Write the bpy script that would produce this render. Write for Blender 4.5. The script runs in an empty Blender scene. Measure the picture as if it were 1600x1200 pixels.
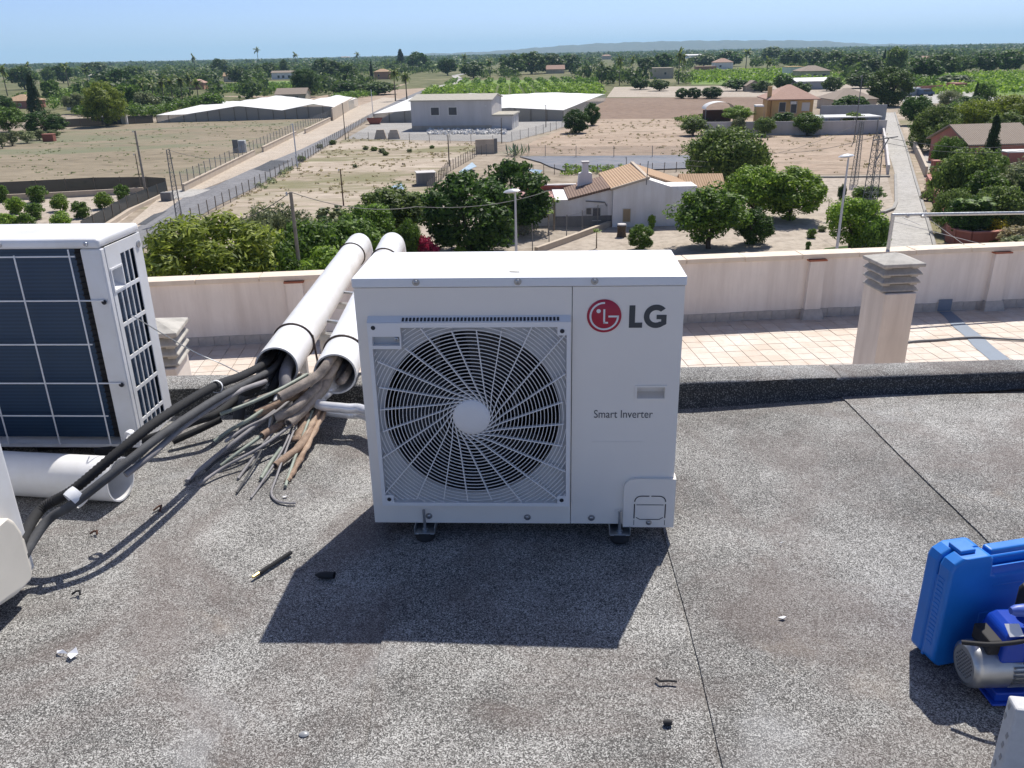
import bpy, math, random
import numpy as np
from mathutils import Vector, Matrix
from mathutils.geometry import tessellate_polygon

random.seed(7)
RNG = np.random.default_rng(11)
SC = bpy.context.scene
COL = SC.collection
R = math.radians

# ------------------------------------------------------------------ camera
CAM_Z = 1.45                      # eye height above the bitumen roof (roof surface = z 0)
PITCH, ROLL, FPX = R(21.82), R(1.18), 1293.0
fw = Vector((0, math.cos(PITCH), -math.sin(PITCH)))
up0 = Vector((0, math.sin(PITCH), math.cos(PITCH)))
rt0 = Vector((1, 0, 0))
rt = rt0 * math.cos(ROLL) - up0 * math.sin(ROLL)
upv = rt0 * math.sin(ROLL) + up0 * math.cos(ROLL)
cam_d = bpy.data.cameras.new('camera')
cam_d.sensor_width = 36.0
cam_d.lens = FPX / 1600 * 36.0
cam_d.clip_start = 0.05
cam_d.clip_end = 90000
cam = bpy.data.objects.new('camera', cam_d)
COL.objects.link(cam)
M3 = Matrix((rt, upv, -fw)).transposed()
cam.matrix_world = Matrix.Translation((0, 0, CAM_Z)) @ M3.to_4x4()
SC.camera = cam

# ------------------------------------------------------------------ sky, sun, exposure
SUN_DIR = Vector((0.236, 0.5175, 0.857)).normalized()      # towards the sun (from the shadow of the unit)
SUN_EL = math.asin(SUN_DIR.z)
SUN_AZ = math.atan2(SUN_DIR.x, SUN_DIR.y)
world = bpy.data.worlds.new('World')
SC.world = world
world.use_nodes = True
wn = world.node_tree
bg = wn.nodes['Background']
sky = wn.nodes.new('ShaderNodeTexSky')
sky.sky_type = 'NISHITA'
sky.sun_disc = False
sky.sun_elevation = SUN_EL
sky.sun_rotation = SUN_AZ
sky.altitude = 3000
sky.air_density = 0.6
sky.dust_density = 8.0
sky.ozone_density = 2.0
tint = wn.nodes.new('ShaderNodeMix'); tint.data_type = 'RGBA'; tint.blend_type = 'MULTIPLY'; tint.inputs[0].default_value = 1.0
tint.inputs[7].default_value = (.95, .965, 1.08, 1)       # even white balance of the whole sky
wn.links.new(sky.outputs[0], tint.inputs[6]); wn.links.new(tint.outputs[2], bg.inputs[0])
bg.inputs[1].default_value = 0.118
sun_d = bpy.data.lights.new('sun', 'SUN')
sun_d.energy = 4.4
sun_d.angle = R(0.53)
sun_d.color = (1.0, 0.95, 0.87)
sun = bpy.data.objects.new('sun', sun_d)
COL.objects.link(sun)
sun.rotation_euler = (-SUN_DIR).to_track_quat('-Z', 'Y').to_euler()
sun.location = (5, 12, 20)
vs = SC.view_settings
vs.view_transform = 'Standard'
vs.look = 'None'
vs.gamma = 1.0
vs.exposure = 0.43
vs.use_curve_mapping = False
SC.cycles.use_denoising = True
SC.cycles.max_bounces = 8
SC.cycles.transparent_max_bounces = 16
SC.cycles.volume_bounces = 1
HAZE_DENSITY = 0.00008

# ------------------------------------------------------------------ places: pixel of the photo -> point on a level
GZ = -13.55                       # street level
TZ = -2.45                        # tiled terrace below the roof
def ray(px, py):
    return fw + rt * ((px - 800) / FPX) - upv * ((py - 600) / FPX)
def on_z(px, py, z):
    d = ray(px, py); t = (z - CAM_Z) / d.z
    return Vector((0, 0, CAM_Z)) + d * t
def on_y(px, py, Y):
    d = ray(px, py); return Vector((0, 0, CAM_Z)) + d * (Y / d.y)
def gp(px, py, dz=0.0):
    return on_z(px, py, GZ + dz)
def depth(p):
    return (Vector(p) - Vector((0, 0, CAM_Z))).dot(fw)
def top_z(px, py, base):          # height of the ray through a pixel above a base point
    return on_y(px, py, base[1]).z
def px_size(n, p):
    return n / FPX * depth(p)

# ------------------------------------------------------------------ mesh builder
class MB:
    def __init__(s):
        s.v = []; s.f = []; s.m = []
    def add(s, vs_, fs, m=0):
        o = len(s.v)
        s.v.extend([tuple(p) for p in vs_])
        s.f.extend([tuple(i + o for i in q) for q in fs])
        s.m.extend([m] * len(fs))
        return s
    def box(s, x0, x1, y0, y1, z0, z1, m=0):
        return s.add([(x0,y0,z0),(x1,y0,z0),(x1,y1,z0),(x0,y1,z0),(x0,y0,z1),(x1,y0,z1),(x1,y1,z1),(x0,y1,z1)],
                     [(0,3,2,1),(4,5,6,7),(0,1,5,4),(1,2,6,5),(2,3,7,6),(3,0,4,7)], m)
    def obox(s, c, ax, ay, az, m=0):      # centre and three half-axis vectors
        c, ax, ay, az = map(Vector, (c, ax, ay, az))
        P = [c - ax - ay - az, c + ax - ay - az, c + ax + ay - az, c - ax + ay - az,
             c - ax - ay + az, c + ax - ay + az, c + ax + ay + az, c - ax + ay + az]
        return s.add(P, [(0,3,2,1),(4,5,6,7),(0,1,5,4),(1,2,6,5),(2,3,7,6),(3,0,4,7)], m)
    def bar(s, a, b, w, h=None, upd=(0,0,1), m=0):
        a, b = Vector(a), Vector(b); h = w if h is None else h
        d = (b - a); L = d.length; d.normalize(); u = Vector(upd)
        if abs(d.dot(u)) > .98: u = Vector((1,0,0))
        sd = d.cross(u).normalized(); u = sd.cross(d)
        return s.obox((a + b) / 2, d * L / 2, sd * w / 2, u * h / 2, m)
    def tube(s, path, r, n=8, caps=True, closed=False, m=0):
        P = [Vector(p) for p in path]; k = len(P)
        rs = r if hasattr(r, '__len__') else [r] * k
        T = []
        for i in range(k):
            if closed: t = P[(i + 1) % k] - P[i - 1]
            else: t = P[min(i + 1, k - 1)] - P[max(i - 1, 0)]
            T.append(t.normalized())
        u = Vector((0,0,1)) if abs(T[0].z) < .9 else Vector((1,0,0))
        u = (u - T[0] * u.dot(T[0])).normalized()
        V = []
        for i in range(k):
            u = (u - T[i] * u.dot(T[i]))
            u = u.normalized() if u.length > 1e-6 else T[i].orthogonal().normalized()
            w = T[i].cross(u)
            for j in range(n):
                a = 2 * math.pi * j / n
                V.append(P[i] + (u * math.cos(a) + w * math.sin(a)) * rs[i])
        F = []
        for i in range(k if closed else k - 1):
            i2 = (i + 1) % k
            for j in range(n):
                j2 = (j + 1) % n
                F.append((i*n + j, i*n + j2, i2*n + j2, i2*n + j))
        if caps and not closed:
            F.append(tuple(range(n - 1, -1, -1))); F.append(tuple((k-1)*n + j for j in range(n)))
        return s.add(V, F, m)
    def pipe(s, path, ro, ri, n=28, m=0, mi=None):     # hollow pipe, open both ends
        a = len(s.v); s.tube(path, ro, n, caps=False, m=m)
        b = len(s.v); s.tube(path[::-1], ri, n, caps=False, m=m if mi is None else mi)
        return s
    def lathe(s, prof, n=24, axis='z', o=(0,0,0), m=0):
        V = []; k = len(prof); o = Vector(o)
        for r, h in prof:
            for j in range(n):
                a = 2*math.pi*j/n; c, sn = math.cos(a)*r, math.sin(a)*r
                V.append(o + Vector({'z': (c, sn, h), 'y': (c, h, sn), 'x': (h, c, sn)}[axis]))
        F = []
        for i in range(k - 1):
            for j in range(n):
                j2 = (j+1) % n; q = (i*n+j, i*n+j2, (i+1)*n+j2, (i+1)*n+j)
                F.append(q if axis != 'y' else q[::-1])
        return s.add(V, F, m)
    def disc(s, c, r, n=24, axis='y', flip=False, m=0):
        c = Vector(c); V = []
        for j in range(n):
            a = 2*math.pi*j/n; p, q = r*math.cos(a), r*math.sin(a)
            V.append(c + Vector({'y': (p, 0, q), 'z': (p, q, 0), 'x': (0, p, q)}[axis]))
        F = tuple(range(n)); 
        return s.add(V, [F[::-1] if flip else F], m)
    def prism(s, loops, mp, d0, d1, m=0):   # 2-D outline (+ holes) extruded; mp(u, v, d) -> point
        loops = [[Vector((p[0], p[1], 0)) for p in L] for L in loops]
        tri = tessellate_polygon(loops); flat = [p for L in loops for p in L]; n = len(flat)
        V = [mp(p.x, p.y, d0) for p in flat] + [mp(p.x, p.y, d1) for p in flat]
        F = []
        for t in tri:
            a, b, c = (flat[i] for i in t)
            if (b - a).cross(c - a).z < 0: t = (t[0], t[2], t[1])
            F.append(tuple(t)); F.append(tuple(i + n for i in reversed(t)))
        o = 0
        for L in loops:
            k = len(L)
            for i in range(k):
                F.append((o+i, o+n+i, o+n+(i+1) % k, o+(i+1) % k))
            o += k
        return s.add(V, F, m)
    def mesh(s, name, mats, smooth=35):
        me = bpy.data.meshes.new(name)
        me.from_pydata(s.v, [], s.f)
        for q in (mats if isinstance(mats, (list, tuple)) else [mats]): me.materials.append(q)
        if any(s.m): me.polygons.foreach_set('material_index', s.m)
        if smooth:
            me.polygons.foreach_set('use_smooth', [True] * len(me.polygons))
            me.set_sharp_from_angle(angle=R(smooth))
        me.update()
        return me
    def build(s, name, mats, parent=None, smooth=35, bevel=0, seg=2):
        o = bpy.data.objects.new(name, s.mesh(name, mats, smooth))
        COL.objects.link(o)
        if parent is not None: o.parent = parent
        if bevel:
            b = o.modifiers.new('bevel', 'BEVEL'); b.width = bevel; b.segments = seg
            b.limit_method = 'ANGLE'; b.angle_limit = R(40)
        return o

def tag(o, label, cat, group=None):
    o['label'] = label; o['category'] = cat
    if group: o['group'] = group
    return o
def struct(o):
    o['kind'] = 'structure'; return o
def stuff(o, label=None, cat=None):
    o['kind'] = 'stuff'
    if label: o['label'] = label
    if cat: o['category'] = cat
    return o
def thing(name, label, cat, loc=(0,0,0), rz=0.0, group=None):
    o = bpy.data.objects.new(name, None); COL.objects.link(o)
    o.empty_display_size = .1
    o.location = loc; o.rotation_euler = (0, 0, rz)
    return tag(o, label, cat, group)
def place(me, name, parent=None, loc=(0,0,0), rot=(0,0,0), scale=(1,1,1)):
    o = bpy.data.objects.new(name, me); COL.objects.link(o)
    if parent is not None: o.parent = parent
    o.location = loc; o.rotation_euler = rot; o.scale = scale
    return o
def spline(pts, n=6):                    # Catmull-Rom through points
    P = [Vector(p) for p in pts]; P = [P[0]*2 - P[1]] + P + [P[-1]*2 - P[-2]]
    out = []
    for i in range(1, len(P) - 2):
        for k in range(n):
            t = k / n; a, b, c, d = P[i-1], P[i], P[i+1], P[i+2]
            out.append(.5*((2*b) + (c-a)*t + (2*a-5*b+4*c-d)*t*t + (3*b-a-3*c+d)*t**3))
    out.append(P[-2]); return out

# ------------------------------------------------------------------ materials
def new_mat(name):
    m = bpy.data.materials.new(name); m.use_nodes = True
    nt = m.node_tree; b = nt.nodes['Principled BSDF']
    return m, nt, b
def N(nt, t, **kw):
    n = nt.nodes.new(t)
    for k, v in kw.items():
        if k.startswith('i_'):
            key = k[2:]; key = int(key) if key.isdigit() else key.replace('_', ' ')
            n.inputs[key].default_value = v
        else: setattr(n, k, v)
    return n
def rgba(c): return (c[0], c[1], c[2], 1.0)
def ramp(nt, fac, stops):
    r = nt.nodes.new('ShaderNodeValToRGB'); e = r.color_ramp.elements
    while len(e) < len(stops): e.new(.5)
    for q, (p, c) in zip(e, stops): q.position = p; q.color = rgba(c) if len(c) == 3 else c
    nt.links.new(fac, r.inputs[0]); return r.outputs[0]
def mix(nt, fac, a, b, mode='MIX'):
    n = nt.nodes.new('ShaderNodeMix'); n.data_type = 'RGBA'; n.blend_type = mode
    for idx, v in ((0, fac), (6, a), (7, b)):
        if hasattr(v, 'node'): nt.links.new(v, n.inputs[idx])
        else: n.inputs[idx].default_value = rgba(v) if (idx and not isinstance(v, float)) else v
    return n.outputs[2]
def noise(nt, co, scale, detail=4, rough=.6, dist=0.0):
    n = N(nt, 'ShaderNodeTexNoise'); n.inputs['Scale'].default_value = scale
    n.inputs['Detail'].default_value = detail; n.inputs['Roughness'].default_value = rough
    n.inputs['Distortion'].default_value = dist
    if co is not None: nt.links.new(co, n.inputs['Vector'])
    return n.outputs['Fac']
def coords(nt, kind='Object'):
    return N(nt, 'ShaderNodeTexCoord').outputs[kind]
def geo_pos(nt): return N(nt, 'ShaderNodeNewGeometry').outputs['Position']
def bump(nt, b, h, strength=.3, dist=.01):
    n = N(nt, 'ShaderNodeBump'); n.inputs['Strength'].default_value = strength; n.inputs['Distance'].default_value = dist
    nt.links.new(h, n.inputs['Height']); nt.links.new(n.outputs[0], b.inputs['Normal'])
def mat(name, col, rough=.6, metal=0.0, var=.0, scale=8, dark=None, bmp=0, spec=None):
    """plain paint, plastic or plaster with an uneven tone and fine relief"""
    m, nt, b = new_mat(name)
    b.inputs['Roughness'].default_value = rough; b.inputs['Metallic'].default_value = metal
    if spec is not None: b.inputs['Specular IOR Level'].default_value = spec
    if var:
        co = coords(nt); n1 = noise(nt, co, scale, 5)
        d = dark or tuple(c * (1 - var) for c in col)
        c = ramp(nt, n1, [(.3, d), (.62, col)]); nt.links.new(c, b.inputs['Base Color'])
        r = nt.nodes.new('ShaderNodeMapRange'); r.inputs[3].default_value = max(.05, rough - .12); r.inputs[4].default_value = min(1, rough + .12)
        nt.links.new(n1, r.inputs[0]); nt.links.new(r.outputs[0], b.inputs['Roughness'])
        if bmp: bump(nt, b, noise(nt, co, scale * 9, 4), bmp, .004)
    else: b.inputs['Base Color'].default_value = rgba(col)
    return m

def granule_mat(name):
    """mineral-surfaced bitumen felt: chips of pale and dark slate, weathered patches"""
    m, nt, b = new_mat(name); co = geo_pos(nt)
    w = N(nt, 'ShaderNodeTexNoise'); w.inputs['Scale'].default_value = 60
    nt.links.new(co, w.inputs['Vector'])
    va = N(nt, 'ShaderNodeVectorMath', operation='MULTIPLY_ADD'); va.inputs[1].default_value = (.012,)*3
    nt.links.new(w.outputs['Color'], va.inputs[0]); nt.links.new(co, va.inputs[2])
    v = N(nt, 'ShaderNodeTexVoronoi'); v.inputs['Scale'].default_value = 430
    nt.links.new(va.outputs[0], v.inputs['Vector'])
    sp = N(nt, 'ShaderNodeSeparateColor'); nt.links.new(v.outputs['Color'], sp.inputs[0])
    big = noise(nt, co, 1.5, 6, .62, .4); mid = noise(nt, co, 5.5, 5, .65)
    # share of pale chips changes from place to place
    ad = N(nt, 'ShaderNodeMath', operation='MULTIPLY_ADD'); ad.inputs[1].default_value = .85; ad.inputs[2].default_value = -.42
    nt.links.new(big, ad.inputs[0])
    a2 = N(nt, 'ShaderNodeMath', operation='MULTIPLY_ADD'); a2.inputs[1].default_value = .5; a2.inputs[2].default_value = -.25
    nt.links.new(mid, a2.inputs[0])
    s1 = N(nt, 'ShaderNodeMath', operation='ADD'); nt.links.new(sp.outputs[0], s1.inputs[0]); nt.links.new(ad.outputs[0], s1.inputs[1])
    s2 = N(nt, 'ShaderNodeMath', operation='ADD'); nt.links.new(s1.outputs[0], s2.inputs[0]); nt.links.new(a2.outputs[0], s2.inputs[1])
    chips = ramp(nt, s2.outputs[0], [(.10, (.036,.035,.034)), (.40, (.110,.106,.101)), (.62, (.225,.22,.208)), (.94, (.51,.505,.485))])
    dirt = ramp(nt, noise(nt, co, 1.7, 7, .68, .8), [(.46, (0,0,0)), (.62, (1,1,1))])
    c = mix(nt, dirt, chips, mix(nt, .50, chips, (.125,.095,.085)))
    sand = ramp(nt, noise(nt, co, 1.9, 5, .7, .3), [(.60, (0,0,0)), (.78, (.8,.8,.8))])
    c = mix(nt, sand, c, mix(nt, .6, c, (.34,.28,.22)))
    chalk = ramp(nt, noise(nt, co, 2.3, 5, .6, .6), [(.58, (0,0,0)), (.74, (.7,.7,.7))])
    c = mix(nt, chalk, c, mix(nt, .5, c, (.47,.48,.49)))
    oi = N(nt, 'ShaderNodeObjectInfo'); mr = N(nt, 'ShaderNodeMapRange'); mr.inputs[3].default_value = .88; mr.inputs[4].default_value = 1.08
    hs = N(nt, 'ShaderNodeHueSaturation'); nt.links.new(oi.outputs['Random'], mr.inputs[0]); nt.links.new(mr.outputs[0], hs.inputs['Value']); nt.links.new(c, hs.inputs['Color']); c = hs.outputs[0]
    nt.links.new(c, b.inputs['Base Color'])
    b.inputs['Roughness'].default_value = .8
    bump(nt, b, s2.outputs[0], .55, .004)
    return m

def dark_felt_mat(name):
    """upturned felt whose chips have mostly washed off: bare bitumen with a few grains left"""
    m, nt, b = new_mat(name); co = geo_pos(nt)
    v = N(nt, 'ShaderNodeTexVoronoi'); v.inputs['Scale'].default_value = 300; nt.links.new(co, v.inputs['Vector'])
    sp = N(nt, 'ShaderNodeSeparateColor'); nt.links.new(v.outputs['Color'], sp.inputs[0])
    c = ramp(nt, sp.outputs[0], [(.55, (.020,.021,.022)), (.80, (.06,.06,.06)), (.97, (.22,.22,.21))])
    nt.links.new(c, b.inputs['Base Color']); b.inputs['Roughness'].default_value = .7; bump(nt, b, sp.outputs[0], .4, .003)
    return m

def soil_mat(name, a, bcol, c, scale=.15, tuft=None, stretch=None):
    m, nt, b = new_mat(name); co = geo_pos(nt)
    if stretch:
        mp = N(nt, 'ShaderNodeMapping'); mp.inputs['Rotation'].default_value = (0, 0, R(stretch[0])); mp.inputs['Scale'].default_value = (stretch[1], 1, 1)
        nt.links.new(co, mp.inputs[0]); co = mp.outputs[0]
    n1 = noise(nt, co, scale, 8, .62, .5); n2 = noise(nt, co, scale * 11, 6, .7)
    col = ramp(nt, n1, [(.33, a), (.5, bcol), (.66, c)])
    col = mix(nt, .55, col, ramp(nt, n2, [(.3, tuple(q*.55 for q in a)), (.52, bcol), (.75, tuple(min(1, q*1.15) for q in c))]))
    if tuft:
        t = ramp(nt, noise(nt, co, tuft[1], 5, .7, .6), [(tuft[2], (0,0,0)), (tuft[2] + .12, (1,1,1))])
        col = mix(nt, t, col, tuft[0])
    nt.links.new(col, b.inputs['Base Color']); b.inputs['Roughness'].default_value = .95
    b.inputs['Specular IOR Level'].default_value = .15
    bump(nt, b, n2, .6, .12)
    return m

def leaf_mat(name, dark, light, trans=.42):
    dark = (dark[0]*1.35, dark[1]*1.3, dark[2]*1.15); light = (light[0]*1.75, light[1]*1.78, light[2]*1.1)
    m, nt, b = new_mat(name)
    g = N(nt, 'ShaderNodeNewGeometry'); oi = N(nt, 'ShaderNodeObjectInfo')
    c = ramp(nt, g.outputs['Random Per Island'], [(0, dark), (.55, tuple((p+q)/2 for p, q in zip(dark, light))), (1, light)])
    hv = N(nt, 'ShaderNodeHueSaturation')
    mr = N(nt, 'ShaderNodeMapRange'); mr.inputs[3].default_value = .8; mr.inputs[4].default_value = 1.2
    nt.links.new(oi.outputs['Random'], mr.inputs[0]); nt.links.new(mr.outputs[0], hv.inputs['Value']); nt.links.new(c, hv.inputs['Color'])
    nt.links.new(hv.outputs[0], b.inputs['Base Color'])
    b.inputs['Roughness'].default_value = .55; b.inputs['Specular IOR Level'].default_value = .3
    tr = N(nt, 'ShaderNodeBsdfTranslucent'); nt.links.new(hv.outputs[0], tr.inputs[0])
    ms = N(nt, 'ShaderNodeMixShader'); ms.inputs[0].default_value = trans
    nt.links.new(b.outputs[0], ms.inputs[1]); nt.links.new(tr.outputs[0], ms.inputs[2])
    nt.links.new(ms.outputs[0], nt.nodes['Material Output'].inputs[0])
    return m

def mesh_wire_mat(name, col, cover):
    """chain link or shade net whose threads are far thinner than a pixel: an even share of open holes"""
    m, nt, b = new_mat(name)
    b.inputs['Base Color'].default_value = rgba(col); b.inputs['Roughness'].default_value = .6
    t = N(nt, 'ShaderNodeBsdfTransparent'); ms = N(nt, 'ShaderNodeMixShader'); ms.inputs[0].default_value = cover
    nt.links.new(t.outputs[0], ms.inputs[1]); nt.links.new(b.outputs[0], ms.inputs[2])
    nt.links.new(ms.outputs[0], nt.nodes['Material Output'].inputs[0])
    return m

def weather_mat(name, col, stain, rough=.8, vs_=.9, streak=1.0, bmp=.25):
    """plaster or concrete with blotches and streaks that run down the face"""
    m, nt, b = new_mat(name); co = geo_pos(nt)
    mp = N(nt, 'ShaderNodeMapping'); mp.inputs['Scale'].default_value = (3.2, 3.2, .35); nt.links.new(co, mp.inputs[0])
    n1 = noise(nt, mp.outputs[0], 1.2 * vs_, 6, .65); n2 = noise(nt, co, 2.2 * vs_, 6, .65, .4)
    c = mix(nt, ramp(nt, n1, [(.42, (0,0,0)), (.70, (.75*streak,)*3)]), col, stain)
    c = mix(nt, ramp(nt, n2, [(.45, (0,0,0)), (.75, (.5,.5,.5))]), c, tuple(q*.82 for q in col))
    nt.links.new(c, b.inputs['Base Color']); b.inputs['Roughness'].default_value = rough
    bump(nt, b, noise(nt, co, 60, 4), bmp, .003)
    return m

M = {}
M['roof'] = granule_mat('bitumen_felt')
M['felt_dark'] = dark_felt_mat('bare_bitumen_felt')
M['white'] = mat('white_enamel', (.89,.83,.75), .38, var=.04, scale=3)
M['lid'] = mat('white_enamel_lid', (.80,.81,.82), .4, var=.03, scale=2)
M['oldwhite'] = mat('aged_white_enamel', (.74,.75,.77), .42, var=.12, scale=5, dark=(.66,.65,.63))
M['cream'] = mat('cream_plastic', (.72,.68,.60), .5, var=.10, scale=5)
M['plastic'] = mat('grey_white_plastic', (.84,.82,.80), .42)
M['dark'] = mat('black_void', (.012,.012,.014), .8)
M['slot'] = mat('dark_slot', (.03,.032,.038), .7)
M['fan'] = mat('fan_black', (.022,.023,.026), .45)
M['coil'] = None
M['logo_red'] = mat('logo_red', (.42,.012,.045), .35)
M['logo_white'] = mat('logo_white', (.80,.80,.80), .4)
M['logo_grey'] = mat('logo_grey', (.055,.062,.07), .4)
M['screw'] = mat('screw_steel', (.42,.43,.45), .35, .9)
M['galv'] = mat('galvanised_steel', (.50,.52,.54), .38, .85, var=.25, scale=30)
M['rubber'] = mat('black_rubber', (.018,.018,.02), .75)
M['foam'] = mat('black_foam_insulation', (.022,.023,.026), .85, var=.5, scale=40, bmp=.4)
M['foam_grey'] = mat('grey_foam_insulation', (.075,.078,.085), .8, var=.4, scale=25, bmp=.3)
M['foam_dusty'] = mat('dusty_foam_insulation', (.36,.31,.27), .92, var=.5, scale=30, dark=(.18,.155,.135), bmp=.5)
M['foam_brown'] = mat('brown_foam_insulation', (.36,.26,.19), .92, var=.5, scale=30, dark=(.17,.115,.085), bmp=.5)
M['tube_green'] = mat('faded_green_tube', (.30,.34,.29), .6, var=.35, scale=25)
M['tube_grey'] = mat('grey_sleeve', (.28,.27,.28), .7, var=.35, scale=20)
M['wrap'] = mat('torn_wrap', (.56,.42,.31), .8, var=.55, scale=18, dark=(.25,.16,.11), bmp=.4)
M['tape'] = mat('white_tape', (.80,.81,.83), .35, var=.08, scale=20)
M['foil'] = mat('white_foil_sleeve', (.80,.81,.84), .22, .35, var=.12, scale=14, bmp=.15)
M['pvc'] = mat('white_pvc', (.80,.80,.81), .34, var=.12, scale=5, dark=(.69,.68,.66))
M['pvc_grey'] = mat('grey_pvc', (.50,.51,.52), .4, var=.12, scale=6)
M['tie'] = mat('brown_tie', (.05,.032,.025), .6)
M['brass'] = mat('brass', (.55,.38,.14), .35, .9)
M['rust'] = mat('rusty_brown', (.09,.038,.022), .9, var=.5, scale=60)
M['paper'] = mat('white_paper', (.78,.78,.80), .7)
M['glue'] = mat('clear_sealant', (.30,.31,.32), .3)
M['case'] = mat('blue_case_plastic', (.012,.19,.64), .38, var=.12, scale=10)
M['pump_blue'] = mat('blue_paint', (.010,.055,.40), .25)
M['pump_handle'] = mat('pale_blue_grip', (.07,.13,.48), .45)
M['alu'] = mat('cast_aluminium', (.50,.51,.52), .36, .85, var=.12, scale=30)
M['alu_vent'] = mat('grey_fan_cover', (.20,.205,.21), .5)
M['styro'] = mat('white_foam_box', (.60,.60,.60), .9, var=.1, scale=60, bmp=.3)
M['parapet'] = weather_mat('parapet_plaster', (.84,.77,.70), (.62,.545,.48))
M['coping'] = weather_mat('coping_stone', (.74,.64,.52), (.58,.47,.36), streak=.7)
M['terracotta'] = mat('terracotta', (.40,.13,.07), .8, var=.25, scale=20)
M['tile'] = None
M['skirt'] = mat('stone_skirting', (.52,.48,.44), .85, var=.35, scale=6, bmp=.3)
M['blueseal'] = mat('blue_grey_sealant', (.19,.235,.30), .65, var=.15, scale=5)
M['chimney'] = weather_mat('chimney_render', (.70,.64,.58), (.54,.48,.43), vs_=2)
M['concrete'] = weather_mat('precast_concrete', (.47,.45,.41), (.25,.24,.22), vs_=3)
M['hose'] = mat('grey_hose', (.22,.22,.22), .6)
M['fascade'] = weather_mat('facade_plaster', (.58,.50,.43), (.42,.35,.29))

def coil_mat():
    m, nt, b = new_mat('blue_coil_fins'); co = coords(nt)
    w = N(nt, 'ShaderNodeTexWave'); w.wave_type = 'BANDS'; w.bands_direction = 'Z'; w.inputs['Scale'].default_value = 22; w.inputs['Distortion'].default_value = .3
    nt.links.new(co, w.inputs['Vector'])
    c = ramp(nt, w.outputs['Fac'], [(.15, (.015,.040,.082)), (.6, (.018,.047,.096)), (.9, (.021,.054,.108))])
    c = mix(nt, ramp(nt, noise(nt, co, 9, 5), [(.5, (0,0,0)), (.8, (.5,.5,.5))]), c, (.03,.055,.085))
    nt.links.new(c, b.inputs['Base Color']); b.inputs['Roughness'].default_value = .55; b.inputs['Metallic'].default_value = .2
    return m
M['coil'] = coil_mat()
def tile_mat():
    m, nt, b = new_mat('terrace_tile'); oi = N(nt, 'ShaderNodeObjectInfo'); co = geo_pos(nt)
    c = ramp(nt, oi.outputs['Random'], [(0, (.545,.45,.37)), (.4, (.57,.485,.405)), (.75, (.59,.505,.425)), (1, (.61,.53,.455))])
    c = mix(nt, ramp(nt, noise(nt, co, 1.3, 6, .65), [(.42, (0,0,0)), (.7, (.8,.8,.8))]), c, (.68,.63,.58))
    c = mix(nt, ramp(nt, noise(nt, co, 9, 5, .7), [(.5, (0,0,0)), (.75, (.5,.5,.5))]), c, (.46,.33,.24))
    nt.links.new(c, b.inputs['Base Color']); b.inputs['Roughness'].default_value = .75
    return m
M['tile'] = tile_mat()
# ================================================================== the roof we stand on
def lerp_poly(poly, y):
    for (x0, y0), (x1, y1) in zip(poly, poly[1:]):
        if y <= y1: 
            t = (y - y0) / (y1 - y0); return x0 + (x1 - x0) * t
    return poly[-1][0]
def curb_y(x):                    # foot of the kerb round the roof edge
    P = [(-9, 3.36), (-1.4, 3.335), (.76, 3.30), (2.33, 3.47), (9, 4.2)]
    for (a, b), (c, d) in zip(P, P[1:]):
        if x <= c: return b + (d - b) * (x - a) / (c - a)
    return P[-1][1]
def curb_h(x):
    P = [(-9, .12), (.5, .125), (2.4, .065), (6, .03), (9, .03)]
    for (a, b), (c, d) in zip(P, P[1:]):
        if x <= c: return b + (d - b) * (x - a) / (c - a)
    return .03
deck = MB()
V = [(-7, -5), (7, -5)] + [(x, curb_y(x) + .1) for x in (7, 2.33, .76, -1.4, -7)]
deck.prism([V], lambda u, v, d: (u, v, d), -.03, TZ, 0)
roof = struct(deck.build('roof_deck', M['fascade'], smooth=0))
seams = [[(-3.0,-5),(-3.0,4)], [(-2.02,-5),(-2.0,4)],
         [(-1.50,-5),(-1.40,1.2),(-1.315,1.683),(-1.19,1.93),(-1.06,2.19),(-1.03,2.536),(-.99,3.6)],
         [(-.31,-5),(-.34,1.4),(-.36,1.80),(-.385,2.2),(-.395,2.6),(-.41,3.6)],
         [(.36,-5),(.442,1.355),(.455,1.6),(.47,1.95),(.482,2.274),(.50,2.7),(.53,3.6)],
         [(1.52,-5),(1.488,2.03),(1.475,2.5),(1.463,3.25),(1.455,3.7)],
         [(2.5,-5),(2.46,4.2)], [(3.5,-5),(3.46,4.4)], [(4.6,-5),(4.6,4.5)]]
def wob(x, y): return .0022*math.sin(2.1*x + 1.3*y) + .0016*math.sin(5.3*x - 2.2*y + 1)
for si in range(len(seams) - 1):
    mb = MB(); A, B = seams[si], seams[si + 1]; ny, nx = 96, 14
    idx = []
    for j in range(ny + 1):
        y = -4.9 + (8.3 * j / ny); row = []
        for i in range(nx + 1):
            t = (i / nx) ** 1.5
            xa = lerp_poly(A, y) + .0018*math.sin(7*y + si*2) + .0007*math.sin(31*y); xb = lerp_poly(B, y) + .05
            x = xa + (xb - xa) * t
            yy = min(y, curb_y(x) - .002)
            z = -.005 + .0060 * (1 - t) ** 2 + wob(x, yy)
            row.append(len(mb.v)); mb.v.append((x, yy, z))
        idx.append(row)
    for j in range(ny):
        for i in range(nx):
            mb.f.append((idx[j][i], idx[j][i+1], idx[j+1][i+1], idx[j+1][i])); mb.m.append(0)
        a, b = mb.v[idx[j][0]], mb.v[idx[j+1][0]]
        mb.add([a, b, (b[0]+.001, b[1], b[2]-.02), (a[0]+.001, a[1], a[2]-.02)], [(0,1,2,3)])
    o = mb.build('felt_sheet', M['roof'], roof, smooth=40)
kb = MB(); prof = []
xs = [-6.9 + .1*i for i in range(139)]
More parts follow.
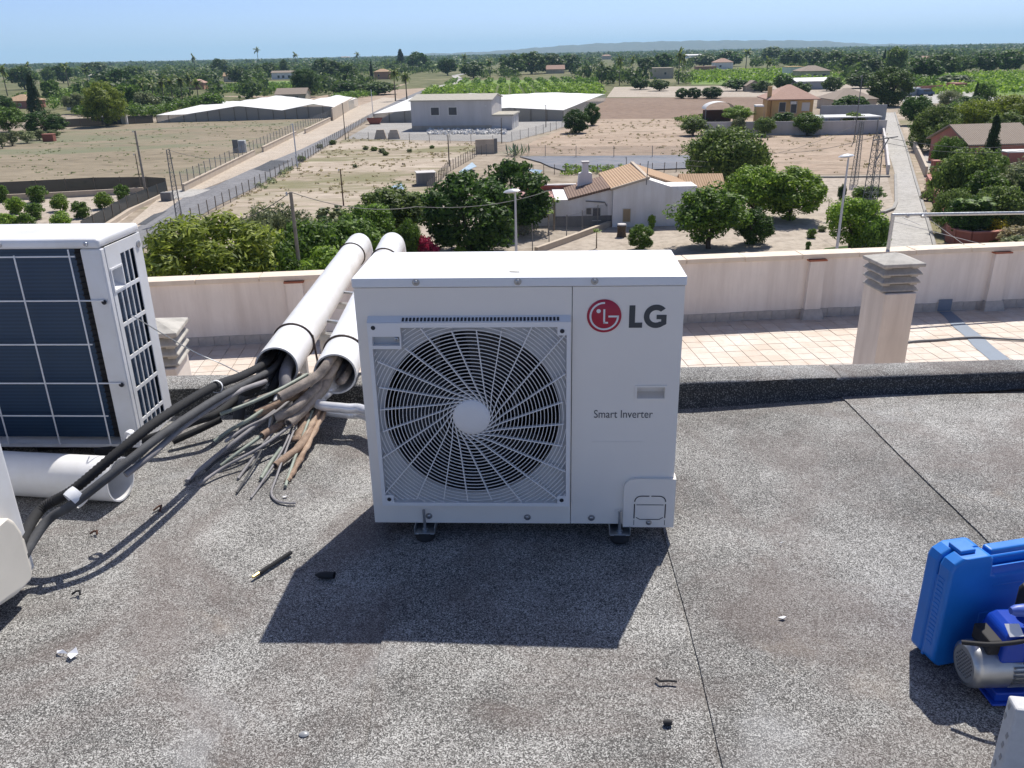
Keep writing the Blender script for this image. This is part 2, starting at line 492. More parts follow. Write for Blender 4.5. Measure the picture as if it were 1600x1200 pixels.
for x in xs:
    y0, h = curb_y(x), curb_h(x); w = .004*math.sin(7*x) + .003*math.sin(17*x)
    prof.append([(x, y0-.012+w, -.012), (x, y0+.012+w, .008), (x, y0+.020+w, h*.5), (x, y0+.014, h-.010+w), (x, y0+.026, h+w*.5), (x, y0+.10, h+.003+w*.4), (x, y0+.165+w, h-.002), (x, y0+.182+w, h-.02), (x, y0+.184, -.30)])
n = len(prof[0])
for q in prof: kb.v.extend(q)
for i in range(len(xs) - 1):
    for k in range(n - 1):
        kb.f.append((i*n+k, i*n+k+1, (i+1)*n+k+1, (i+1)*n+k)); kb.m.append(1 if k < 3 else 0)
kb.build('roof_kerb', [M['roof'], M['felt_dark']], roof, smooth=60)
# strips of felt lapped over the kerb
for x0 in (1.455, -1.0, .53):
    q = MB()
    for k in range(n):
        p = prof[min(range(len(xs)), key=lambda i: abs(xs[i]-x0))][k]
        q.v += [(x0, p[1]-.004, p[2]+.004), (x0 + .9, curb_y(x0+.9) + (p[1]-curb_y(p[0]))-.004, p[2]*curb_h(x0+.9)/curb_h(x0)+.004)] if k < n-1 else []
    for k in range(n - 2): q.f.append((2*k, 2*k+1, 2*k+3, 2*k+2)); q.m.append(1 if k < 3 else 0)
    q.build('kerb_lap', [M['roof'], M['felt_dark']], roof, smooth=60)

# ================================================================== terrace and parapet
PA, PB = Vector((-4.672, 11.487, 0)), Vector((8.04, 12.572, 0))
pd = (PB - PA).normalized(); pn = Vector((-pd.y, pd.x, 0))       # along the wall, and outwards
PANG = math.atan2(pd.y, pd.x)
def wl(s, o, z): return PA + pd*s + pn*o + Vector((0,0,z))     # s along, o outward of inner face
tb = MB(); tb.add([wl(-9,.1,TZ-.03), wl(22,.1,TZ-.03), wl(22,-22,TZ-.03), wl(-9,-22,TZ-.03)], [(0,1,2,3)])
terrace = struct(tb.build('terrace_floor', mat('tile_grout', (.46,.395,.33), .95), smooth=0))
bb = MB()
P4 = [wl(-9,.19,0), wl(22,.19,0), wl(22,-22,0), wl(-9,-22,0)]
bb.add([(p.x,p.y,TZ-.05) for p in P4] + [(p.x,p.y,GZ-.5) for p in P4], [(0,1,2,3),(0,4,5,1),(1,5,6,2),(2,6,7,3),(3,7,4,0)])
building = thing('apartment_building', 'apartment building under our feet that carries the roof and terrace', 'building')
bb.build('outer_wall', M['fascade'], building, smooth=0)
TS = .2255
tile_me = MB().box(-TS/2+.004, TS/2-.004, -TS/2+.004, TS/2-.004, -.02, 0).mesh('tile', M['tile'], 0)
cand = []
for r in range(11):
    for c in range(-6, 68):
        p = wl(c*TS + (.1127 if False else 0), -.115 - r*TS, TZ)
        d = p - Vector((0,0,CAM_Z)); zc = d.dot(fw); px = 800 + FPX*d.dot(rt)/zc; py = 600 - FPX*d.dot(upv)/zc
        vis = (225 < px < 560 or 1040 < px < 1625) and py < 592
        cand.append((0 if vis else 1, r*-1, p))
cand.sort(key=lambda q: (q[0], q[1]))
rest = MB()
for i, (v, r_, p) in enumerate(cand):
    dz = random.uniform(-.0015, .0015)
    if i < 300:
        place(tile_me, 'floor_tile', terrace, (p.x, p.y, p.z + dz), (random.uniform(-.004,.004), random.uniform(-.004,.004), PANG))
    else:
        h = TS/2 - .004
        rest.add([p - pd*h - pn*h, p + pd*h - pn*h, p + pd*h + pn*h, p - pd*h + pn*h], [(0,1,2,3)])
o = rest.build('floor_tiles', M['tile'], terrace, smooth=0); o['kind'] = 'stuff'

CT = -1.45
parapet = thing('parapet_wall', 'cream plastered parapet with stone coping round the tiled terrace', 'wall')
w = MB(); w.add([wl(-9,0,TZ-.02), wl(22,0,TZ-.02), wl(22,.2,TZ-.02), wl(-9,.2,TZ-.02), wl(-9,0,CT-.075), wl(22,0,CT-.075), wl(22,.2,CT-.075), wl(-9,.2,CT-.075)],
      [(0,1,5,4),(1,2,6,5),(2,3,7,6),(3,0,4,7),(4,5,6,7)])
w.build('wall', M['parapet'], parapet, smooth=0)
cop_me = MB().box(0, .884, -.055, .25, -.072, 0).mesh('coping_slab', M['coping'], 0)
for k in range(-9, 24):
    s = k*.89 + .21
    o = place(cop_me, 'coping_slab', parapet, wl(s, 0, CT + random.uniform(-.003,.003)), (0, random.uniform(-.002,.002), PANG + random.uniform(-.002,.002)))
    b = o.modifiers.new('bevel', 'BEVEL'); b.width = .008; b.segments = 2
sk_me = MB().box(-.108, .108, -.016, 0, 0, .135).mesh('skirting_tile', M['skirt'], 0)
for k in range(-8, 62):
    place(sk_me, 'skirting_tile', parapet, wl(k*.221, -.001, TZ + random.uniform(-.003,.003)), (0, random.uniform(-.01,.01), PANG))
def s_of(px, py): 
    p = on_z(px, py, TZ); return (p - PA).dot(pd)
for s in (s_of(1275, 503), s_of(1560, 489), s_of(1275,503) - 2.95, s_of(466, 545)):
    q = MB(); q.add([wl(s-.125,-.085,TZ+.15), wl(s+.125,-.085,TZ+.15), wl(s+.125,0,TZ+.15), wl(s-.125,0,TZ+.15), wl(s-.115,-.085,CT-.10), wl(s+.115,-.085,CT-.10), wl(s+.115,0,CT-.10), wl(s-.115,0,CT-.10)],
         [(0,1,5,4),(1,2,6,5),(3,0,4,7),(4,5,6,7)])
    pl = q.build('pilaster', M['parapet'], parapet, smooth=0)
    q = MB(); q.add([wl(s-.17,-.14,TZ), wl(s+.17,-.14,TZ), wl(s+.17,-.017,TZ), wl(s-.17,-.017,TZ), wl(s-.14,-.10,TZ+.15), wl(s+.14,-.10,TZ+.15), wl(s+.14,-.017,TZ+.15), wl(s-.14,-.017,TZ+.15)],
         [(0,1,5,4),(1,2,6,5),(3,0,4,7),(4,5,6,7)])
    q.build('plinth', M['skirt'], pl, smooth=0)
    q = MB(); q.add([wl(s-.14,-.105,CT-.098), wl(s+.14,-.105,CT-.098), wl(s+.14,0,CT-.098), wl(s-.14,0,CT-.098), wl(s-.14,-.10,CT-.076), wl(s+.14,-.10,CT-.076), wl(s+.14,0,CT-.076), wl(s-.14,0,CT-.076)],
         [(0,3,2,1),(0,1,5,4),(1,2,6,5),(3,0,4,7),(4,5,6,7)])
    q.build('cap_tile', M['terracotta'], pl, smooth=0)
# blue-grey sealed strip that runs from the wall across the tiles
a, b_ = on_z(1466, 487.5, TZ), on_z(1486, 487, TZ); c_, d_ = on_z(1582, 566, TZ), on_z(1548, 566, TZ)
q = MB()
NS = 16
for i in range(NS + 1):
    t = i/NS*1.25; l = a.lerp(d_, t); r_ = b_.lerp(c_, t); wv = .012*math.sin(5*t*3)
    q.v += [(l.x+wv, l.y, TZ+.006), (r_.x+wv*.6, r_.y, TZ+.006)]
for i in range(NS): q.f.append((2*i, 2*i+1, 2*i+3, 2*i+2)); q.m.append(0)
s0 = (a - PA).dot(pd); s1 = (b_ - PA).dot(pd)
q.add([wl(s0,-.022,TZ+.004), wl(s1+.02,-.022,TZ+.004), wl(s1+.02,-.022,TZ+.19), wl(s0,-.022,TZ+.19), wl(s0,-.0175,TZ+.19), wl(s1+.02,-.0175,TZ+.19)], [(0,1,2,3),(3,2,5,4)])
tag(q.build('sealing_strip', M['blueseal'], smooth=0), 'blue grey sealing strip painted across the terrace tiles from the parapet foot', 'sealing strip')
hp = [on_z(x, y, TZ + .02) for x, y in [(1395,538),(1430,533),(1465,531),(1500,528),(1530,527),(1560,529),(1600,531),(1650,532)]]
tag(MB().tube(spline(hp, 5), .016, 8).build('hose', M['hose']), 'thin grey hose lying along the terrace tiles behind the vent stack', 'hose')

# two ventilation stacks with louvred concrete cowls
def stack(loc, rz, label, ztop):
    t = thing('ventilation_chimney', label, 'chimney', loc, rz, 'ventilation stacks on the terrace')
    hb = -.30
    MB().box(-.135, .135, -.18, .18, TZ - loc[2], hb).build('shaft', M['chimney'], t, smooth=0, bevel=.008)
    q = MB().box(-.137, .137, -.182, .182, hb - .002, hb + .006); 
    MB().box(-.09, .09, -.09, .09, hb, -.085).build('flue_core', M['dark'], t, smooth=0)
    for k in range(3):
        z = hb + .006 + k*.069
        w0, w1 = .158 + .006*k, .118 + .004*k
        q = MB(); q.v = [(-w0,-w0,z),(w0,-w0,z),(w0,w0,z),(-w0,w0,z),(-w0,-w0,z+.014),(w0,-w0,z+.014),(w0,w0,z+.014),(-w0,w0,z+.014),(-w1,-w1,z+.056),(w1,-w1,z+.056),(w1,w1,z+.056),(-w1,w1,z+.056)]
        q.f = [(0,3,2,1),(8,9,10,11)] + [(i,(i+1)%4,4+(i+1)%4,4+i) for i in range(4)] + [(4+i,4+(i+1)%4,8+(i+1)%4,8+i) for i in range(4)]; q.m = [0]*len(q.f)
        lv = q.build('louvre', M['concrete'], t, smooth=0, bevel=.006)
        for sx in (-1, 1):       # corner lugs carry the next tier and leave a slot in each face
            for sy in (-1, 1):
                q2 = MB().box(sx*.115-.028, sx*.115+.028, sy*.115-.028, sy*.115+.028, z+.05, z+.0705); q2.build('lug', M['concrete'], lv, smooth=0)
    q = MB(); s_ = .178; z = -.088
    q.v = [(-s_,-s_,z),(s_,-s_,z),(s_,s_,z),(-s_,s_,z),(-s_,-s_,z+.028),(s_,-s_,z+.028),(s_,s_,z+.028),(-s_,s_,z+.028),(0,0,z+.088)]
    q.f = [(0,3,2,1)] + [(i,(i+1)%4,4+(i+1)%4,4+i) for i in range(4)] + [(4+i,4+(i+1)%4,8) for i in range(4)]; q.m = [0]*9
    q.build('cap_slab', M['concrete'], t, smooth=0, bevel=.006)
    return t
stack((3.165, 6.68, -.13), PANG, 'cream ventilation chimney with concrete louvre cap standing clear on the right', 0)
stack((-2.36, 5.25, -.13), PANG + .05, 'louvred concrete chimney cap half hidden behind the dark blue coil unit', 0)

# tube rail on the parapet
rb = on_y(1386, 399, 12.45); rtop = on_y(1390, 336, 12.45); rend = on_y(1700, 331, 12.9)
rail = thing('drying_rail', 'galvanised tube rail standing on the parapet coping at the right', 'rail', (rb.x, rb.y, CT))
loc = lambda p: Vector(p) - Vector((rb.x, rb.y, CT))
MB().tube([loc(rb) + Vector((0,0,-.25)), loc((rb.x, rb.y, rtop.z))], .028, 10).build('post', M['galv'], rail)
MB().tube([loc((rb.x-.02, rb.y, rtop.z)), loc(rend)], .026, 10).build('cross_tube', M['galv'], rail)
for px in (1418, 1442):
    p = loc(on_y(px, 338, 12.48)); MB().lathe([(0,-.03),(.03,-.015),(.033,.01),(0,.035)], 10, 'z', p).build('line_clamp', M['galv'], rail)
for k, (x0, y0, x1, y1) in enumerate([(1392,345,1600,398),(1410,340,1438,352),(1455,345,1520,392)]):
    MB().tube([loc(on_y(x0, y0, 12.46)), loc(on_y(x1, y1, 12.7))], .004, 5).build('stay_wire', M['galv'], rail)

# ================================================================== the new outdoor unit
YAW = R(-2.93)
ac = thing('air_conditioner', 'new white outdoor air conditioner with large round fan grille and red logo', 'air conditioner', (.0223, 2.2987, 0), YAW)
Z0, Z1, W2, DP = .048, .857, .475, .33
LIDB = Z1 - .028
fmap = lambda u, v, d: (u, d, v)
FC = (-.1455, .430); FR = .268
circ = lambda c, r, n=72: [(c[0] + r*math.cos(2*math.pi*i/n), c[1] + r*math.sin(2*math.pi*i/n)) for i in range(n)]
SX = .1555
p = MB(); p.prism([[(-W2,Z0),(SX-.001,Z0),(SX-.001,LIDB-.0015),(-W2,LIDB-.0015)], circ(FC, FR)[::-1]], fmap, 0, .012)
p.build('front_panel', M['white'], ac, smooth=40)
p = MB(); HX0, HX1, HZ0, HZ1 = .3445, .439, .477, .5245
p.prism([[(SX+.001,Z0),(W2,Z0),(W2,LIDB-.0015),(SX+.001,LIDB-.0015)], [(HX0+.006,HZ0+.006),(HX0+.006,HZ1-.006),(HX1-.006,HZ1-.006),(HX1-.006,HZ0+.006)]], fmap, 0, .012)
sp_ = p.build('service_panel', M['white'], ac, smooth=0, bevel=.0012)
p = MB()      # recessed hand hold
p.box(HX0, HX1, -.003, .002, HZ1-.006, HZ1).box(HX0, HX1, -.003, .002, HZ0, HZ0+.006).box(HX0, HX0+.006, -.003, .002, HZ0+.006, HZ1-.006).box(HX1-.006, HX1, -.003, .002, HZ0+.006, HZ1-.006)
p.box(HX0+.006, HX1-.006, .034, .036, HZ0, HZ1)
p.add([(HX0+.006,.0,HZ0+.006),(HX1-.006,.0,HZ0+.006),(HX1-.006,.034,HZ0+.014),(HX0+.006,.034,HZ0+.014)], [(0,1,2,3)])
p.box(HX0+.004, HX0+.0062, .002, .034, HZ0, HZ1).box(HX1-.0062, HX1-.004, .002, .034, HZ0, HZ1).box(HX0, HX1, .002, .034, HZ1-.0062, HZ1-.004)
p.build('hand_hold', M['white'], ac, smooth=0)
p = MB(); p.box(-W2, -W2+.002, .012, DP, Z0, LIDB).box(W2-.002, W2, .012, DP, Z0, LIDB).box(-W2+.002, W2-.002, DP-.002, DP, Z0, LIDB)
p.build('cabinet_sides', M['white'], ac, smooth=0)
MB().box(-W2+.002, W2-.002, .012, DP-.002, Z0-.004, Z0+.02).build('base_pan', M['white'], ac, smooth=0)
p = MB(); p.box(-W2+.004, SX, DP-.04, DP-.01, Z0+.03, LIDB-.01); p.box(SX+.002, SX+.006, .014, DP-.01, Z0+.02, LIDB-.01); p.box(-W2+.002, -W2+.01, .014, DP-.04, Z0+.02, LIDB-.01)
p.build('inner_coil', M['dark'], ac, smooth=0)
# bell mouth ring, fan, motor
p = MB(); p.lathe([(FR, .010), (FR-.004, .03), (FR-.006, .085), (FR+.004, .1)], 72, 'y', (FC[0], 0, FC[1])); p.build('bell_mouth', M['fan'], ac)
p = MB(); p.lathe([(0,.05),(.05,.052),(.058,.065),(.058,.14),(0,.145)], 32, 'y', (FC[0],0,FC[1]))
for b3 in range(3):
    a0 = b3*2*math.pi/3 + .4; rows = []
    for i in range(9):
        r_ = .05 + i*.0245
        rows.append([(FC[0]+r_*math.cos(a0 + .25*i/8 + t*(1.15 - .15*i/8)), .135 - .075*t, FC[1]+r_*math.sin(a0 + .25*i/8 + t*(1.15-.15*i/8))) for t in [k/8 for k in range(9)]])
    o0 = len(p.v); p.v += [q for r_ in rows for q in r_]
    for i in range(8):
        for k in range(8): p.f.append((o0+i*9+k, o0+i*9+k+1, o0+(i+1)*9+k+1, o0+(i+1)*9+k)); p.m.append(0)
p.build('fan', M['fan'], ac, smooth=60)
p = MB(); p.box(FC[0]-.13, FC[0]-.115, .19, .2, Z0+.03, LIDB-.02).box(FC[0]+.115, FC[0]+.13, .19, .2, Z0+.03, LIDB-.02).lathe([(.05,.15),(.05,.2)], 20, 'y', (FC[0],0,FC[1]))
p.build('motor_bracket', mat('dull_zinc', (.10,.10,.10), .5, .5), ac)
# lid with pressed ridges
p = MB(); e = .004
p.box(-W2-e, W2+e, -e, DP+e, LIDB, Z1)
lid = p.build('lid', M['lid'], ac, smooth=0, bevel=.004)
def ridge(x0, x1, y0, y1):
    q = MB(); path = []
    for cx, cy, a0 in ((x1-.03,y1-.03,0),(x0+.03,y1-.03,90),(x0+.03,y0+.03,180),(x1-.03,y0+.03,270)):
        for k in range(5): a_ = R(a0 + 22.5*k); path.append((cx+.03*math.cos(a_), cy+.03*math.sin(a_), Z1-.0040))
    return q.tube(path, .005, 8, closed=True)
ridge(-.33, .33, .085, .165).build('pressed_ridge', M['lid'], lid); ridge(-.30, .36, .21, .275).build('pressed_ridge', M['lid'], lid)
def screw(x, z, y=0.0, r=.0072):
    q = MB(); q.lathe([(r*1.5,-.0004),(r*1.5,-.0016),(r,-.002),(r*.9,-.0055),(r*.5,-.0065),(r*.45,-.004),(0,-.004)], 14, 'y', (x,y,z)); return q.build('screw', M['screw'], ac)
for x in (-.2918, .0002, .2182): screw(x, .845, -.0042)
for x, z in ((-.298,.073),(.0181,.0706),(.222,.0696)): screw(x, z)
# --- fan grille: frame, rings, swirled spokes
GX0, GX1, GZ0, GZ1 = -.4398, .1508, .124, .742
GY = -.024
p = MB(); bw = .011
p.prism([[(GX0,GZ0),(GX1,GZ0),(GX1,GZ1-.012),(GX0,GZ1-.012)], [(GX0+bw,GZ0+bw),(GX0+bw,GZ1-.027),(GX1-bw,GZ1-.027),(GX1-bw,GZ0+bw)]], fmap, GY, -.0005)
MB().prism([[(GX0+bw,GZ0+bw),(GX1-bw,GZ0+bw),(GX1-bw,GZ1-.027),(GX0+bw,GZ1-.027)], circ(FC, FR)[::-1]], fmap, -.0018, -.0004).build('ring_shade_plate', mat('painted_ring_shade', (.53,.53,.53), .5), ac, smooth=40)  # added plate: shade of the grille rings on the panel, put into its grey
# sloping top rim with a row of slots
p.add([(GX0,GY,GZ1-.0115),(GX1,GY,GZ1-.0115),(GX1,-.0005,GZ1+.002),(GX0,-.0005,GZ1+.002)], [(0,1,2,3)])
p.add([(GX0,GY,GZ1-.012),(GX0,-.0005,GZ1+.002),(GX0,-.0005,GZ1-.012)], [(0,1,2)]); p.add([(GX1,GY,GZ1-.012),(GX1,-.0005,GZ1-.012),(GX1,-.0005,GZ1+.002)], [(0,1,2)])
# corner plates
for cx, cz in ((GX1-.024,GZ1-.039),(GX0+.024-.001,GZ0+.023),(GX1-.024,GZ0+.023)):
    p.box(cx-.0135, cx+.0135, GY+.0008, -.001, cz-.0135, cz+.0135)
# hand-hold plate in the upper left corner
L0, L1, T0, T1 = GX0+.004, -.343, .650, .7285
p.prism([[(L0,T0),(L1,T0),(L1,T1),(L0,T1)], [(L0+.008,T0+.010),(L0+.008,T0+.038),(L1-.004,T0+.038),(L1-.004,T0+.010)]], fmap, GY-.0008, -.001)
gf = p.build('grille_frame', M['plastic'], ac, smooth=0)
p = MB(); p.box(L0+.008, L1-.004, -.007, -.005, T0+.010, T0+.038); p.build('recess', mat('recess_grey', (.45,.47,.49), .5), gf, smooth=0)
MB().lathe([(.0065,-.0075),(.0065,-.013),(.003,-.014),(0,-.011)], 12, 'y', (L1-.015, 0, T0+.025)).build('screw', M['screw'], gf)
p = MB()
for cx, cz in ((GX1-.024,GZ1-.039),(GX0+.023,GZ0+.023),(GX1-.024,GZ0+.023),(GX0+.018,.7155)): p.disc((cx, GY-.0018, cz), .0066, 16)
p.build('screw_hole', M['slot'], gf, smooth=0)
p = MB(); k = 0; x = -.338
while x < .113:
    zf = lambda t: (GY*(1-t) + -.0005*t - .0012, GZ1-.0115 + t*.0135 + .0006)
    (y0, z0), (y1, z1) = zf(.18), zf(.72)
    p.add([(x,y0,z0),(x+.0068,y0,z0),(x+.0068,y1,z1),(x,y1,z1)], [(0,1,2,3)]); x += .0107
p.build('rim_slot', M['slot'], gf, smooth=0)
p = MB(); r_ = .0635
gx0, gx1, gz0, gz1 = GX0+bw, GX1-bw, GZ0+bw, GZ1-.027
inside = lambda x, z: gx0 <= x <= gx1 and gz0 <= z <= gz1 and not (x < L1 and z > T0)
while r_ < .45:
    n_ = int(60 + r_*260); run = []
    pts = [(FC[0]+r_*math.cos(2*math.pi*i/n_), FC[1]+r_*math.sin(2*math.pi*i/n_)) for i in range(n_)]
    ok = [inside(*q) for q in pts]
    if all(ok):
        runs = [(pts + [pts[0]])]
    else:
        if not any(ok): r_ += .0112; continue
        st = next(i for i in range(n_) if not ok[i]); order = [(st+i) % n_ for i in range(n_)]
        runs, cur = [], []
        for i in order:
            if ok[i]: cur.append(pts[i])
            elif cur: runs.append(cur); cur = []
        if cur: runs.append(cur)
    for run in runs:
        if len(run) < 2: continue
        V = []; F = []
        for (x, z) in run:
            dx, dz = x-FC[0], z-FC[1]; l = math.hypot(dx, dz); ux, uz = dx/l, dz/l; t_ = .00095
            V += [(x-ux*t_, GY+.004, z-uz*t_), (x+ux*t_, GY+.004, z+uz*t_), (x+ux*t_, GY+.0072, z+uz*t_), (x-ux*t_, GY+.0072, z-uz*t_)]
        for i in range(len(run)-1):
            for j in range(4): F.append((4*i+j, 4*i+(j+1)%4, 4*i+4+(j+1)%4, 4*i+4+j))
        p.add(V, F)
    r_ += .0112
p.build('grille_rings', M['plastic'], ac, smooth=0)
p = MB(); HUB = .057; NSP = 24
for s in range(NSP):
    th0 = 2*math.pi*(s+.35)/NSP; pts = []
    r_ = HUB
    while r_ < .46:
        th = th0 - math.asin(min(.995, .86*HUB/r_)) - .35*max(0, (.10-r_)/.05)**2*.5
        x, z = FC[0]+r_*math.cos(th), FC[1]+r_*math.sin(th)
        if r_ > .1 and not inside(x, z): break
        pts.append((x, z)); r_ += .006 if r_ < .12 else .012
    for (xa, za), (xb, zb) in zip(pts, pts[1:]):
        d = Vector((xb-xa, 0, zb-za)); l = d.length; d.normalize(); nrm = Vector((-d.z, 0, d.x))*.0014
        q = [Vector((xa,0,za)), Vector((xb,0,zb))]
        V = []
        for c in q:
            V += [c+nrm+Vector((0,GY+.0015,0)), c-nrm+Vector((0,GY+.0015,0)), c-nrm+Vector((0,GY+.0135,0)), c+nrm+Vector((0,GY+.0135,0))]
        p.add(V, [(j,(j+1)%4,4+(j+1)%4,4+j) for j in range(4)])
p.build('grille_spokes', M['plastic'], ac, smooth=0)
MB().lathe([(0,GY-.006),(HUB*.5,GY-.005),(HUB-.004,GY-.0015),(HUB,GY+.002),(HUB,GY+.014),(0,GY+.015)], 48, 'y', (FC[0],0,FC[1])).build('grille_hub', M['plastic'], ac, smooth=50)
# --- pipe cover with knock-outs
CX, CZ = .3215, .2155
arc = [(CX+.035-.035*math.cos(R(9*k)), CZ-.035+.035*math.sin(R(9*k))) for k in range(11)]
MB().prism([[(CX,Z0-.004)] + arc + [(W2+.006,CZ),(W2+.006,Z0-.004)]], fmap, -.012, -.0005).build('pipe_cover', M['white'], ac, smooth=0, bevel=.003)
cover = ac.children[-1]
MB().box(W2+.0005, W2+.006, -.0004, .10, Z0, CZ).build('cover_return', M['white'], cover, smooth=0)
p = MB(); yk = -.0128
def strip(path, w=.0017):
    for (xa, za), (xb, zb) in zip(path, path[1:]):
        d = Vector((xb-xa, zb-za)); d.normalize(); nx, nz = -d.y*w, d.x*w
        p.add([(xa+nx,yk,za+nz),(xb+nx,yk,zb+nz),(xb-nx,yk,zb-nz),(xa-nx,yk,za-nz)], [(0,1,2,3)])
kx0, kx1, kz0, kz1 = .3555, .452, .060, .156
cr = .02
def corner(cx, cz, a0, a1): return [(cx+cr*math.cos(R(a0+(a1-a0)*i/6)), cz+cr*math.sin(R(a0+(a1-a0)*i/6))) for i in range(7)]
strip(corner(kx0+cr, kz1-cr, 180, 90) + [((kx0+kx1)/2-.003, kz1)]); strip([((kx0+kx1)/2+.003, kz1)] + corner(kx1-cr, kz1-cr, 90, 0))
strip([(kx0,kz1-.028),(kx0,kz0+.016)]); strip([(kx1,kz1-.028),(kx1,kz0+.018)]); strip([(kx0,kz0+.01),(kx0,kz0-.008)], .0008); strip([(kx1,kz0+.01),(kx1,kz0-.008)], .0008)
strip([(kx0+.006,kz1-.031),(kx1-.006,kz1-.031)], .0012)
strip([(kx0+.006,kz0+.020),(kx0+.018,kz0+.0125),(kx1-.018,kz0+.0125),(kx1-.006,kz0+.020)], .0012)
p.build('knock_out', M['slot'], cover, smooth=0)
screw(.4026, .0615, -.0122, .006)
p = MB(); p.box(.2195, .3755, -.0012, -.0002, .3365, .3395); p.build('pressed_line', M['white'], sp_, smooth=0, bevel=.0005)
# --- badge and lettering
RB, LC = .0495, (.2477, .7405)
badge = MB().lathe([(0,-.003),(RB-.001,-.003),(RB,-.0022),(RB,-.0003)], 64, 'y', (LC[0],0,LC[1])).build('logo_badge', M['logo_red'], ac, smooth=50)
p = MB(); yk = -.0036; sw = .055*RB
def stroke(path): strip(path, sw)
stroke([(LC[0]+.80*RB*math.cos(R(a)), LC[1]+.80*RB*math.sin(R(a))) for a in range(88, 361, 4)])
stroke([(LC[0]+.80*RB+sw, LC[1]-.02*RB), (LC[0]+.24*RB, LC[1]-.02*RB)])
stroke([(LC[0], LC[1]+.42*RB), (LC[0], LC[1]-.40*RB-sw)]); stroke([(LC[0]-sw, LC[1]-.40*RB), (LC[0]+.23*RB, LC[1]-.40*RB)])
p.disc((LC[0]-.33*RB, yk, LC[1]+.31*RB), .125*RB, 20)
p.build('logo_face', M['logo_white'], badge, smooth=0)
p = MB(); y0 = -.0012
lx0, lx1, lz0, lz1, st = .3195, .3575, .7042, .7715, .0168
p.prism([[(lx0,lz0),(lx1,lz0),(lx1,lz0+st*.92),(lx0+st,lz0+st*.92),(lx0+st,lz1),(lx0,lz1)]], fmap, y0, -.0002)
p.build('letter_l', M['logo_grey'], ac, smooth=0)
gcx, gcz, gr, gi = .3965, .7382, .0350, .0188
out = [(gcx+gr*1.0*math.cos(R(a)), gcz+gr*math.sin(R(a))) for a in range(42, 316, 6)]
inn = [(gcx+gi*1.02*math.cos(R(a)), gcz+gi*math.sin(R(a))) for a in range(300, 47, -6)]
gx1 = gcx + .0300
pts = out[:-1] + [(gx1, gcz-.0235), (gx1, gcz+.0045), (gcx+.0015, gcz+.0045), (gcx+.0015, gcz-.0085), (gx1-.0150, gcz-.0085), (gx1-.0150, gcz-.0160)] + inn
p = MB(); p.prism([pts], fmap, y0, -.0002); p.build('letter_g', M['logo_grey'], ac, smooth=0)
def text_mesh(body, m):
    cu = bpy.data.curves.new('lettering', 'FONT'); cu.body = body; cu.resolution_u = 4
    o = bpy.data.objects.new('lettering', cu); COL.objects.link(o)
    me = bpy.data.meshes.new_from_object(o.evaluated_get(bpy.context.evaluated_depsgraph_get()))
    bpy.data.objects.remove(o); me.materials.clear(); me.materials.append(m); return me
me = text_mesh('Smart Inverter', M['logo_grey'])
xs_ = [v.co.x for v in me.vertices]; ys_ = [v.co.y for v in me.vertices]
sx = (.4005-.2238)/(max(xs_)-min(xs_)); sz = (.4445-.4185)/(max(ys_)-min(ys_))
for v in me.vertices: v.co = (.2238+(v.co.x-min(xs_))*sx, -.0009, .4185+(v.co.y-min(ys_))*sz)
place(me, 'lettering', ac)
# --- feet
for x in (-.3105, .3115):
    q = MB(); q.box(x-.031, x+.031, -.034, DP+.034, .024, .0275).box(x-.0335, x-.031, -.03, DP+.03, .024, .0475).box(x+.031, x+.0335, -.03, DP+.03, .024, .0475)
    ft = q.build('foot_bracket', M['galv'], ac, smooth=0, bevel=.001)
    for y in (-.016, DP+.016):
        MB().lathe([(0,-.003),(.028,-.003),(.031,.004),(.026,.0238),(0,.0238)], 20, 'z', (x, y, .003)).build('rubber_foot', M['rubber'], ft)
        MB().tube([(x, y, .02), (x-.001, y, .104)], .0048, 10).build('threaded_rod', M['galv'], ft)
        MB().lathe([(.0048,.0276),(.010,.0276),(.010,.036),(.0048,.036)], 6, 'z', (x, y, 0)).build('nut', M['galv'], ft, smooth=0)
# ================================================================== older unit at the left, its coil side to us
old = thing('air_conditioner', 'older white air conditioner showing its dark blue coil behind a wire guard', 'air conditioner', (-1.452, 2.915, 0), R(-3.2))
OW, OD, OZ0, OZ1 = .88, .30, .06, .832
MB().box(-OW, 0, -.006, OD+.006, OZ1, OZ1+.036).build('lid', M['oldwhite'], old, smooth=0, bevel=.014, seg=4)
MB().box(-OW+.002, -.076, .03, .05, OZ0+.02, OZ1).build('coil', M['coil'], old, smooth=0)
for xa, xb in ((-.076, -.0005), (-OW, -OW+.03)): MB().box(xa, xb, 0, .03, OZ0, OZ1-.001).build('corner_post', M['oldwhite'], old, smooth=0, bevel=.006)
q = MB()
for k in range(34): 
    z = OZ0 + .03 + k*.0225; q.box(-.112, -.078, .022, .0295, z, z+.004)
q.build('coil_bends', M['dark'], old, smooth=0)
MB().box(-.112, -.0765, .0296, .0299, OZ0+.02, OZ1-.002).build('coil_end_plate', M['dark'], old, smooth=0)
hols = []; cols = [(.056 + .037*k, .056 + .037*k + .0290) for k in range(5)]
rows = [(.785,.668,2),(.652,.538,0),(.522,.408,0),(.392,.278,0),(.262,.150,0),(.134,.075,0)]
for zt, zb, c0 in rows:
    for c in range(c0, 5):
        a, b = cols[c]; hols.append([(a,zb),(a,zt),(b,zt),(b,zb)])
hols.append([(.040,.600),(.040,.676),(.118,.676),(.118,.600)] if False else [(.044,.668),(.044,.742),(.118,.742),(.118,.668)])
smap = lambda u, v, d: (d, u, v)
q = MB(); q.prism([[(.03,OZ0),(OD,OZ0),(OD,OZ1-.001),(.03,OZ1-.001)]] + hols, smap, 0, -.004)
sidep = q.build('side_panel', M['oldwhite'], old, smooth=0, bevel=.0015)
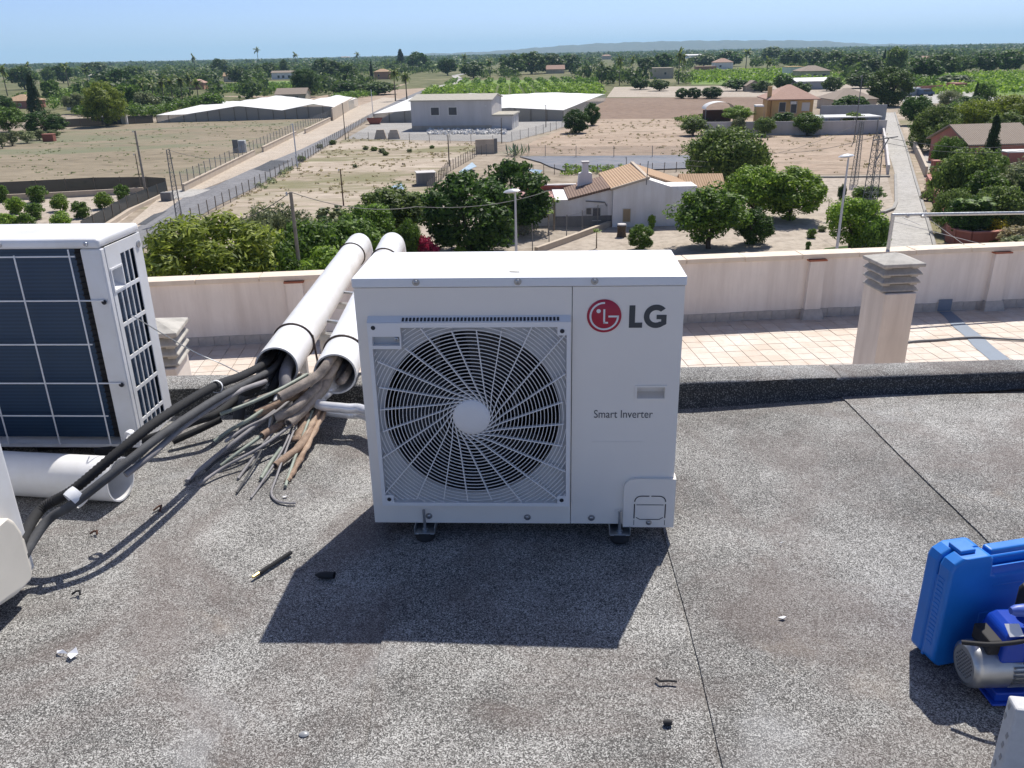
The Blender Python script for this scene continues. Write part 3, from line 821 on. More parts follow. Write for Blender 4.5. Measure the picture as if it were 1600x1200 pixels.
q = MB(); q.box(-.032, -.016, .05, OD-.01, OZ0+.01, .655).box(-.032, -.016, .126, OD-.01, .656, OZ1-.004); q.build('side_coil', M['coil'], old, smooth=0)
q = MB()      # hand hold with a rim
y0, y1, z0, z1 = .044, .118, .668, .742
q.box(0, .003, y0-.007, y1+.007, z1, z1+.007).box(0, .003, y0-.007, y1+.007, z0-.007, z0).box(0, .003, y0-.007, y0, z0, z1).box(0, .003, y1, y1+.007, z0, z1)
q.box(-.035, -.033, y0, y1, z0, z1).box(-.033, 0, y0, y1, z1-.001, z1+.001).box(-.033, 0, y0-.001, y0+.001, z0, z1).box(-.033, 0, y1-.001, y1+.001, z0, z1)
q.add([(0,y0,z0),(0,y1,z0),(-.033,y1,z0+.018),(-.033,y0,z0+.018)], [(0,1,2,3)])
q.build('hand_hold', M['oldwhite'], old, smooth=0)
MB().lathe([(.014,0),(.014,.004),(.007,.006),(0,.004)], 14, 'x', (0, .272, .79)).build('screw_boss', M['screw'], old)
MB().box(-OW, -.001, OD-.02, OD, OZ0, OZ1).build('front_shell', M['oldwhite'], old, smooth=0)
MB().box(-OW, -.0005, .001, OD-.001, OZ0-.012, OZ0+.002).build('base_pan', M['oldwhite'], old, smooth=0)
for x in (-.75, -.14): MB().box(x-.03, x+.03, -.02, OD+.02, .0, .048).build('foot', M['rubber'], old, smooth=0)
wire = M['tape']
for z, xe in ((.806, -.095), (.643, -.022), (.475, -.10), (.320, -.022), (.185, -.10)):
    MB().tube([(-OW+.01, -.006, z), (xe, -.006, z)], .003, 6).build('guard_wire', wire, old)
    if xe > -.05: MB().lathe([(.009,-.004),(.009,-.001),(0,-.008)], 10, 'y', (xe, -.004, z-.006)).build('clip', M['slot'], old)
for x in (-.112, -.315, -.52, -.725):
    MB().tube([(x, -.010, OZ0+.005), (x, -.010, OZ1-.02 + (.02 if x > -.12 else 0))], .003, 6).build('guard_wire', wire, old)
for x in (-.045, -.36, -.66): MB().lathe([(.009,-.0075),(.008,-.010),(.004,-.011),(0,-.009)], 12, 'y', (x, 0, OZ1+.018)).build('screw', M['screw'], old)

# unit at the lower left, only its end is in the picture
near = thing('air_conditioner', 'air conditioner end with cream valve cover cut off at the lower left edge', 'air conditioner', (-1.43, 2.10, 0), R(-2))
MB().box(-.85, 0, -.33, 0, .05, .83).build('cabinet', M['oldwhite'], near, smooth=0, bevel=.012, seg=3)
MB().box(-.855, .005, -.335, .005, .8305, .862).build('lid', M['oldwhite'], near, smooth=0, bevel=.012, seg=3)
q = MB(); pr = [(-.075,.062),(-.062,.08),(-.062,.215),(-.08,.262),(-.10,.285),(-.27,.285),(-.29,.26),(-.29,.09),(-.26,.085),(-.16,.062)]
q.prism([pr], lambda u, v, d: (d, u, v), .001, .036)
vc = q.build('valve_cover', M['cream'], near, smooth=0, bevel=.018, seg=4)
q = MB(); q.prism([[(-.058,.09),(-.058,.19),(-.078,.205),(-.078,.075)]], lambda u, v, d: (d, u, v), .002, .030); q.build('cover_flange', M['cream'], vc, smooth=0, bevel=.004)
for x in (-.7, -.12): MB().box(x-.03, x+.03, -.35, .02, 0, .0495).build('foot', M['rubber'], near, smooth=0)

# ================================================================== pipes
def pvc(name, path, r, label, group, ties):
    t = thing(name, label, 'pipe', (0,0,0), 0, group)
    q = MB(); q.pipe(path, r, r-.006, 36); n_ = 36
    a = Vector(path[0]); b = Vector(path[1]); d = (a - b).normalized()
    # rim at the open mouth
    k = len(path)
    for j in range(36):
        j2 = (j+1) % 36; o2 = k*36 + (k-1)*36
        q.f.append((j, j2, o2 + (-j2) % 36, o2 + (-j) % 36)) if False else None
    q.build('barrel', M['pvc'], t, smooth=40)
    rimp = [a + d*.0005]
    u = d.orthogonal().normalized(); w_ = d.cross(u)
    q = MB()
    ring = lambda rr, off: [a + d*off + (u*math.cos(2*math.pi*j/36) + w_*math.sin(2*math.pi*j/36))*rr for j in range(36)]
    q.v = [tuple(p) for p in ring(r+.0008, .002)] + [tuple(p) for p in ring(r-.0065, .002)]
    q.f = [(j,(j+1)%36,36+(j+1)%36,36+j) for j in range(36)]; q.m = [0]*36
    q.build('cut_rim', M['pvc_grey'], t, smooth=0)
    for s in ties:
        c = a.lerp(b, s); q = MB()
        q.tube([c + (u*math.cos(2*math.pi*j/28) + w_*math.sin(2*math.pi*j/28))*(r+.004) - d*.03*math.sin(2*math.pi*j/28+1) for j in range(28)], .005, 6, closed=True)
        q.build('tie', M['tie'], t)
    return t
def elbow_path(a, b, drop):
    a, b = Vector(a), Vector(b); d = (b - a).normalized(); rr = .17; out = [a, b]
    dn = Vector((0,0,-1))
    for k in range(1, 10):
        t = R(10*k); out.append(b + d*rr*math.sin(t) + dn*rr*(1-math.cos(t)))
    out.append(out[-1] + dn*drop); return out
P1, P1b = (-1.0, 3.30, .226), (-1.164, 6.35, .09)
P2, P2b = (-.735, 3.22, .222), (-.850, 5.95, .172)
tp1 = pvc('drain_pipe', elbow_path(P1, P1b, 2.35), .090, 'white plastic pipe with torn hoses in its mouth, left of the pair', 'white pipes over the roof edge', (.13, .86))
tp2 = pvc('drain_pipe', elbow_path(P2, P2b, 2.4), .088, 'white plastic pipe directly beside the new unit, right of the pair', 'white pipes over the roof edge', (.10, .80))
# loose end of the tie hanging down
d1 = Vector(P1).lerp(Vector(P1b), .13)
MB().tube(spline([d1 + Vector((.09,0,.03)), d1 + Vector((.105,-.03,-.06)), d1 + Vector((.118,-.05,-.16))], 5), .005, 6).build('tie_end', M['tie'], tp1)
for i, s in enumerate((.30, .52)):
    a = Vector(P1).lerp(Vector(P1b), s); b = Vector(P2).lerp(Vector(P2b), s)
    sup = thing('pipe_support', ['galvanised bracket between the two white pipes, nearer the roof edge', 'galvanised bracket between the two white pipes, farther from the roof edge'][i], 'bracket', (a.x, a.y, TZ), 0, 'pipe brackets')
    q = MB(); q.bar((-.12,0,a.z-.112-TZ), (b.x-a.x+.14, b.y-a.y, b.z-.112-TZ), .045, .03); q.build('cross_bar', M['galv'], sup, smooth=0)
    for x in (-.08, b.x-a.x+.08): MB().box(x-.02, x+.02, -.02, .02, 0, a.z-.13-TZ).build('post', M['galv'], sup, smooth=0)
    MB().bar((.02,0,a.z-.03-TZ), (b.x-a.x-.02, b.y-a.y, b.z-.03-TZ), .022, .012).build('spacer', M['galv'], sup, smooth=0)
ld, le = Vector((-1.385, 2.592, .082)), Vector((-2.35, 2.735, .082))
loosep = thing('loose_pipe', 'loose length of grey white plastic pipe lying open ended on the felt', 'pipe', (ld.x, ld.y, 0))
q = MB(); q.pipe([ld - ld*0 - Vector((ld.x, ld.y, 0)), le - Vector((ld.x, ld.y, 0))], .079, .0735, 44); q.build('barrel', M['pvc'], loosep, smooth=40)
dv = (ld - le).normalized(); u = dv.orthogonal().normalized(); w_ = dv.cross(u); q = MB()
q.v = [tuple(Vector((0,0,.082)) + dv*.001 + (u*math.cos(2*math.pi*j/44)+w_*math.sin(2*math.pi*j/44))*rr) for rr in (.0792,.0733) for j in range(44)]
q.f = [(j,(j+1)%44,44+(j+1)%44,44+j) for j in range(44)]; q.m = [0]*44
q.build('cut_rim', M['pvc'], loosep, smooth=0)

# ================================================================== hoses and torn tubes
def S(*pts): 
    return [on_z(x, y, z) if z is not None else Vector((0,0,0)) for x, y, z in pts]
def hose(path, r, m, label, n_=10, name='hose', cat='hose', group=None, sub=7, hollow=False, ridged=0):
    pts = spline(path, sub)
    rs = [r*(1 + (ridged*(1 if i % 2 else -1))) for i in range(len(pts))] if ridged else r
    q = MB()
    if hollow:
        q.tube(pts, r, n_, caps=False); q.tube(pts[::-1], r*.68, n_, caps=False)
        for e_ in (-1,):
            a = (len(pts)-1)*n_
    else: q.tube(pts, rs, n_)
    o = q.build(name, m, None, smooth=50)
    tag(o, label, cat, group)
    if hollow:
        d = (pts[-1] - pts[-2]).normalized(); u = d.orthogonal().normalized(); w_ = d.cross(u); q2 = MB()
        rg = lambda rr, off: [tuple(pts[-1] + d*off + (u*math.cos(2*math.pi*j/n_) + w_*math.sin(2*math.pi*j/n_))*rr) for j in range(n_)]
        q2.v = rg(r, .0005) + rg(r*.68, .0005); q2.f = [(j,(j+1)%n_,n_+(j+1)%n_,n_+j) for j in range(n_)]; q2.m = [0]*n_
        q2.build('cut_end', m, o, smooth=0)
        q2 = MB(); q2.v = rg(r*.7, -.02); q2.f = [tuple(range(n_))]; q2.m = [0]; q2.build('bore', M['dark'], o, smooth=0)
    return o
inm1 = [Vector(P1) + Vector((-.045, .02, .02)), Vector(P1) + Vector((-.05, .25, .02))]
h1 = hose([Vector((-1.415,1.99,.15))] + S((60,800,.18),(115,765,.23),(190,702,.31),(250,655,.34),(330,606,.33),(380,586,.27)) + inm1, .0160, M['foam'], 'black corrugated insulated hose running from the valve cover into the white pipe', 12, sub=26, ridged=.07)
h2 = hose([Vector((-1.415,1.96,.11))] + S((70,818,.17),(118,785,.215),(195,725,.285),(258,676,.315),(335,625,.30),(385,598,.24)) + [Vector(P1)+Vector((-.02,.02,-.01)), Vector(P1)+Vector((-.02,.25,0))], .0145, M['foam_grey'], 'smooth dark grey insulated hose running just below the corrugated one', 12)
hose(S((196,742,.25),(235,712,.275),(285,668,.285),(330,637,.28),(372,612,.25),(415,596,.22)), .0105, M['tube_grey'], 'thin grey sleeve with a torn end beside the black hoses', 10)
hose(S((150,705,.03),(200,695,.05),(262,675,.09),(300,660,.11),(335,648,.12),(372,622,.13),(408,600,.19)) + [Vector(P1)+Vector((-.02,.12,-.03))], .0165, M['foam'], 'black foam hose lying low behind the other hoses', 10)
hose(S((270,690,.03),(310,672,.05),(345,655,.07)), .014, M['foam'], 'short black hose stub on the felt under the hoses', 10)
hose(S((60,700,.012),(130,694,.02),(190,688,.03),(240,672,.05)), .013, M['foam'], 'black hose lying along the foot of the blue coil', 8)
def band(p, d, r, L, m, name, label, n_=18):
    p, d = Vector(p), Vector(d).normalized(); u = d.orthogonal().normalized(); w_ = d.cross(u); q = MB()
    q.tube([p - d*L/2, p - d*L/6, p + d*L/6, p + d*L/2], [r, r*1.06, r*1.05, r], n_, caps=False)
    return tag(q.build(name, m, None, smooth=60), label, 'tape')
a, b = on_z(118, 777, .222), on_z(150, 748, .255)
tb_ = band(a, b - a, .031, .034, M['tape'], 'tape_band', 'white tape wrapped round both hoses above the loose pipe')
tb_.scale = (1,1,1)
a, b = on_z(338, 604, .325), on_z(355, 596, .30)
band(a, b - a, .023, .012, M['tape'], 'tape_band', 'white tape ring on the hose near the pipe mouth')
band(on_z(204, 680, .325), on_z(215,672,.33) - on_z(204,680,.325), .0175, .018, M['tape'], 'tape_band', 'small white tape patch on the corrugated hose')
m2 = Vector(P2)
inm2 = lambda dx, dz: [m2 + Vector((dx, .25, dz)), m2 + Vector((dx, .02, dz))]
G_ = 'torn tubes hanging from the white pipes'
hose(inm2(-.02,.055) + S((495,588,.235),(465,606,.215),(437,621,.195)), .0205, M['foam_dusty'], 'dusty grey foam tube, uppermost open end below the pipe mouth', 12, 'torn_tube', 'tube', G_, hollow=True)
hose(inm2(-.01,.02) + S((503,598,.19),(478,622,.165),(455,642,.14),(431,653,.12)), .0195, M['foam_dusty'], 'dusty grey foam tube curving down to the middle open end', 12, 'torn_tube', 'tube', G_, hollow=True)
hose(inm2(-.03,-.02) + S((503,610,.165),(484,630,.135),(468,647,.115),(451,662,.10)), .021, M['foam_dusty'], 'dusty grey foam tube ending lowest on the right of the bundle', 12, 'torn_tube', 'tube', G_, hollow=True)
hose(inm2(.03,-.03) + S((528,598,.15),(522,612,.12)), .016, M['foam_dusty'], 'dusty tube stub deep in the right pipe mouth', 10, 'torn_tube', 'tube', G_)
hose(S((478,608,.16),(440,628,.14),(400,647,.12)), .018, M['foam_brown'], 'brown foam tube ending left of the bundle', 12, 'torn_tube', 'tube', G_, hollow=True)
hose(S((468,640,.11),(440,662,.09),(410,681,.075)), .016, M['foam_brown'], 'short brown foam tube low in the middle of the bundle', 12, 'torn_tube', 'tube', G_, hollow=True)
hose(S((500,640,.09),(475,690,.05),(443,718,.035),(430,728,.03)), .015, M['foam_brown'], 'brown foam tube reaching down to the felt', 12, 'torn_tube', 'tube', G_, hollow=True)
hose(S((480,585,.22),(440,607,.215),(395,628,.205),(345,647,.20)), .0075, M['tube_green'], 'pale green tube pointing left across the bundle', 8, 'torn_tube', 'tube', G_)
hose(S((425,630,.14),(390,655,.12),(360,672,.09),(335,690,.06)), .008, M['tube_green'], 'pale green tube in the middle of the bundle, pointing to the left', 8, 'torn_tube', 'tube', G_)
hose(S((430,642,.12),(380,680,.08),(335,715,.04),(300,745,.012),(292,752,.012)), .009, M['tube_grey'], 'long grey green tube reaching farthest left on the felt', 8, 'torn_tube', 'tube', G_)
hose(S((455,665,.09),(405,700,.06),(350,730,.03),(310,757,.012)), .006, M['tube_grey'], 'thin grey tube just right of the longest one', 8, 'torn_tube', 'tube', G_)
hose(S((440,700,.05),(425,720,.03),(408,748,.012)), .008, M['tube_green'], 'short green tube end near the felt', 8, 'torn_tube', 'tube', G_)
hose([Vector(P1)+Vector((.03,.2,.0)), Vector(P1)+Vector((.035,.01,-.02)), Vector(P1)+Vector((.045,-.06,-.07)), Vector(P1)+Vector((.05,-.10,-.15))], .026, M['tube_grey'], 'thick grey sleeve drooping out of the left pipe mouth', 14, 'torn_tube', 'tube', G_)
hose(S((392,612,.15),(378,625,.12),(372,655,.05)), .024, M['foam_grey'], 'dark grey sleeve hanging left of the bundle', 12, 'torn_tube', 'tube', G_, hollow=True)
hose([Vector(P1)+Vector((-.01,.2,-.03)), Vector(P1)+Vector((.0,0,-.045)), Vector(P1)+Vector((-.03,-.07,-.10)), Vector(P1)+Vector((-.08,-.12,-.16))], .019, M['foam'], 'black sleeve folded down inside the left pipe mouth', 10, 'torn_tube', 'tube', G_)
hose(S((470,648,.09),(452,690,.06),(432,745,.02),(424,770,.008),(432,782,.007),(448,786,.007),(462,786,.007)), .0042, M['tube_grey'], 'thin grey cable curling up on the felt below the bundle', 6, 'cable', 'cable')
hose(S((462,655,.08),(440,705,.05),(405,760,.012),(392,778,.008)), .0042, M['tube_grey'], 'thin straight cable beside the curled one', 6, 'cable', 'cable')
hose(S((440,640,.1),(400,720,.04),(370,770,.01)), .004, M['foam_grey'], 'dark thin cable left of the straight one', 6, 'cable', 'cable')
for i_, (P_, r_, m_, lb_) in enumerate([
  (S((465,615,.15),(425,648,.12),(385,668,.10),(352,690,.08)), .0062, 'tube_grey', 'thin grey tube crossing the bundle above the brown ends'),
  (S((470,628,.13),(420,672,.08),(375,705,.05),(345,728,.02)), .0070, 'tube_green', 'faded green tube lying between the two long grey ones'),
  (S((458,640,.11),(415,690,.06),(385,730,.02),(372,748,.01)), .0055, 'tube_grey', 'thin grey tube reaching the felt left of the cables'),
  (S((488,642,.10),(470,690,.05),(452,740,.012),(446,760,.01)), .0060, 'tube_green', 'green tube beside the pale torn strip'),
  (S((448,606,.19),(415,618,.18),(380,630,.17)), .0085, 'foam_dusty', 'short dusty tube pointing left under the pipe mouth'),
  (S((440,655,.10),(395,690,.06),(350,712,.03),(322,735,.012)), .0050, 'foam_grey', 'dark thin tube among the long grey ones')]):
    hose(P_, r_, M[m_], lb_, 8, 'torn_tube', 'tube', G_)
def rag(pts, w0, w1, m, label):
    P = spline(pts, 6); q = MB(); k = len(P)
    for i, p in enumerate(P):
        d = (P[min(i+1,k-1)] - P[max(i-1,0)]).normalized(); sd = d.cross(Vector((0,0,1))).normalized(); w_ = (w0 + (w1-w0)*i/(k-1))*(1 + .25*math.sin(i*1.9))
        up_ = sd.cross(d)
        q.v += [tuple(p - sd*w_), tuple(p - sd*w_*.4 + up_*.008), tuple(p + sd*w_*.3 + up_*.004), tuple(p + sd*w_)]
    for i in range(k-1):
        for j in range(3): q.f.append((4*i+j, 4*i+j+1, 4*i+5+j, 4*i+4+j)); q.m.append(0)
    o = q.build('torn_wrap', m, None, smooth=50); s_ = o.modifiers.new('thick', 'SOLIDIFY'); s_.thickness = .004
    return tag(o, label, 'wrap', 'strips of torn wrapping')
rag(S((512,632,.10),(495,665,.07),(475,705,.035),(455,742,.01),(448,752,.008)), .016, .011, M['wrap'], 'pale torn strip of wrapping at the right edge of the bundle')
rag(S((498,640,.10),(482,672,.07),(462,700,.045),(443,720,.03)), .013, .010, M['wrap'], 'torn orange brown strip left of the pale one')
rag(S((478,645,.10),(470,670,.07),(462,690,.05)), .018, .02, M['foam_brown'], 'dark brown flap of wrapping in the middle of the bundle')
rag(S((432,618,.13),(425,650,.09),(418,680,.05)), .009, .007, M['tape'], 'narrow whitish strip hanging behind the green tubes')
fo = hose([m2 + Vector((-.01,.2,-.045))] + S((512,602,.16),(499,614,.14),(494,626,.13),(504,634,.122),(540,638,.118),(575,643,.115)) + [Vector((-.30,2.78,.11)), Vector((.1,2.80,.11))], .021, M['foil'], 'shiny white foil sleeve bending from the pipe to behind the new unit', 14)
MB().tube(spline([m2 + Vector((.02,.2,-.05))] + S((516,610,.14),(504,622,.11),(500,634,.10),(512,643,.085),(545,647,.08),(575,652,.078)) + [Vector((-.30,2.755,.075)), Vector((.1,2.77,.075))], 7), .019, 14).build('second_sleeve', M['foil'], fo, smooth=50)
hose(S((205,490,.60),(215,498,.585)) + [on_y(300, 548, 3.2), on_y(345, 568, 3.24), on_y(392, 592, 3.28)], .0022, M['galv'], 'thin twisted wire tied from the old unit to the pipe mouth', 5, 'tie_wire', 'wire')

# ================================================================== blue case and vacuum pump, lower right
case = thing('tool_case', 'blue plastic carrying case standing upright at the right edge', 'tool case', (1.015, 1.735, 0), R(12))
CT_, CH, CL = .088, .315, .42
def rrect(x0, x1, z0, z1, r, n_=5):
    out = []
    for cx, cz, a0 in ((x1-r,z1-r,0),(x0+r,z1-r,90),(x0+r,z0+r,180),(x1-r,z0+r,270)):
        out += [(cx+r*math.cos(R(a0+90*k/n_)), cz+r*math.sin(R(a0+90*k/n_))) for k in range(n_+1)]
    return out
def shell(y0, y1, name, notch, dome):
    base = [(0,.02),(.02,0),(CL-.02,0),(CL,.02),(CL,CH-.03),(CL-.03,CH),(.315,CH),(.305,CH-.01),(.30,CH-(.035 if not notch else .055)),(.29,CH-(.04 if not notch else .06)),(.13,CH-(.04 if not notch else .06)),(.12,CH-(.035 if not notch else .055)),(.115,CH-.01),(.105,CH),(.03,CH),(.008,CH-.012),(0,CH-.03)]
    q = MB(); q.prism([base], lambda u, v, d: (u, d, v), y0, y1)
    return q.build(name, M['case'], case, smooth=0, bevel=dome, seg=4)
shell(-CT_/2+.002, 0, 'back_half', False, .012)
shell(-CT_+.0, -CT_/2-.001, 'front_half', True, .014)
MB().box(.004, CL-.004, -CT_/2-.0035, -CT_/2+.0035, .01, CH-.065).build('seam_strip', M['case'], case, smooth=0)
q = MB()
for k in range(16): q.box(-.0015, .006, -CT_+.016, -CT_/2-.008, .06+k*.0125, .066+k*.0125)
q.build('side_ribs', M['case'], case, smooth=0, bevel=.001)
MB().box(.125, .30, -CT_/2-.018, -CT_/2+.012, CH-.022, CH-.004).build('carry_handle', M['case'], case, smooth=0, bevel=.006, seg=3)
MB().box(.125, .295, -CT_-.0012, -CT_+.01, CH-.092, CH-.086).build('handle_lip', M['case'], case, smooth=0, bevel=.003)
for x in (.055, .35): 
    MB().box(x-.02, x+.022, -CT_/2-.024, -CT_/2+.02, CH-.001, CH+.010).build('latch', M['case'], case, smooth=0, bevel=.003)
MB().box(.105, .33, -CT_-.0016, -CT_+.004, .105, .15).build('embossed_panel', M['case'], case, smooth=0, bevel=.002)

pump = thing('vacuum_pump', 'blue and silver vacuum pump with perforated motor end in front of the blue case', 'vacuum pump', (1.062, 1.575, 0), R(1))
r0, zc = .056, .078
q = MB(); q.lathe([(r0-.012,.0),(r0-.002,.006),(r0,.018),(r0,.085),(r0-.006,.088)], 44, 'x', (0,0,zc)); q.build('fan_cowl', M['alu'], pump, smooth=50)
grid = []
for i in range(-6, 7):
    for j in range(-6, 7):
        y, z = (i + .5*(j % 2))*.0088, j*.0068
        if math.hypot(y, z) < .034: grid.append([(y+.0032*math.cos(R(60*k)), z+.0026*math.sin(R(60*k))) for k in range(6)][::-1])
q = MB(); q.prism([[( (r0-.011)*math.cos(2*math.pi*k/40), (r0-.011)*math.sin(2*math.pi*k/40)) for k in range(40)]] + grid, lambda u, v, d: (d, u, v + zc), .001, .006)
q.build('perforated_end', M['alu_vent'], pump, smooth=0)
MB().disc((.03, 0, zc), r0-.01, 32, 'x').build('dark_interior', M['dark'], pump, smooth=0)
q = MB(); q.lathe([(r0-.008,.088),(r0-.008,.30)], 44, 'x', (0,0,zc))
for k in range(30):
    a_ = 2*math.pi*k/30; c_, s_ = math.cos(a_), math.sin(a_)
    if s_ < .55: q.obox((.195, c_*(r0-.005), zc + s_*(r0-.005)), (.103,0,0), (0,c_*.0055,s_*.0055), (0,-s_*.0016,c_*.0016))
q.build('finned_motor', M['alu'], pump, smooth=40)
MB().lathe([(.0045,.083),(.0045,.0875),(0,.088)], 10, 'x', (0, -.048, zc+.01)).build('tie_bolt', M['screw'], pump)
q = MB(); q.prism([[(.055,.112),(.33,.112),(.33,.190),(.085,.193),(.066,.183),(.058,.16)]], lambda u, v, d: (u, d, v), -.047, .055)
q.build('terminal_box', M['pump_blue'], pump, smooth=0, bevel=.008, seg=3)
q = MB(); q.box(.05, .33, -.060, .060, .0, .006).box(.06, .33, -.05, .05, .006, .03); q.build('base_plate', M['pump_blue'], pump, smooth=0, bevel=.004)
for x in (.115, .185): MB().lathe([(0,.112),(.006,.112),(.006,.128),(0,.128)], 10, 'z', (x, -.048, 0)).build('rubber_stop', M['rubber'], pump)
q = MB(); pts = [(.075+.012*k, -.01, .235) for k in range(20)]
q.tube(pts, [.008,.0135]+[.0145+.0009*(k%2) for k in range(18)], 14); q.build('carry_grip', M['pump_handle'], pump, smooth=50)
MB().box(.19, .21, -.02, 0, .185, .235).build('grip_post', M['rubber'], pump, smooth=0)
q = MB(); q.lathe([(0,.19),(.022,.19),(.022,.25),(.016,.262),(0,.264)], 18, 'z', (.15, .045, 0)); q.build('oil_cap', M['rubber'], pump, smooth=50)
for (x, z, w_, h_) in ((.060,.192,.03,.022), (.085,.172,.036,.014)):
    q = MB(); q.add([(x, -.048, z), (x+w_, -.052, z+.004), (x+w_*.9, -.03, z+h_), (x-.004, -.026, z+h_-.002)], [(0,1,2,3)]); o = q.build('paper_tag', M['paper'], pump, smooth=0); s_ = o.modifiers.new('t','SOLIDIFY'); s_.thickness = .001
q = MB(); q.tube(spline([(-.03,-.02,.158),(.02,-.045,.170),(.07,-.055,.182),(.13,-.05,.188),(.2,-.045,.180),(.3,-.04,.178)], 6), .0055, 8); q.build('power_cable', M['rubber'], pump, smooth=50)
q = MB(); q.tube([(.155+.03*math.cos(2*math.pi*k/20), .01+.012*math.sin(2*math.pi*k/20), .226+.026*math.sin(2*math.pi*k/20)) for k in range(20)], .0016, 6, closed=True)
q.build('blue_cord', mat('blue_cord', (.03,.22,.45), .5), pump)
MB().box(.03, .062, -.03, .04, .125, .165).build('switch_block', M['rubber'], pump, smooth=0, bevel=.004)

c1, c2 = on_z(1575, 1085, .30), on_z(1588, 1108, .30)
dv = (c2 - c1); ln = dv.length; dv.normalize(); rv = Vector((-dv.y, dv.x, 0))
ln = max(ln, .0); sz_ = .16
fb = thing('packing_block', 'dented white foam packing block cut off at the lower right corner', 'packing block', (c1.x, c1.y, 0), math.atan2(rv.y, rv.x))
q = MB(); q.box(0, .30, -max(ln,.04), 0, 0, .30)
q.build('block', M['styro'], fb, smooth=0, bevel=.005)
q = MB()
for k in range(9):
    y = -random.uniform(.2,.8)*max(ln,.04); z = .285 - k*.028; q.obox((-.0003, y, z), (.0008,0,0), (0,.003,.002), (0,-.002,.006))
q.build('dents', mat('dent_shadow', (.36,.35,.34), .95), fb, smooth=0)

# ================================================================== litter on the felt
a, b = on_z(395, 902, .009), on_z(455, 863, .009); d = (b - a)
o = MB().tube([a.lerp(b,.16), a.lerp(b,.5) + Vector((.002,.003,0)), b], .0065, 8).build('hose_offcut', M['foam'], None); tag(o, 'short black hose offcut with a brass end left of the shadow', 'hose offcut')
MB().tube([a, a.lerp(b,.17)], [.0045,.0055], 8).build('brass_end', M['brass'], o)
c = on_z(510, 903, .0); q = MB(); q.lathe([(.0125,-.026),(.0135,0),(.011,.02),(.003,.034),(0,.036)], 14, 'x', (0,0,0)); o = q.build('black_plug', M['rubber'], None); o.location = (c.x, c.y, .010); o.rotation_euler = (0,.05,R(172)); o.scale = (1,1,.75); tag(o, 'black rubber plug lying inside the shadow of the new unit', 'plug')
c = on_z(105, 1022, .004)
q = MB(); q.v = [(-.032,.012,.002),(-.012,.006,.010),(.004,-.002,.003),(.022,.010,.014),(.032,-.004,.004),(.022,-.024,.003),(.010,-.016,.008),(-.026,.0,.003)]; q.f = [(0,1,7),(1,2,7),(2,3,4),(2,4,6),(4,5,6)]; q.m = [0]*5
o = q.build('paper_scrap', M['paper'], None, smooth=0); o.location = c; s_ = o.modifiers.new('t','SOLIDIFY'); s_.thickness = .001; tag(o, 'crumpled white paper scrap on the felt at the lower left', 'paper scrap')
c = on_z(475, 1147, .001); o = MB().lathe([(.012,0),(.010,.002),(.006,.004),(0,.005)], 18).build('sealant_drop', M['glue'], None); o.location = c; o.scale = (1,.8,1); tag(o, 'clear hardened drop of sealant near the bottom edge', 'sealant drop')
o = hose([on_z(1025,1059,.006), on_z(1032,1064,.006), on_z(1044,1063.5,.006), on_z(1058,1065,.006)], .0028, M['rubber'], 'bent black wire end on the felt right of the shadow', 6, 'wire_end', 'wire')
c = on_z(1044, 1129, .004); o = MB().lathe([(0,-.012),(.006,-.010),(.008,0),(.006,.008),(0,.010)], 10, 'x').build('rubber_bit', M['rubber'], None); o.location = c; tag(o, 'small black rubber bit below the bent wire', 'rubber bit')
for (x, y, lab, m_) in ((247,796,'rusty brown twisted scrap by the loose pipe','rust'), (147,834,'small brown leaf on the felt near the lower left unit','rust'), (120,928,'dark pebble beside the seam at the lower left','rubber')):
    c = on_z(x, y, .004); q = MB(); q.tube(spline([(-.012,-.006,.002),(0,.004,.008),(.004,.012,.004),(.010,.004,.010),(.014,-.012,.003)], 4), .0035, 6); o = q.build('scrap', M[m_], None); o.location = c; o.scale = (1,1.6 if x == 247 else .7,1); tag(o, lab, 'scrap')
for (x, y, lab) in ((445,776,'white paint flake below the torn tubes'), (1222,965,'pale curled flake on the felt in the middle right'), (1220,848,'tiny white speck on the felt right of the unit')):
    c = on_z(x, y, .004); q = MB(); k = .011 if x != 1220 else .005; q.v = [(-k,0,.001),(0,-k*.6,.002),(k,-.001,.004),(k*.5,k*.5,.001)]; q.f = [(0,1,2,3)]; q.m = [0]; o = q.build('flake', M['paper'], None, smooth=0); o.location = c; s_ = o.modifiers.new('t','SOLIDIFY'); s_.thickness = .001; tag(o, lab, 'flake')
# bird's-eye small thing on the lid: a straw
c = Vector((.0, .05, Z1+.0015)); o = MB().tube([(-.014,.004,0),(.016,-.004,.001)], .0012, 5).build('straw', mat('straw', (.35,.30,.2), .8), None); o.matrix_world = ac.matrix_world; 
o.location = ac.matrix_basis @ Vector((-.012,.055,Z1+.001)); o.rotation_euler = (0,0,YAW); tag(o, 'tiny straw lying on the lid of the new unit', 'straw')
# ================================================================== the plain: ground, fields, roads
M['ground'] = soil_mat('dry_ground', (.22,.18,.13), (.33,.275,.215), (.40,.345,.28), .05, ((.16,.16,.09), .09, .58))
M['pale_soil'] = soil_mat('pale_soil', (.31,.26,.21), (.41,.355,.295), (.48,.425,.36), .12)
M['field_brown'] = soil_mat('mown_field', (.19,.16,.11), (.25,.21,.15), (.295,.25,.185), .07, ((.175,.18,.115), .045, .48), (10,.4))
M['dry_lot'] = soil_mat('dry_lot', (.25,.20,.145), (.40,.335,.265), (.53,.465,.39), .11, ((.21,.195,.115), .10, .47), (-28,.3))
M['stubble'] = soil_mat('stubble', (.27,.20,.15), (.39,.305,.235), (.47,.385,.305), .20, ((.25,.20,.15), .35, .52), (4,.35))
M['plough'] = soil_mat('ploughed_soil', (.19,.135,.10), (.23,.165,.125), (.26,.195,.15), .04)
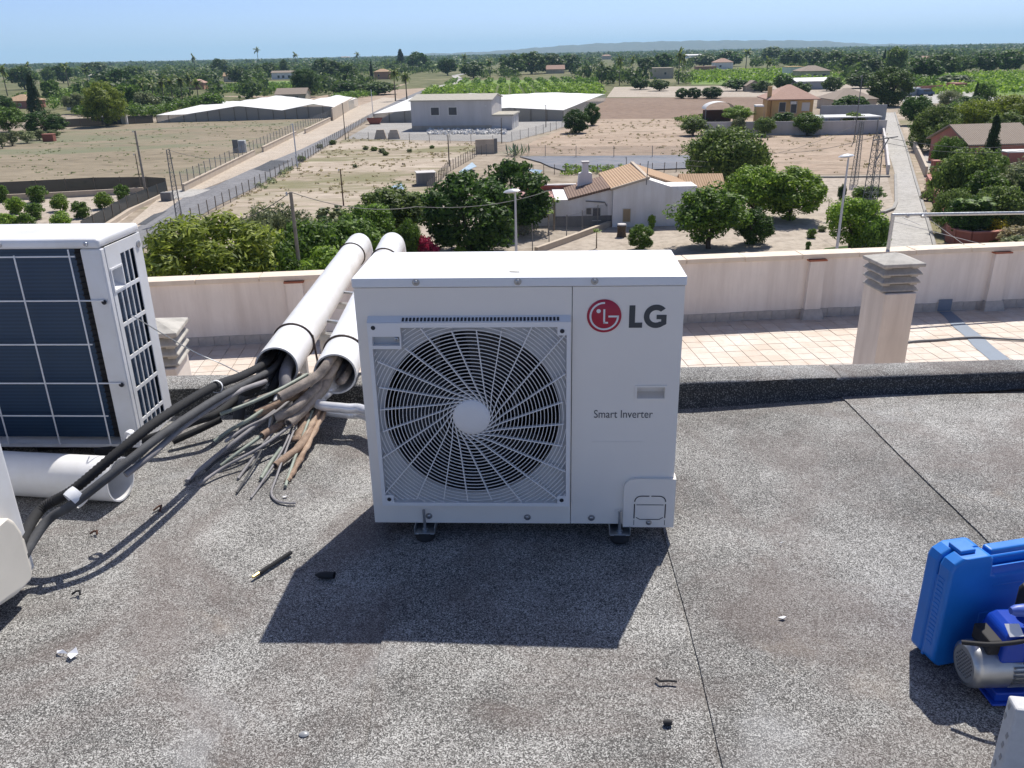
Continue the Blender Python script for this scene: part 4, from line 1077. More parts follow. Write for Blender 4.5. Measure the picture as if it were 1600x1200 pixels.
M['gravel'] = soil_mat('grey_gravel', (.27,.26,.25), (.34,.33,.315), (.40,.39,.37), .25)
M['asphalt'] = soil_mat('old_asphalt', (.17,.17,.18), (.21,.21,.22), (.25,.25,.26), .18)
M['asphalt_patch'] = soil_mat('asphalt_patch', (.085,.09,.10), (.10,.105,.115), (.12,.125,.135), .3)
M['verge'] = soil_mat('sandy_verge', (.37,.31,.25), (.46,.395,.325), (.53,.47,.40), .25)
M['conc_road'] = soil_mat('concrete_road', (.36,.345,.32), (.43,.415,.39), (.48,.465,.44), .20)
M['grass'] = soil_mat('garden_grass', (.035,.06,.02), (.06,.10,.03), (.11,.14,.05), .5)
M['orchard'] = soil_mat('orchard_floor', (.06,.09,.03), (.10,.13,.045), (.19,.18,.09), .12)
M['orchard_far'] = soil_mat('green_field', (.12,.19,.045), (.17,.25,.07), (.24,.30,.10), .03)
M['plain'] = soil_mat('mixed_groves', (.07,.085,.035), (.13,.135,.06), (.27,.235,.15), .012)
M['hill'] = soil_mat('hill_scrub', (.06,.065,.045), (.09,.09,.065), (.14,.125,.10), .0012)

g = MB(); rad = [0, 60, 150, 400, 1000, 3000, 9000, 26000, 48000]; nn = 64
g.v = [(0, 0, GZ)] + [(r*math.cos(2*math.pi*j/nn), r*math.sin(2*math.pi*j/nn), GZ) for r in rad[1:] for j in range(nn)]
g.f = [(0, 1+j, 1+(j+1) % nn) for j in range(nn)]
for k in range(len(rad)-2):
    o0, o1 = 1+k*nn, 1+(k+1)*nn
    g.f += [(o0+j, o1+j, o1+(j+1) % nn, o0+(j+1) % nn) for j in range(nn)]
g.m = [0]*len(g.f)
struct(g.build('ground', M['ground'], smooth=0))
def sheet(name, pts, dz, m, thick=0):
    P = [gp(x, y) for x, y in pts]; q = MB()
    tri = tessellate_polygon([[Vector((p.x, p.y, 0)) for p in P]])
    q.v = [(p.x, p.y, GZ + dz) for p in P]; q.f = [tuple(t) for t in tri]; q.m = [0]*len(q.f)
    return struct(q.build(name, m, smooth=0))
q = MB(); rr_ = [300, 420, 700, 1300, 2600, 6000, 14000]; na = 40
for r_ in rr_:
    for k in range(na+1):
        a_ = R(-50 + 100*k/na); q.v.append((r_*math.sin(a_), r_*math.cos(a_), GZ+.006))
for i in range(len(rr_)-1):
    for k in range(na): q.f.append((i*(na+1)+k, i*(na+1)+k+1, (i+1)*(na+1)+k+1, (i+1)*(na+1)+k)); q.m.append(0)
struct(q.build('far_plain', M['plain'], smooth=0))
sheet('mown_field', [(-60,246),(90,204),(130,196),(240,190),(530,186),(287,291),(255,291),(-60,304)], .02, M['field_brown'])
sheet('orchard_plot', [(-60,306),(250,300),(170,362),(-60,372)], .02, M['pale_soil'])
sheet('dry_lot', [(225,392),(300,350),(410,291),(545,213),(600,216),(770,224),(700,262),(668,300),(655,345),(560,400),(400,440)], .02, M['dry_lot'])
sheet('gravel_yard', [(540,217),(592,188),(650,183),(850,188),(925,184),(860,205),(795,222)], .03, M['gravel'])
sheet('stubble_field', [(792,242),(850,213),(930,186),(1385,178),(1386,272),(1080,275),(1078,246)], .02, M['stubble'])
sheet('ploughed_field', [(916,186),(946,153),(1192,152),(1200,185)], .03, M['plough'])
sheet('fallow_strip', [(948,152),(960,136),(1190,134),(1395,131),(1390,150),(1192,151)], .02, M['pale_soil'])
sheet('house_lot', [(640,420),(660,350),(690,300),(1080,277),(1386,274),(1398,324),(1388,420)], .015, M['pale_soil'])
sheet('citrus_grove_floor', [(655,152),(690,136),(938,134),(946,152)], .02, M['orchard'])
sheet('green_field_right', [(1452,152),(1462,117),(1640,112),(1640,148)], .02, M['orchard_far'])
sheet('green_field_far', [(1080,132),(1078,112),(1230,108),(1330,122),(1320,132)], .02, M['orchard_far'])
sheet('green_field_mid', [(690,134),(700,126),(935,124),(938,133)], .02, M['orchard_far'])
sheet('green_field_far_left', [(80,160),(70,140),(180,132),(150,165)], .02, M['orchard_far'])
sheet('green_hedge_field', [(380,140),(390,128),(470,126),(455,142)], .02, M['orchard_far'])
sheet('garden_ground', [(1400,178),(1640,150),(1640,420),(1475,420),(1440,300),(1412,205)], .01, M['dry_lot'])
sheet('yard_paving', [(1436,246),(1470,226),(1510,244),(1500,262),(1448,266)], .03, M['conc_road'])
sheet('car_park', [(1408,148),(1500,140),(1560,150),(1640,178),(1640,190),(1520,160),(1412,163)], .03, M['conc_road'])
sheet('lawn', [(1255,405),(1290,388),(1345,382),(1388,345),(1386,405)], .03, M['grass'])
sheet('left_field_strip', [(330,150),(500,150),(640,130),(600,142),(570,152),(545,158)], .02, M['stubble'])
sheet('side_lot', [(535,150),(560,143),(690,136),(640,152),(600,163),(560,172)], .015, M['stubble'])
# left road, verge, apron
LE = [(150,400),(205,362),(223,351),(262,327),(296,303),(340,289),(388,267),(472,233),(540,200),(585,175),(626,155),(655,143),(672,136)]
RE = [(190,440),(225,388),(240,378),(300,345),(340,322),(405,290),(462,258),(520,222),(548,203),(600,172),(640,155),(664,143),(678,136)]
def strip_road(name, le, re, dz, m):
    q = MB()
    for a, b in zip(le, re):
        A, B = gp(*a), gp(*b); q.v += [(A.x,A.y,GZ+dz), (B.x,B.y,GZ+dz)]
    q.f = [(2*i,2*i+1,2*i+3,2*i+2) for i in range(len(le)-1)]; q.m = [0]*len(q.f)
    return struct(q.build(name, m, smooth=0))
strip_road('road', LE, RE, .06, M['asphalt'])
strip_road('road_verge', [(140,395),(200,352),(260,300),(300,292),(400,243),(470,207),(530,180),(560,166),(600,152)], [(152,402),(207,364),(264,328),(300,303),(390,268),(473,234),(541,201),(587,175),(628,155)], .045, M['verge'])
strip_road('road_far', [(668,138),(690,133),(715,128),(705,118),(735,113)], [(678,138),(702,133),(730,128),(716,118),(742,113)], .05, M['conc_road'])
sheet('gate_apron', [(262,300),(290,296),(330,297),(300,308),(268,312)], .075, M['conc_road'])
sheet('asphalt_patch', [(215,352),(240,336),(262,330),(228,352)], .08, M['asphalt_patch'])
sheet('asphalt_patch', [(396,265),(424,251),(455,252),(420,269)], .08, M['asphalt_patch'])
# right lane with kerbs
RL = [(1392,440),(1388,391),(1390,350),(1399,324),(1399,275),(1388,238),(1382,200),(1380,176)]
RR = [(1468,440),(1461,391),(1450,350),(1444,329),(1429,279),(1416,232),(1405,200),(1398,176)]
strip_road('lane', RL, RR, .06, M['conc_road'])
M['kerb'] = mat('kerb_concrete', (.34,.33,.31), .9, var=.25, scale=1)
def kerb(name, pts, w, h, m):
    q = MB(); P = [gp(*p) for p in pts]
    for a, b in zip(P, P[1:]): q.bar(a + Vector((0,0,h/2)), b + Vector((0,0,h/2)), w, h)
    return struct(q.build(name, m, smooth=0))
kerb('lane_kerb', RR, .25, .2, M['kerb']); kerb('lane_kerb', [(1388,391),(1390,350)], .2, .15, M['kerb']); 
kerb('lot_kerb', [(1346,333),(1380,334),(1396,328),(1400,318),(1399,275)], .3, .25, M['kerb'])
kerb('lot_edge', [(1180,278),(1300,278),(1390,277)], .25, .2, M['kerb'])

# hills on the horizon
q = MB(); Dh = 9000.0
hp_ = [(640,84),(700,83),(770,80),(820,76),(870,72),(930,68),(1000,65.5),(1080,63.5),(1160,63),(1240,63),(1290,64),(1330,67),(1370,69),(1420,68.5),(1480,70),(1560,70),(1650,68)]
kx = 60
def ridge_y(px):
    for (a, b), (c, d) in zip(hp_, hp_[1:]):
        if px <= c: return b + (d-b)*(px-a)/(c-a)
    return hp_[-1][1]
rows = []
for i in range(140):
    px = 640 + i*7.3; p = on_y(px, ridge_y(px) + .5*math.sin(i*.9) + .4*math.sin(i*2.3), Dh)
    X = p.x; h = max(p.z - GZ, 2)
    rows.append([(X*.86, Dh*.86, GZ+.2), (X*.91, Dh*.91, GZ + h*(.30+.1*math.sin(i*1.7))), (X*.95, Dh*.95, GZ+h*(.72+.08*math.sin(i*1.1+2))), (X, Dh, GZ+h), (X*1.12, Dh*1.12, GZ+h*.8), (X*1.3, Dh*1.3, GZ+.2)])
for r_ in rows: q.v += r_
for i in range(139):
    for k in range(5): q.f.append((i*6+k, (i+1)*6+k, (i+1)*6+k+1, i*6+k+1)); q.m.append(0)
struct(q.build('hills', M['hill'], smooth=80))

# ================================================================== trees
L = {}
L['dark'] = leaf_mat('leaf_dark_green', (.012,.032,.009), (.060,.115,.028))
L['green'] = leaf_mat('leaf_green', (.025,.060,.012), (.115,.185,.038))
L['bright'] = leaf_mat('leaf_bright_green', (.045,.10,.014), (.19,.27,.05))
L['pine'] = leaf_mat('leaf_pine', (.040,.070,.012), (.20,.235,.045))
L['olive'] = leaf_mat('leaf_olive', (.06,.08,.05), (.20,.22,.155))
L['weep'] = leaf_mat('leaf_pepper', (.030,.060,.018), (.135,.18,.062))
L['cypress'] = leaf_mat('leaf_cypress', (.008,.020,.008), (.03,.055,.02))
L['palm'] = leaf_mat('leaf_palm', (.035,.055,.020), (.14,.17,.06))
L['far'] = leaf_mat('leaf_far', (.020,.045,.016), (.085,.125,.045))
L['pink'] = leaf_mat('flower_magenta', (.20,.01,.06), (.42,.03,.13))
L['oleander'] = leaf_mat('flower_pale_pink', (.10,.08,.04), (.50,.20,.22))
L['yellow'] = leaf_mat('flower_yellow', (.12,.12,.02), (.55,.42,.04))
L['cactus'] = leaf_mat('cactus_pads', (.07,.09,.05), (.17,.19,.12), .05)
L['agave'] = leaf_mat('agave_leaf', (.06,.10,.07), (.16,.20,.15), .1)
L['dry'] = leaf_mat('dry_scrub', (.20,.17,.13), (.27,.235,.19))
M['bark'] = mat('bark', (.10,.075,.055), .95, var=.5, scale=6)
M['palm_bark'] = mat('palm_bark', (.15,.12,.09), .95, var=.5, scale=6)
M['papaya_bark'] = mat('papaya_bark', (.26,.20,.14), .9, var=.3, scale=6)

def quads_mesh(name, V, m):
    n_ = len(V) // 4
    me = bpy.data.meshes.new(name); me.vertices.add(len(V)); me.vertices.foreach_set('co', V.astype(np.float32).ravel())
    me.loops.add(len(V)); me.loops.foreach_set('vertex_index', np.arange(len(V), dtype=np.int32))
    me.polygons.add(n_); me.polygons.foreach_set('loop_start', np.arange(0, len(V), 4, dtype=np.int32))
    me.update(calc_edges=True); me.materials.append(m); return me
def unit(a): return a / (np.linalg.norm(a, axis=1, keepdims=True) + 1e-9)
def leaves(P, Nn, size, asp=.5, rng=RNG, droop=0):
    k = len(P); t = unit(np.cross(Nn, unit(rng.normal(size=(k,3))))); 
    if droop: t = unit(t*(1-droop) + np.array([0,0,-1.])*droop); 
    b = unit(np.cross(Nn, t)); s = (size*rng.uniform(.6,1.35,(k,1)))
    return np.stack([P - t*s, P + b*s*asp, P + t*s, P - b*s*asp], 1).reshape(-1,3)
def clumps(C, r, n_, size, asp=.5, rng=RNG, squash=.8, up=.25, droop=0):
    out = []
    for c, rr in zip(C, r):
        d = unit(rng.normal(size=(n_,3))); rad_ = rng.uniform(.25,1,(n_,1))**.5
        P = c + d*rad_*rr*np.array([1,1,squash]); Nn = unit(d + rng.normal(size=(n_,3))*.45 + np.array([0,0,up]))
        out.append(leaves(P, Nn, size, asp, rng, droop))
    return np.concatenate(out)
def crown_pts(k, rng, lo, hi, rx, shape='ball', inner=.35):
    """clump centres filling a crown between heights lo..hi (unit tree), irregular outline"""
    out = []
    lob = [(rng.uniform(0,6.28), rng.uniform(-.6,.9), rng.uniform(.75,1.15)) for _ in range(7)]
    while len(out) < k:
        d = rng.normal(size=3); d /= np.linalg.norm(d)
        if d[2] < -.55 and rng.random() < .5: continue
        a = math.atan2(d[1], d[0]); f_ = 1.0
        for la, lz, lf in lob:
            if abs((a-la+3.14159) % 6.28318 - 3.14159) < .7 and abs(d[2]-lz) < .45: f_ = f_*.5 + lf*.5
        rr = (1 - inner*rng.random()**1.6) * f_
        z = (lo+hi)/2 + d[2]*(hi-lo)/2*rr
        w_ = rx
        if shape == 'cone': w_ = rx*(1.08 - .95*(z-lo)/(hi-lo))
        elif shape == 'dome': w_ = rx*(1.05 if z < (lo+hi)/2 else 1.0)
        out.append((d[0]*w_*rr, d[1]*w_*rr, z))
    return np.array(out)
def trunk_mesh(name, h0, r0, C, rng, m, nb=6):
    q = MB(); fork = h0
    q.tube(spline([(0,0,-.02),(rng.uniform(-.02,.02),rng.uniform(-.02,.02),fork*.5),(rng.uniform(-.03,.03),rng.uniform(-.03,.03),fork)], 3), [r0*1.25]+[r0]*3+[r0*.9]*2+[r0*.8], 7)
    top = Vector(q.v[-4])
    for i in range(nb):
        c = C[rng.integers(len(C))]*np.array([.72,.72,1]); e = Vector((c[0], c[1], max(fork+.08, c[2]*.92)))
        b0 = Vector((0,0,fork*rng.uniform(.75,1.0)))
        q.tube(spline([b0, b0.lerp(e,.5) + Vector((rng.uniform(-.03,.03), rng.uniform(-.03,.03), .03)), e], 3), [r0*.55,r0*.5,r0*.45,r0*.4,r0*.3,r0*.22,r0*.12], 5)
    return q.mesh(name, m, 60)
PROTO = {}
def proto(kind, var, lod):
    key = (kind, var, lod)
    if key in PROTO: return PROTO[key]
    rng = np.random.default_rng(abs(hash(kind)) % 1000 + var*17 + (5 if lod == 'lo' else 0)) if False else np.random.default_rng(sum(map(ord, kind))*7 + var*17 + (5 if lod == 'lo' else 0))
    hi = lod == 'hi'; f_ = 1.0 if hi else 2.1; nl = 1.0 if hi else .22
    K = lambda n_: int(n_ * nl)
    lm, bm = L['green'], M['bark']; tr = None
    if kind == 'round':
        C = crown_pts(110, rng, .04, .90, .40, inner=.3); V = clumps(C, rng.uniform(.08,.14,len(C)), K(120), .022*f_, .6, rng); lm = L['dark']; tr = trunk_mesh('trunk', .18, .035, C, rng, bm)
    elif kind == 'green':
        C = crown_pts(90, rng, .14, .89, .40, inner=.45); V = clumps(C, rng.uniform(.09,.16,len(C)), K(125), .024*f_, .55, rng); tr = trunk_mesh('trunk', .22, .03, C, rng, bm)
    elif kind == 'bright':
        C = crown_pts(75, rng, .10, .88, .40, inner=.45); V = clumps(C, rng.uniform(.10,.17,len(C)), K(130), .026*f_, .55, rng); lm = L['bright']; tr = trunk_mesh('trunk', .2, .03, C, rng, bm)
    elif kind == 'olive':
        C = crown_pts(75, rng, .12, .88, .40, inner=.6); V = clumps(C, rng.uniform(.09,.16,len(C)), K(140), .024*f_, .38, rng, up=.1); lm = L['olive']; tr = trunk_mesh('trunk', .18, .035, C, rng, bm, 8)
    elif kind == 'pine':
        C = crown_pts(110, rng, .08, .88, .40, inner=.45); V = clumps(C, rng.uniform(.08,.14,len(C)), K(150), .028*f_, .26, rng, squash=.75, up=.6); lm = L['pine']; tr = trunk_mesh('trunk', .25, .035, C, rng, bm, 8)
    elif kind == 'weep':
        C = crown_pts(60, rng, .40, .91, .38, inner=.5); parts = [clumps(C, rng.uniform(.10,.15,len(C)), K(90), .022*f_, .45, rng, droop=.35)]
        for c in crown_pts(120, rng, .35, .86, .41, inner=.45):      # hanging strands
            n_ = K(70); ln_ = rng.uniform(.18,.42); t = rng.random((n_,1))
            P = c + np.concatenate([rng.normal(size=(n_,2))*.022 + np.array([c[0],c[1]])*.25*t, -ln_*t], 1); P[:,2] = np.maximum(P[:,2], .06)
            parts.append(leaves(P, unit(rng.normal(size=(n_,3))*np.array([1,1,.4])), .024*f_, .4, rng, .6))
        V = np.concatenate(parts); lm = L['weep']; tr = trunk_mesh('trunk', .3, .035, C, rng, bm, 7)
    elif kind == 'cypress':
        C = np.array([( .36*(1-z)**.8*math.cos(a), .36*(1-z)**.8*math.sin(a), .05+.95*z) for z, a in zip(np.linspace(0,.97,60)**1.0, rng.uniform(0,6.28,60)*3)])
        V = clumps(C, .10+.16*(1-C[:,2]), K(90), .045*f_, .35, rng, squash=.8, up=.5); lm = L['cypress']; tr = trunk_mesh('trunk', .2, .05, C, rng, bm, 1)
    elif kind == 'bush':
        C = crown_pts(36, rng, .0, .84, .37, inner=.5); C[:,2] = np.maximum(C[:,2], .08); V = clumps(C, rng.uniform(.13,.21,len(C)), K(90), .042*f_, .55, rng); tr = trunk_mesh('trunk', .12, .025, C, rng, bm, 5)
    elif kind in ('palm', 'datepalm'):
        q = []; nf = 26 if hi else 15; cz = .80
        for i in range(nf):
            a = rng.uniform(0,6.28); el = rng.uniform(-.7,1.25); ln_ = (.30 if kind == 'palm' else .36)*rng.uniform(.85,1.1); prev = np.array([0,0,cz]); e_ = el
            ns = 6 if hi else 4
            for k in range(ns):
                d = np.array([math.cos(a)*math.cos(e_), math.sin(a)*math.cos(e_), math.sin(e_)]); nx_ = prev + d*ln_/ns; sd = np.array([-math.sin(a), math.cos(a), 0]); w_ = .040*(1 - .7*k/ns)*(1 if hi else 1.5)
                dn = np.array([0,0,-w_*.7])
                q += [prev, prev + sd*w_*1.5 + dn, nx_ + sd*w_*1.2 + dn, nx_, prev, nx_, nx_ - sd*w_*1.2 + dn, prev - sd*w_*1.5 + dn]
                prev = nx_; e_ -= .30 if el > 0 else .2
        V = np.array(q); lm = L['palm']; mb = MB(); mb.tube([(0,0,-.01),(.008,0,.3),(.004,.004,.6),(0,0,cz+.01)], [.028,.020,.018,.020], 8)
        mb.lathe([(.02,cz-.09),(.034,cz-.03),(.030,cz),(0,cz+.02)], 8); tr = mb.mesh('trunk', M['palm_bark'], 60)
    elif kind == 'papaya':
        q = []; cz = .78
        for i in range(18):
            a = rng.uniform(0,6.28); el = rng.uniform(-.3,1.0); d = np.array([math.cos(a)*math.cos(el), math.sin(a)*math.cos(el), math.sin(el)]); tip = np.array([0,0,cz]) + d*rng.uniform(.12,.2)
            for j in range(7):
                aa = a + (j-3)*.45; dd = np.array([math.cos(aa)*.8, math.sin(aa)*.8, -.25]); sd = np.array([-math.sin(aa), math.cos(aa), .2])*.022; q += [tip, tip + dd*.05 + sd, tip + dd*.12, tip + dd*.05 - sd]
        V = np.array(q); lm = L['bright']; mb = MB(); mb.tube([(0,0,-.01),(.01,0,.4),(0,0,cz)], [.035,.028,.02], 8); tr = mb.mesh('trunk', M['papaya_bark'], 60)
    elif kind == 'cactus':
        C = crown_pts(85, rng, .05, .9, .45, inner=.8); V = clumps(C, np.full(len(C), .06), K(9), .055, .75, rng, up=0); lm = L['cactus']; tr = trunk_mesh('trunk', .3, .03, C, rng, M['bark'], 6)
    elif kind == 'agave':
        q = []
        for i in range(46):
            a = rng.uniform(0,6.28); el = rng.uniform(.25,1.4); d = np.array([math.cos(a)*math.cos(el)*.5, math.sin(a)*math.cos(el)*.5, math.sin(el)*.9]); o_ = rng.normal(size=3)*np.array([.2,.2,0]); sd = np.array([-math.sin(a), math.cos(a), 0])*.03
            q += [o_ - sd, o_ + d*.55 - sd*1.1, o_ + d, o_ + d*.55 + sd*1.1]
        V = np.array(q); lm = L['agave']; mb = MB(); mb.lathe([(.09,0),(.06,.1),(0,.14)], 8); tr = mb.mesh('root_stock', M['bark'], 60)
    PROTO[key] = (quads_mesh('crown', V, lm), tr)
    return PROTO[key]
TINT = {}
ORD = 'first second third fourth fifth sixth seventh eighth ninth tenth eleventh twelfth thirteenth fourteenth fifteenth sixteenth seventeenth eighteenth nineteenth twentieth'.split()
ORD += ['twenty-' + o_ for o_ in ORD[:9]] + ['thirtieth'] + ['thirty-' + o_ for o_ in ORD[:9]] + ['fortieth'] + ['forty-' + o_ for o_ in ORD[:9]]
def tree(kind, cx, ytop, ybase, wpx, label, name=None, D=None, lod='hi', var=0, leaf=None, cat='tree', group=None, rz=None, sink=0):
    base = gp(cx, ybase) if D is None else None
    if D is not None:
        p = on_y(cx, (ytop+ybase)/2, D); base = Vector((p.x, D, GZ))
    h = on_y(cx, ytop, base.y).z - GZ; w_ = px_size(wpx, Vector((base.x, base.y, GZ + h/2)))
    if kind not in ('palm','datepalm','papaya','cypress'): w_ *= 1.17; h *= 1.10
    crown, tr = proto(kind, var, lod)
    if leaf is not None:
        k2 = (crown.name, leaf)
        if k2 not in TINT: c2 = crown.copy(); c2.materials.clear(); c2.materials.append(L[leaf]); TINT[k2] = c2
        crown = TINT[k2]
    names = {'cypress':'cypress_tree','palm':'palm_tree','datepalm':'palm_tree','pine':'pine_tree','olive':'olive_tree','bush':'bush','cactus':'cactus','agave':'agave_plant','papaya':'papaya_tree','weep':'pepper_tree'}
    cats = {'bush':'bush','cactus':'cactus','agave':'plant','palm':'palm tree','datepalm':'palm tree'}
    t = thing(name or names.get(kind, 'leafy_tree'), label, cats.get(kind, cat), (base.x, base.y, GZ - sink), 0, group)
    if rz is None: rz = (base.x*7.3 + base.y*3.1) % 6.28
    t.rotation_euler = (0, 0, rz); t.scale = (w_, w_, h) if kind not in ('palm','datepalm','papaya') else (max(w_/.62, h*.55), max(w_/.62, h*.55), h)
    place(crown, 'crown', t); 
    if tr is not None: place(tr, 'trunk' if kind != 'agave' else 'root_stock', t)
    return t

# ---- close to the building
tree('pine', 330, 332, 470, 225, 'bushy bright green pine just below the parapet at the left', D=47)
tree('olive', 437, 318, 420, 112, 'grey green olive tree behind the leaning wooden pole', D=60)
tree('cactus', 528, 320, 362, 70, 'grey prickly pear clump at the edge of the dry lot', D=73)
tree('bright', 480, 350, 440, 110, 'bright green fruit tree in front of the olive tree', D=54, leaf='green')
tree('bright', 545, 345, 440, 120, 'low green fruit tree behind the tops of the white pipes', D=56, var=1, leaf='green')
tree('green', 615, 293, 378, 125, 'olive green rounded tree left of the two big dark trees', D=70, leaf='weep')
tree('bush', 655, 298, 322, 34, 'yellow green shrub by the corner of the dry lot', D=88, leaf='bright')
tree('round', 733, 268, 396, 146, 'large dark green tree, nearer of the dark pair', lod='hi', D=66, sink=.3)
tree('round', 800, 246, 378, 118, 'large dark green tree, farther of the dark pair', D=74, var=1, sink=.3)
tree('bush', 668, 366, 398, 36, 'magenta flowering bougainvillea behind the white lid', D=62, leaf='pink', name='bougainvillea')
tree('bush', 720, 384, 400, 24, 'small pale green plant at the foot of the dark tree', D=62, leaf='bright')
tree('papaya', 866, 303, 360, 26, 'tall papaya tree beside the white house')
tree('papaya', 857, 324, 368, 24, 'shorter papaya tree in front of the tall one')
tree('papaya', 932, 354, 388, 20, 'small papaya tree in the yard of the white house')
tree('round', 1001, 352, 392, 40, 'small round dark bush tree in front of the white gable', D=66, leaf='green')
tree('bush', 1018, 334, 358, 12, 'thin green sapling against the white gable wall', leaf='bright')
tree('weep', 1131, 204, 300, 128, 'tall weeping pepper tree behind the white house')
tree('green', 1110, 292, 392, 118, 'wide olive green tree in front of the house corner', D=66)
tree('round', 1180, 326, 386, 58, 'dark green tree in the shade of its neighbour', D=67, var=1)
tree('bright', 1180, 262, 352, 90, 'light green tree with a broad crown, left of a pair', var=0, D=78)
tree('bright', 1236, 262, 362, 98, 'light green tree with a broad crown, right of a pair', var=1, D=77)
tree('bush', 1267, 356, 372, 16, 'small round shrub on the bare soil')
tree('bush', 1262, 376, 390, 9, 'tiny upright shrub near the lawn')
tree('bush', 1284, 352, 362, 14, 'low flat shrub on the bare soil', leaf='olive')
tree('green', 1314, 289, 316, 14, 'clipped lollipop tree by the lane', leaf='dark', name='clipped_tree')
tree('bush', 1352, 288, 320, 50, 'green bush behind the lattice mast', leaf='green')
tree('green', 1334, 308, 390, 82, 'leafy green tree in front of the lattice mast', D=64, leaf='bright', var=1)
tree('bush', 1368, 338, 400, 44, 'long green hedge shrub along the lane', D=61, leaf='green')
tree('papaya', 1292, 306, 345, 14, 'bare leaning trunk with a small tuft of leaves')
tree('olive', 402, 332, 430, 70, 'grey green olive tree at the left of the row below the dry lot', D=57, var=1)
tree('green', 505, 345, 425, 90, 'dense green tree in the row below the dry lot', D=62, leaf='dark')
tree('green', 575, 318, 410, 86, 'dark leafy tree left of the rounded olive green one', D=64, var=1, leaf='green')
tree('bright', 425, 385, 470, 95, 'bright fruit tree between the pine and the wooden pole', D=48, leaf='green')
tree('bright', 515, 388, 470, 110, 'bright fruit tree in front of the row, behind the white pipe', D=49, var=1)
tree('green', 640, 345, 400, 40, 'small leafy tree left of the bougainvillea', D=62, leaf='green')
# ---- left orchard
for i, (x, y, w_) in enumerate([(60,316,30),(27,334,28),(56,343,28),(95,330,26),(129,341,28),(164,326,27),(193,315,22),(16,360,30),(44,358,26),(97,357,30),(4,316,22)]):
    lab = ['in the back row by the black net','in the second row, left','in the third row, left','in the second row, middle','in the third row, right','in the second row, right','nearest the corner of the nets','half hidden by the old unit, leftmost','half hidden by the old unit, second','half hidden by the old unit, third','in the back row at the picture edge'][i]
    tree('bush', x, y-28, y, w_, 'young citrus tree ' + lab, name='citrus_tree', leaf='bright' if i % 2 else 'green', cat='tree', group='young citrus trees', var=i % 2)
for i, (x, y, s_) in enumerate([(585,236,9),(597,239,10),(603,243,8),(572,234,8),(471,252,12),(500,232,9),(520,226,10),(640,238,7),(675,232,7),(555,262,7)]):
    tree('bush', x, y-s_*.8, y, s_*1.2, 'small weedy bush on the dry lot, ' + ORD[sorted([585,597,603,572,471,500,520,640,675,555]).index(x)] + ' from the left', leaf='olive' if i % 2 else 'weep', lod='lo', group='weedy bushes on the dry lot', var=i % 2)
# ---- across the brown field
tree('pine', 168, 128, 197, 66, 'umbrella shaped pine standing alone behind the brown field', var=1)
tree('cypress', 58, 116, 178, 24, 'slender dark cypress at the far left')
tree('round', 72, 174, 208, 62, 'broad dark green tree at the corner of the brown field', lod='hi', var=1)
tree('green', 15, 168, 206, 55, 'green tree at the left edge behind the field', leaf='green')
tree('green', 8, 150, 182, 40, 'bushy tree beside the red roofed house', leaf='dark')
for i, (x, w_) in enumerate([(4,16),(20,24),(42,26),(62,24),(84,22)]): tree('olive', x, 204-i*.5, 232-i*4.2, w_, ORD[i] + ' from the left in the grey olive row along the field edge', lod='lo', group='olive row', cat='tree')
for i, (x, yt, yb) in enumerate([(228,120,170),(243,122,170),(258,116,167),(272,118,168),(287,114,166),(300,112,164),(312,120,166)]):
    tree('palm', x, yt, yb, 22, ORD[i] + ' palm from the left in the clump before the net tent', lod='lo', var=i % 2, group='palms by the net tent')
GX_ = sorted([205,232,255,190,120,82,330])
for (x, yt, yb, w_, kd) in [(205,132,172,44,'green'),(232,142,176,40,'olive'),(255,150,172,40,'round'),(190,108,140,34,'round'),(120,145,178,34,'olive'),(82,126,158,30,'green'),(330,146,172,40,'green')]:
    tree(kd, x, yt, yb, w_, ORD[GX_.index(x)] + ' garden tree from the left behind the brown field and palms', lod='lo', group='garden trees by the palms')
tree('pine', 479, 106, 152, 44, 'dark rounded pine behind the net tent', leaf='dark', var=0)
tree('bush', 396, 131, 146, 24, 'grey round shrub behind the net tent', leaf='olive', lod='lo')
tree('palm', 618, 103, 158, 26, 'fan palm left of the warehouse, left of the pair', name='palm_tree')
tree('palm', 636, 108, 156, 26, 'fan palm left of the warehouse, right of the pair', var=1, name='palm_tree')
tree('cypress', 581, 97, 124, 7, 'thin cypress beside the terracotta house', lod='lo')
tree('round', 655, 82, 112, 36, 'big dark rounded tree on the horizon left of centre', lod='lo')
tree('cypress', 627, 78, 110, 18, 'pointed conifer on the horizon left of centre', lod='lo')
tree('round', 900, 172, 208, 40, 'dark ball shaped tree on the stubble, nearer of two')
tree('round', 924, 161, 196, 26, 'dark ball shaped tree on the stubble, farther of two', var=1)
tree('agave', 805, 222, 243, 36, 'grey green agave clump at the edge of the stubble')
for i, (x, w_) in enumerate([(1065,20),(1084,22),(1112,32)]): tree('round', x, 138-i, 154, w_, 'dark round tree on the fallow strip, ' + ['left of three','middle of three','right of three'][i], lod='hi', group='round trees on the fallow strip', var=i % 2)
tree('green', 1083, 184, 212, 44, 'low spreading tree with a visible trunk by the grey wall', leaf='weep')
tree('green', 1152, 166, 192, 46, 'bright green round tree left of the yellow house', leaf='bright', lod='hi')
tree('green', 1153, 184, 212, 22, 'small grey green tree in front of the grey wall', leaf='olive', lod='hi')
tree('green', 1194, 183, 213, 32, 'small spreading tree in front of the yellow house', leaf='weep', lod='hi', var=1)
tree('green', 1260, 177, 212, 46, 'leafy tree in front of the grey wall, right of the hedge', leaf='green', lod='hi')
tree('bush', 1222, 174, 196, 36, 'square clipped dark hedge in front of the yellow house', leaf='dark', name='clipped_hedge')
tree('green', 1330, 176, 206, 34, 'tree in front of the carport', leaf='weep', lod='lo')
tree('green', 1328, 150, 176, 50, 'green tree behind the long white roof', leaf='dark', lod='lo')
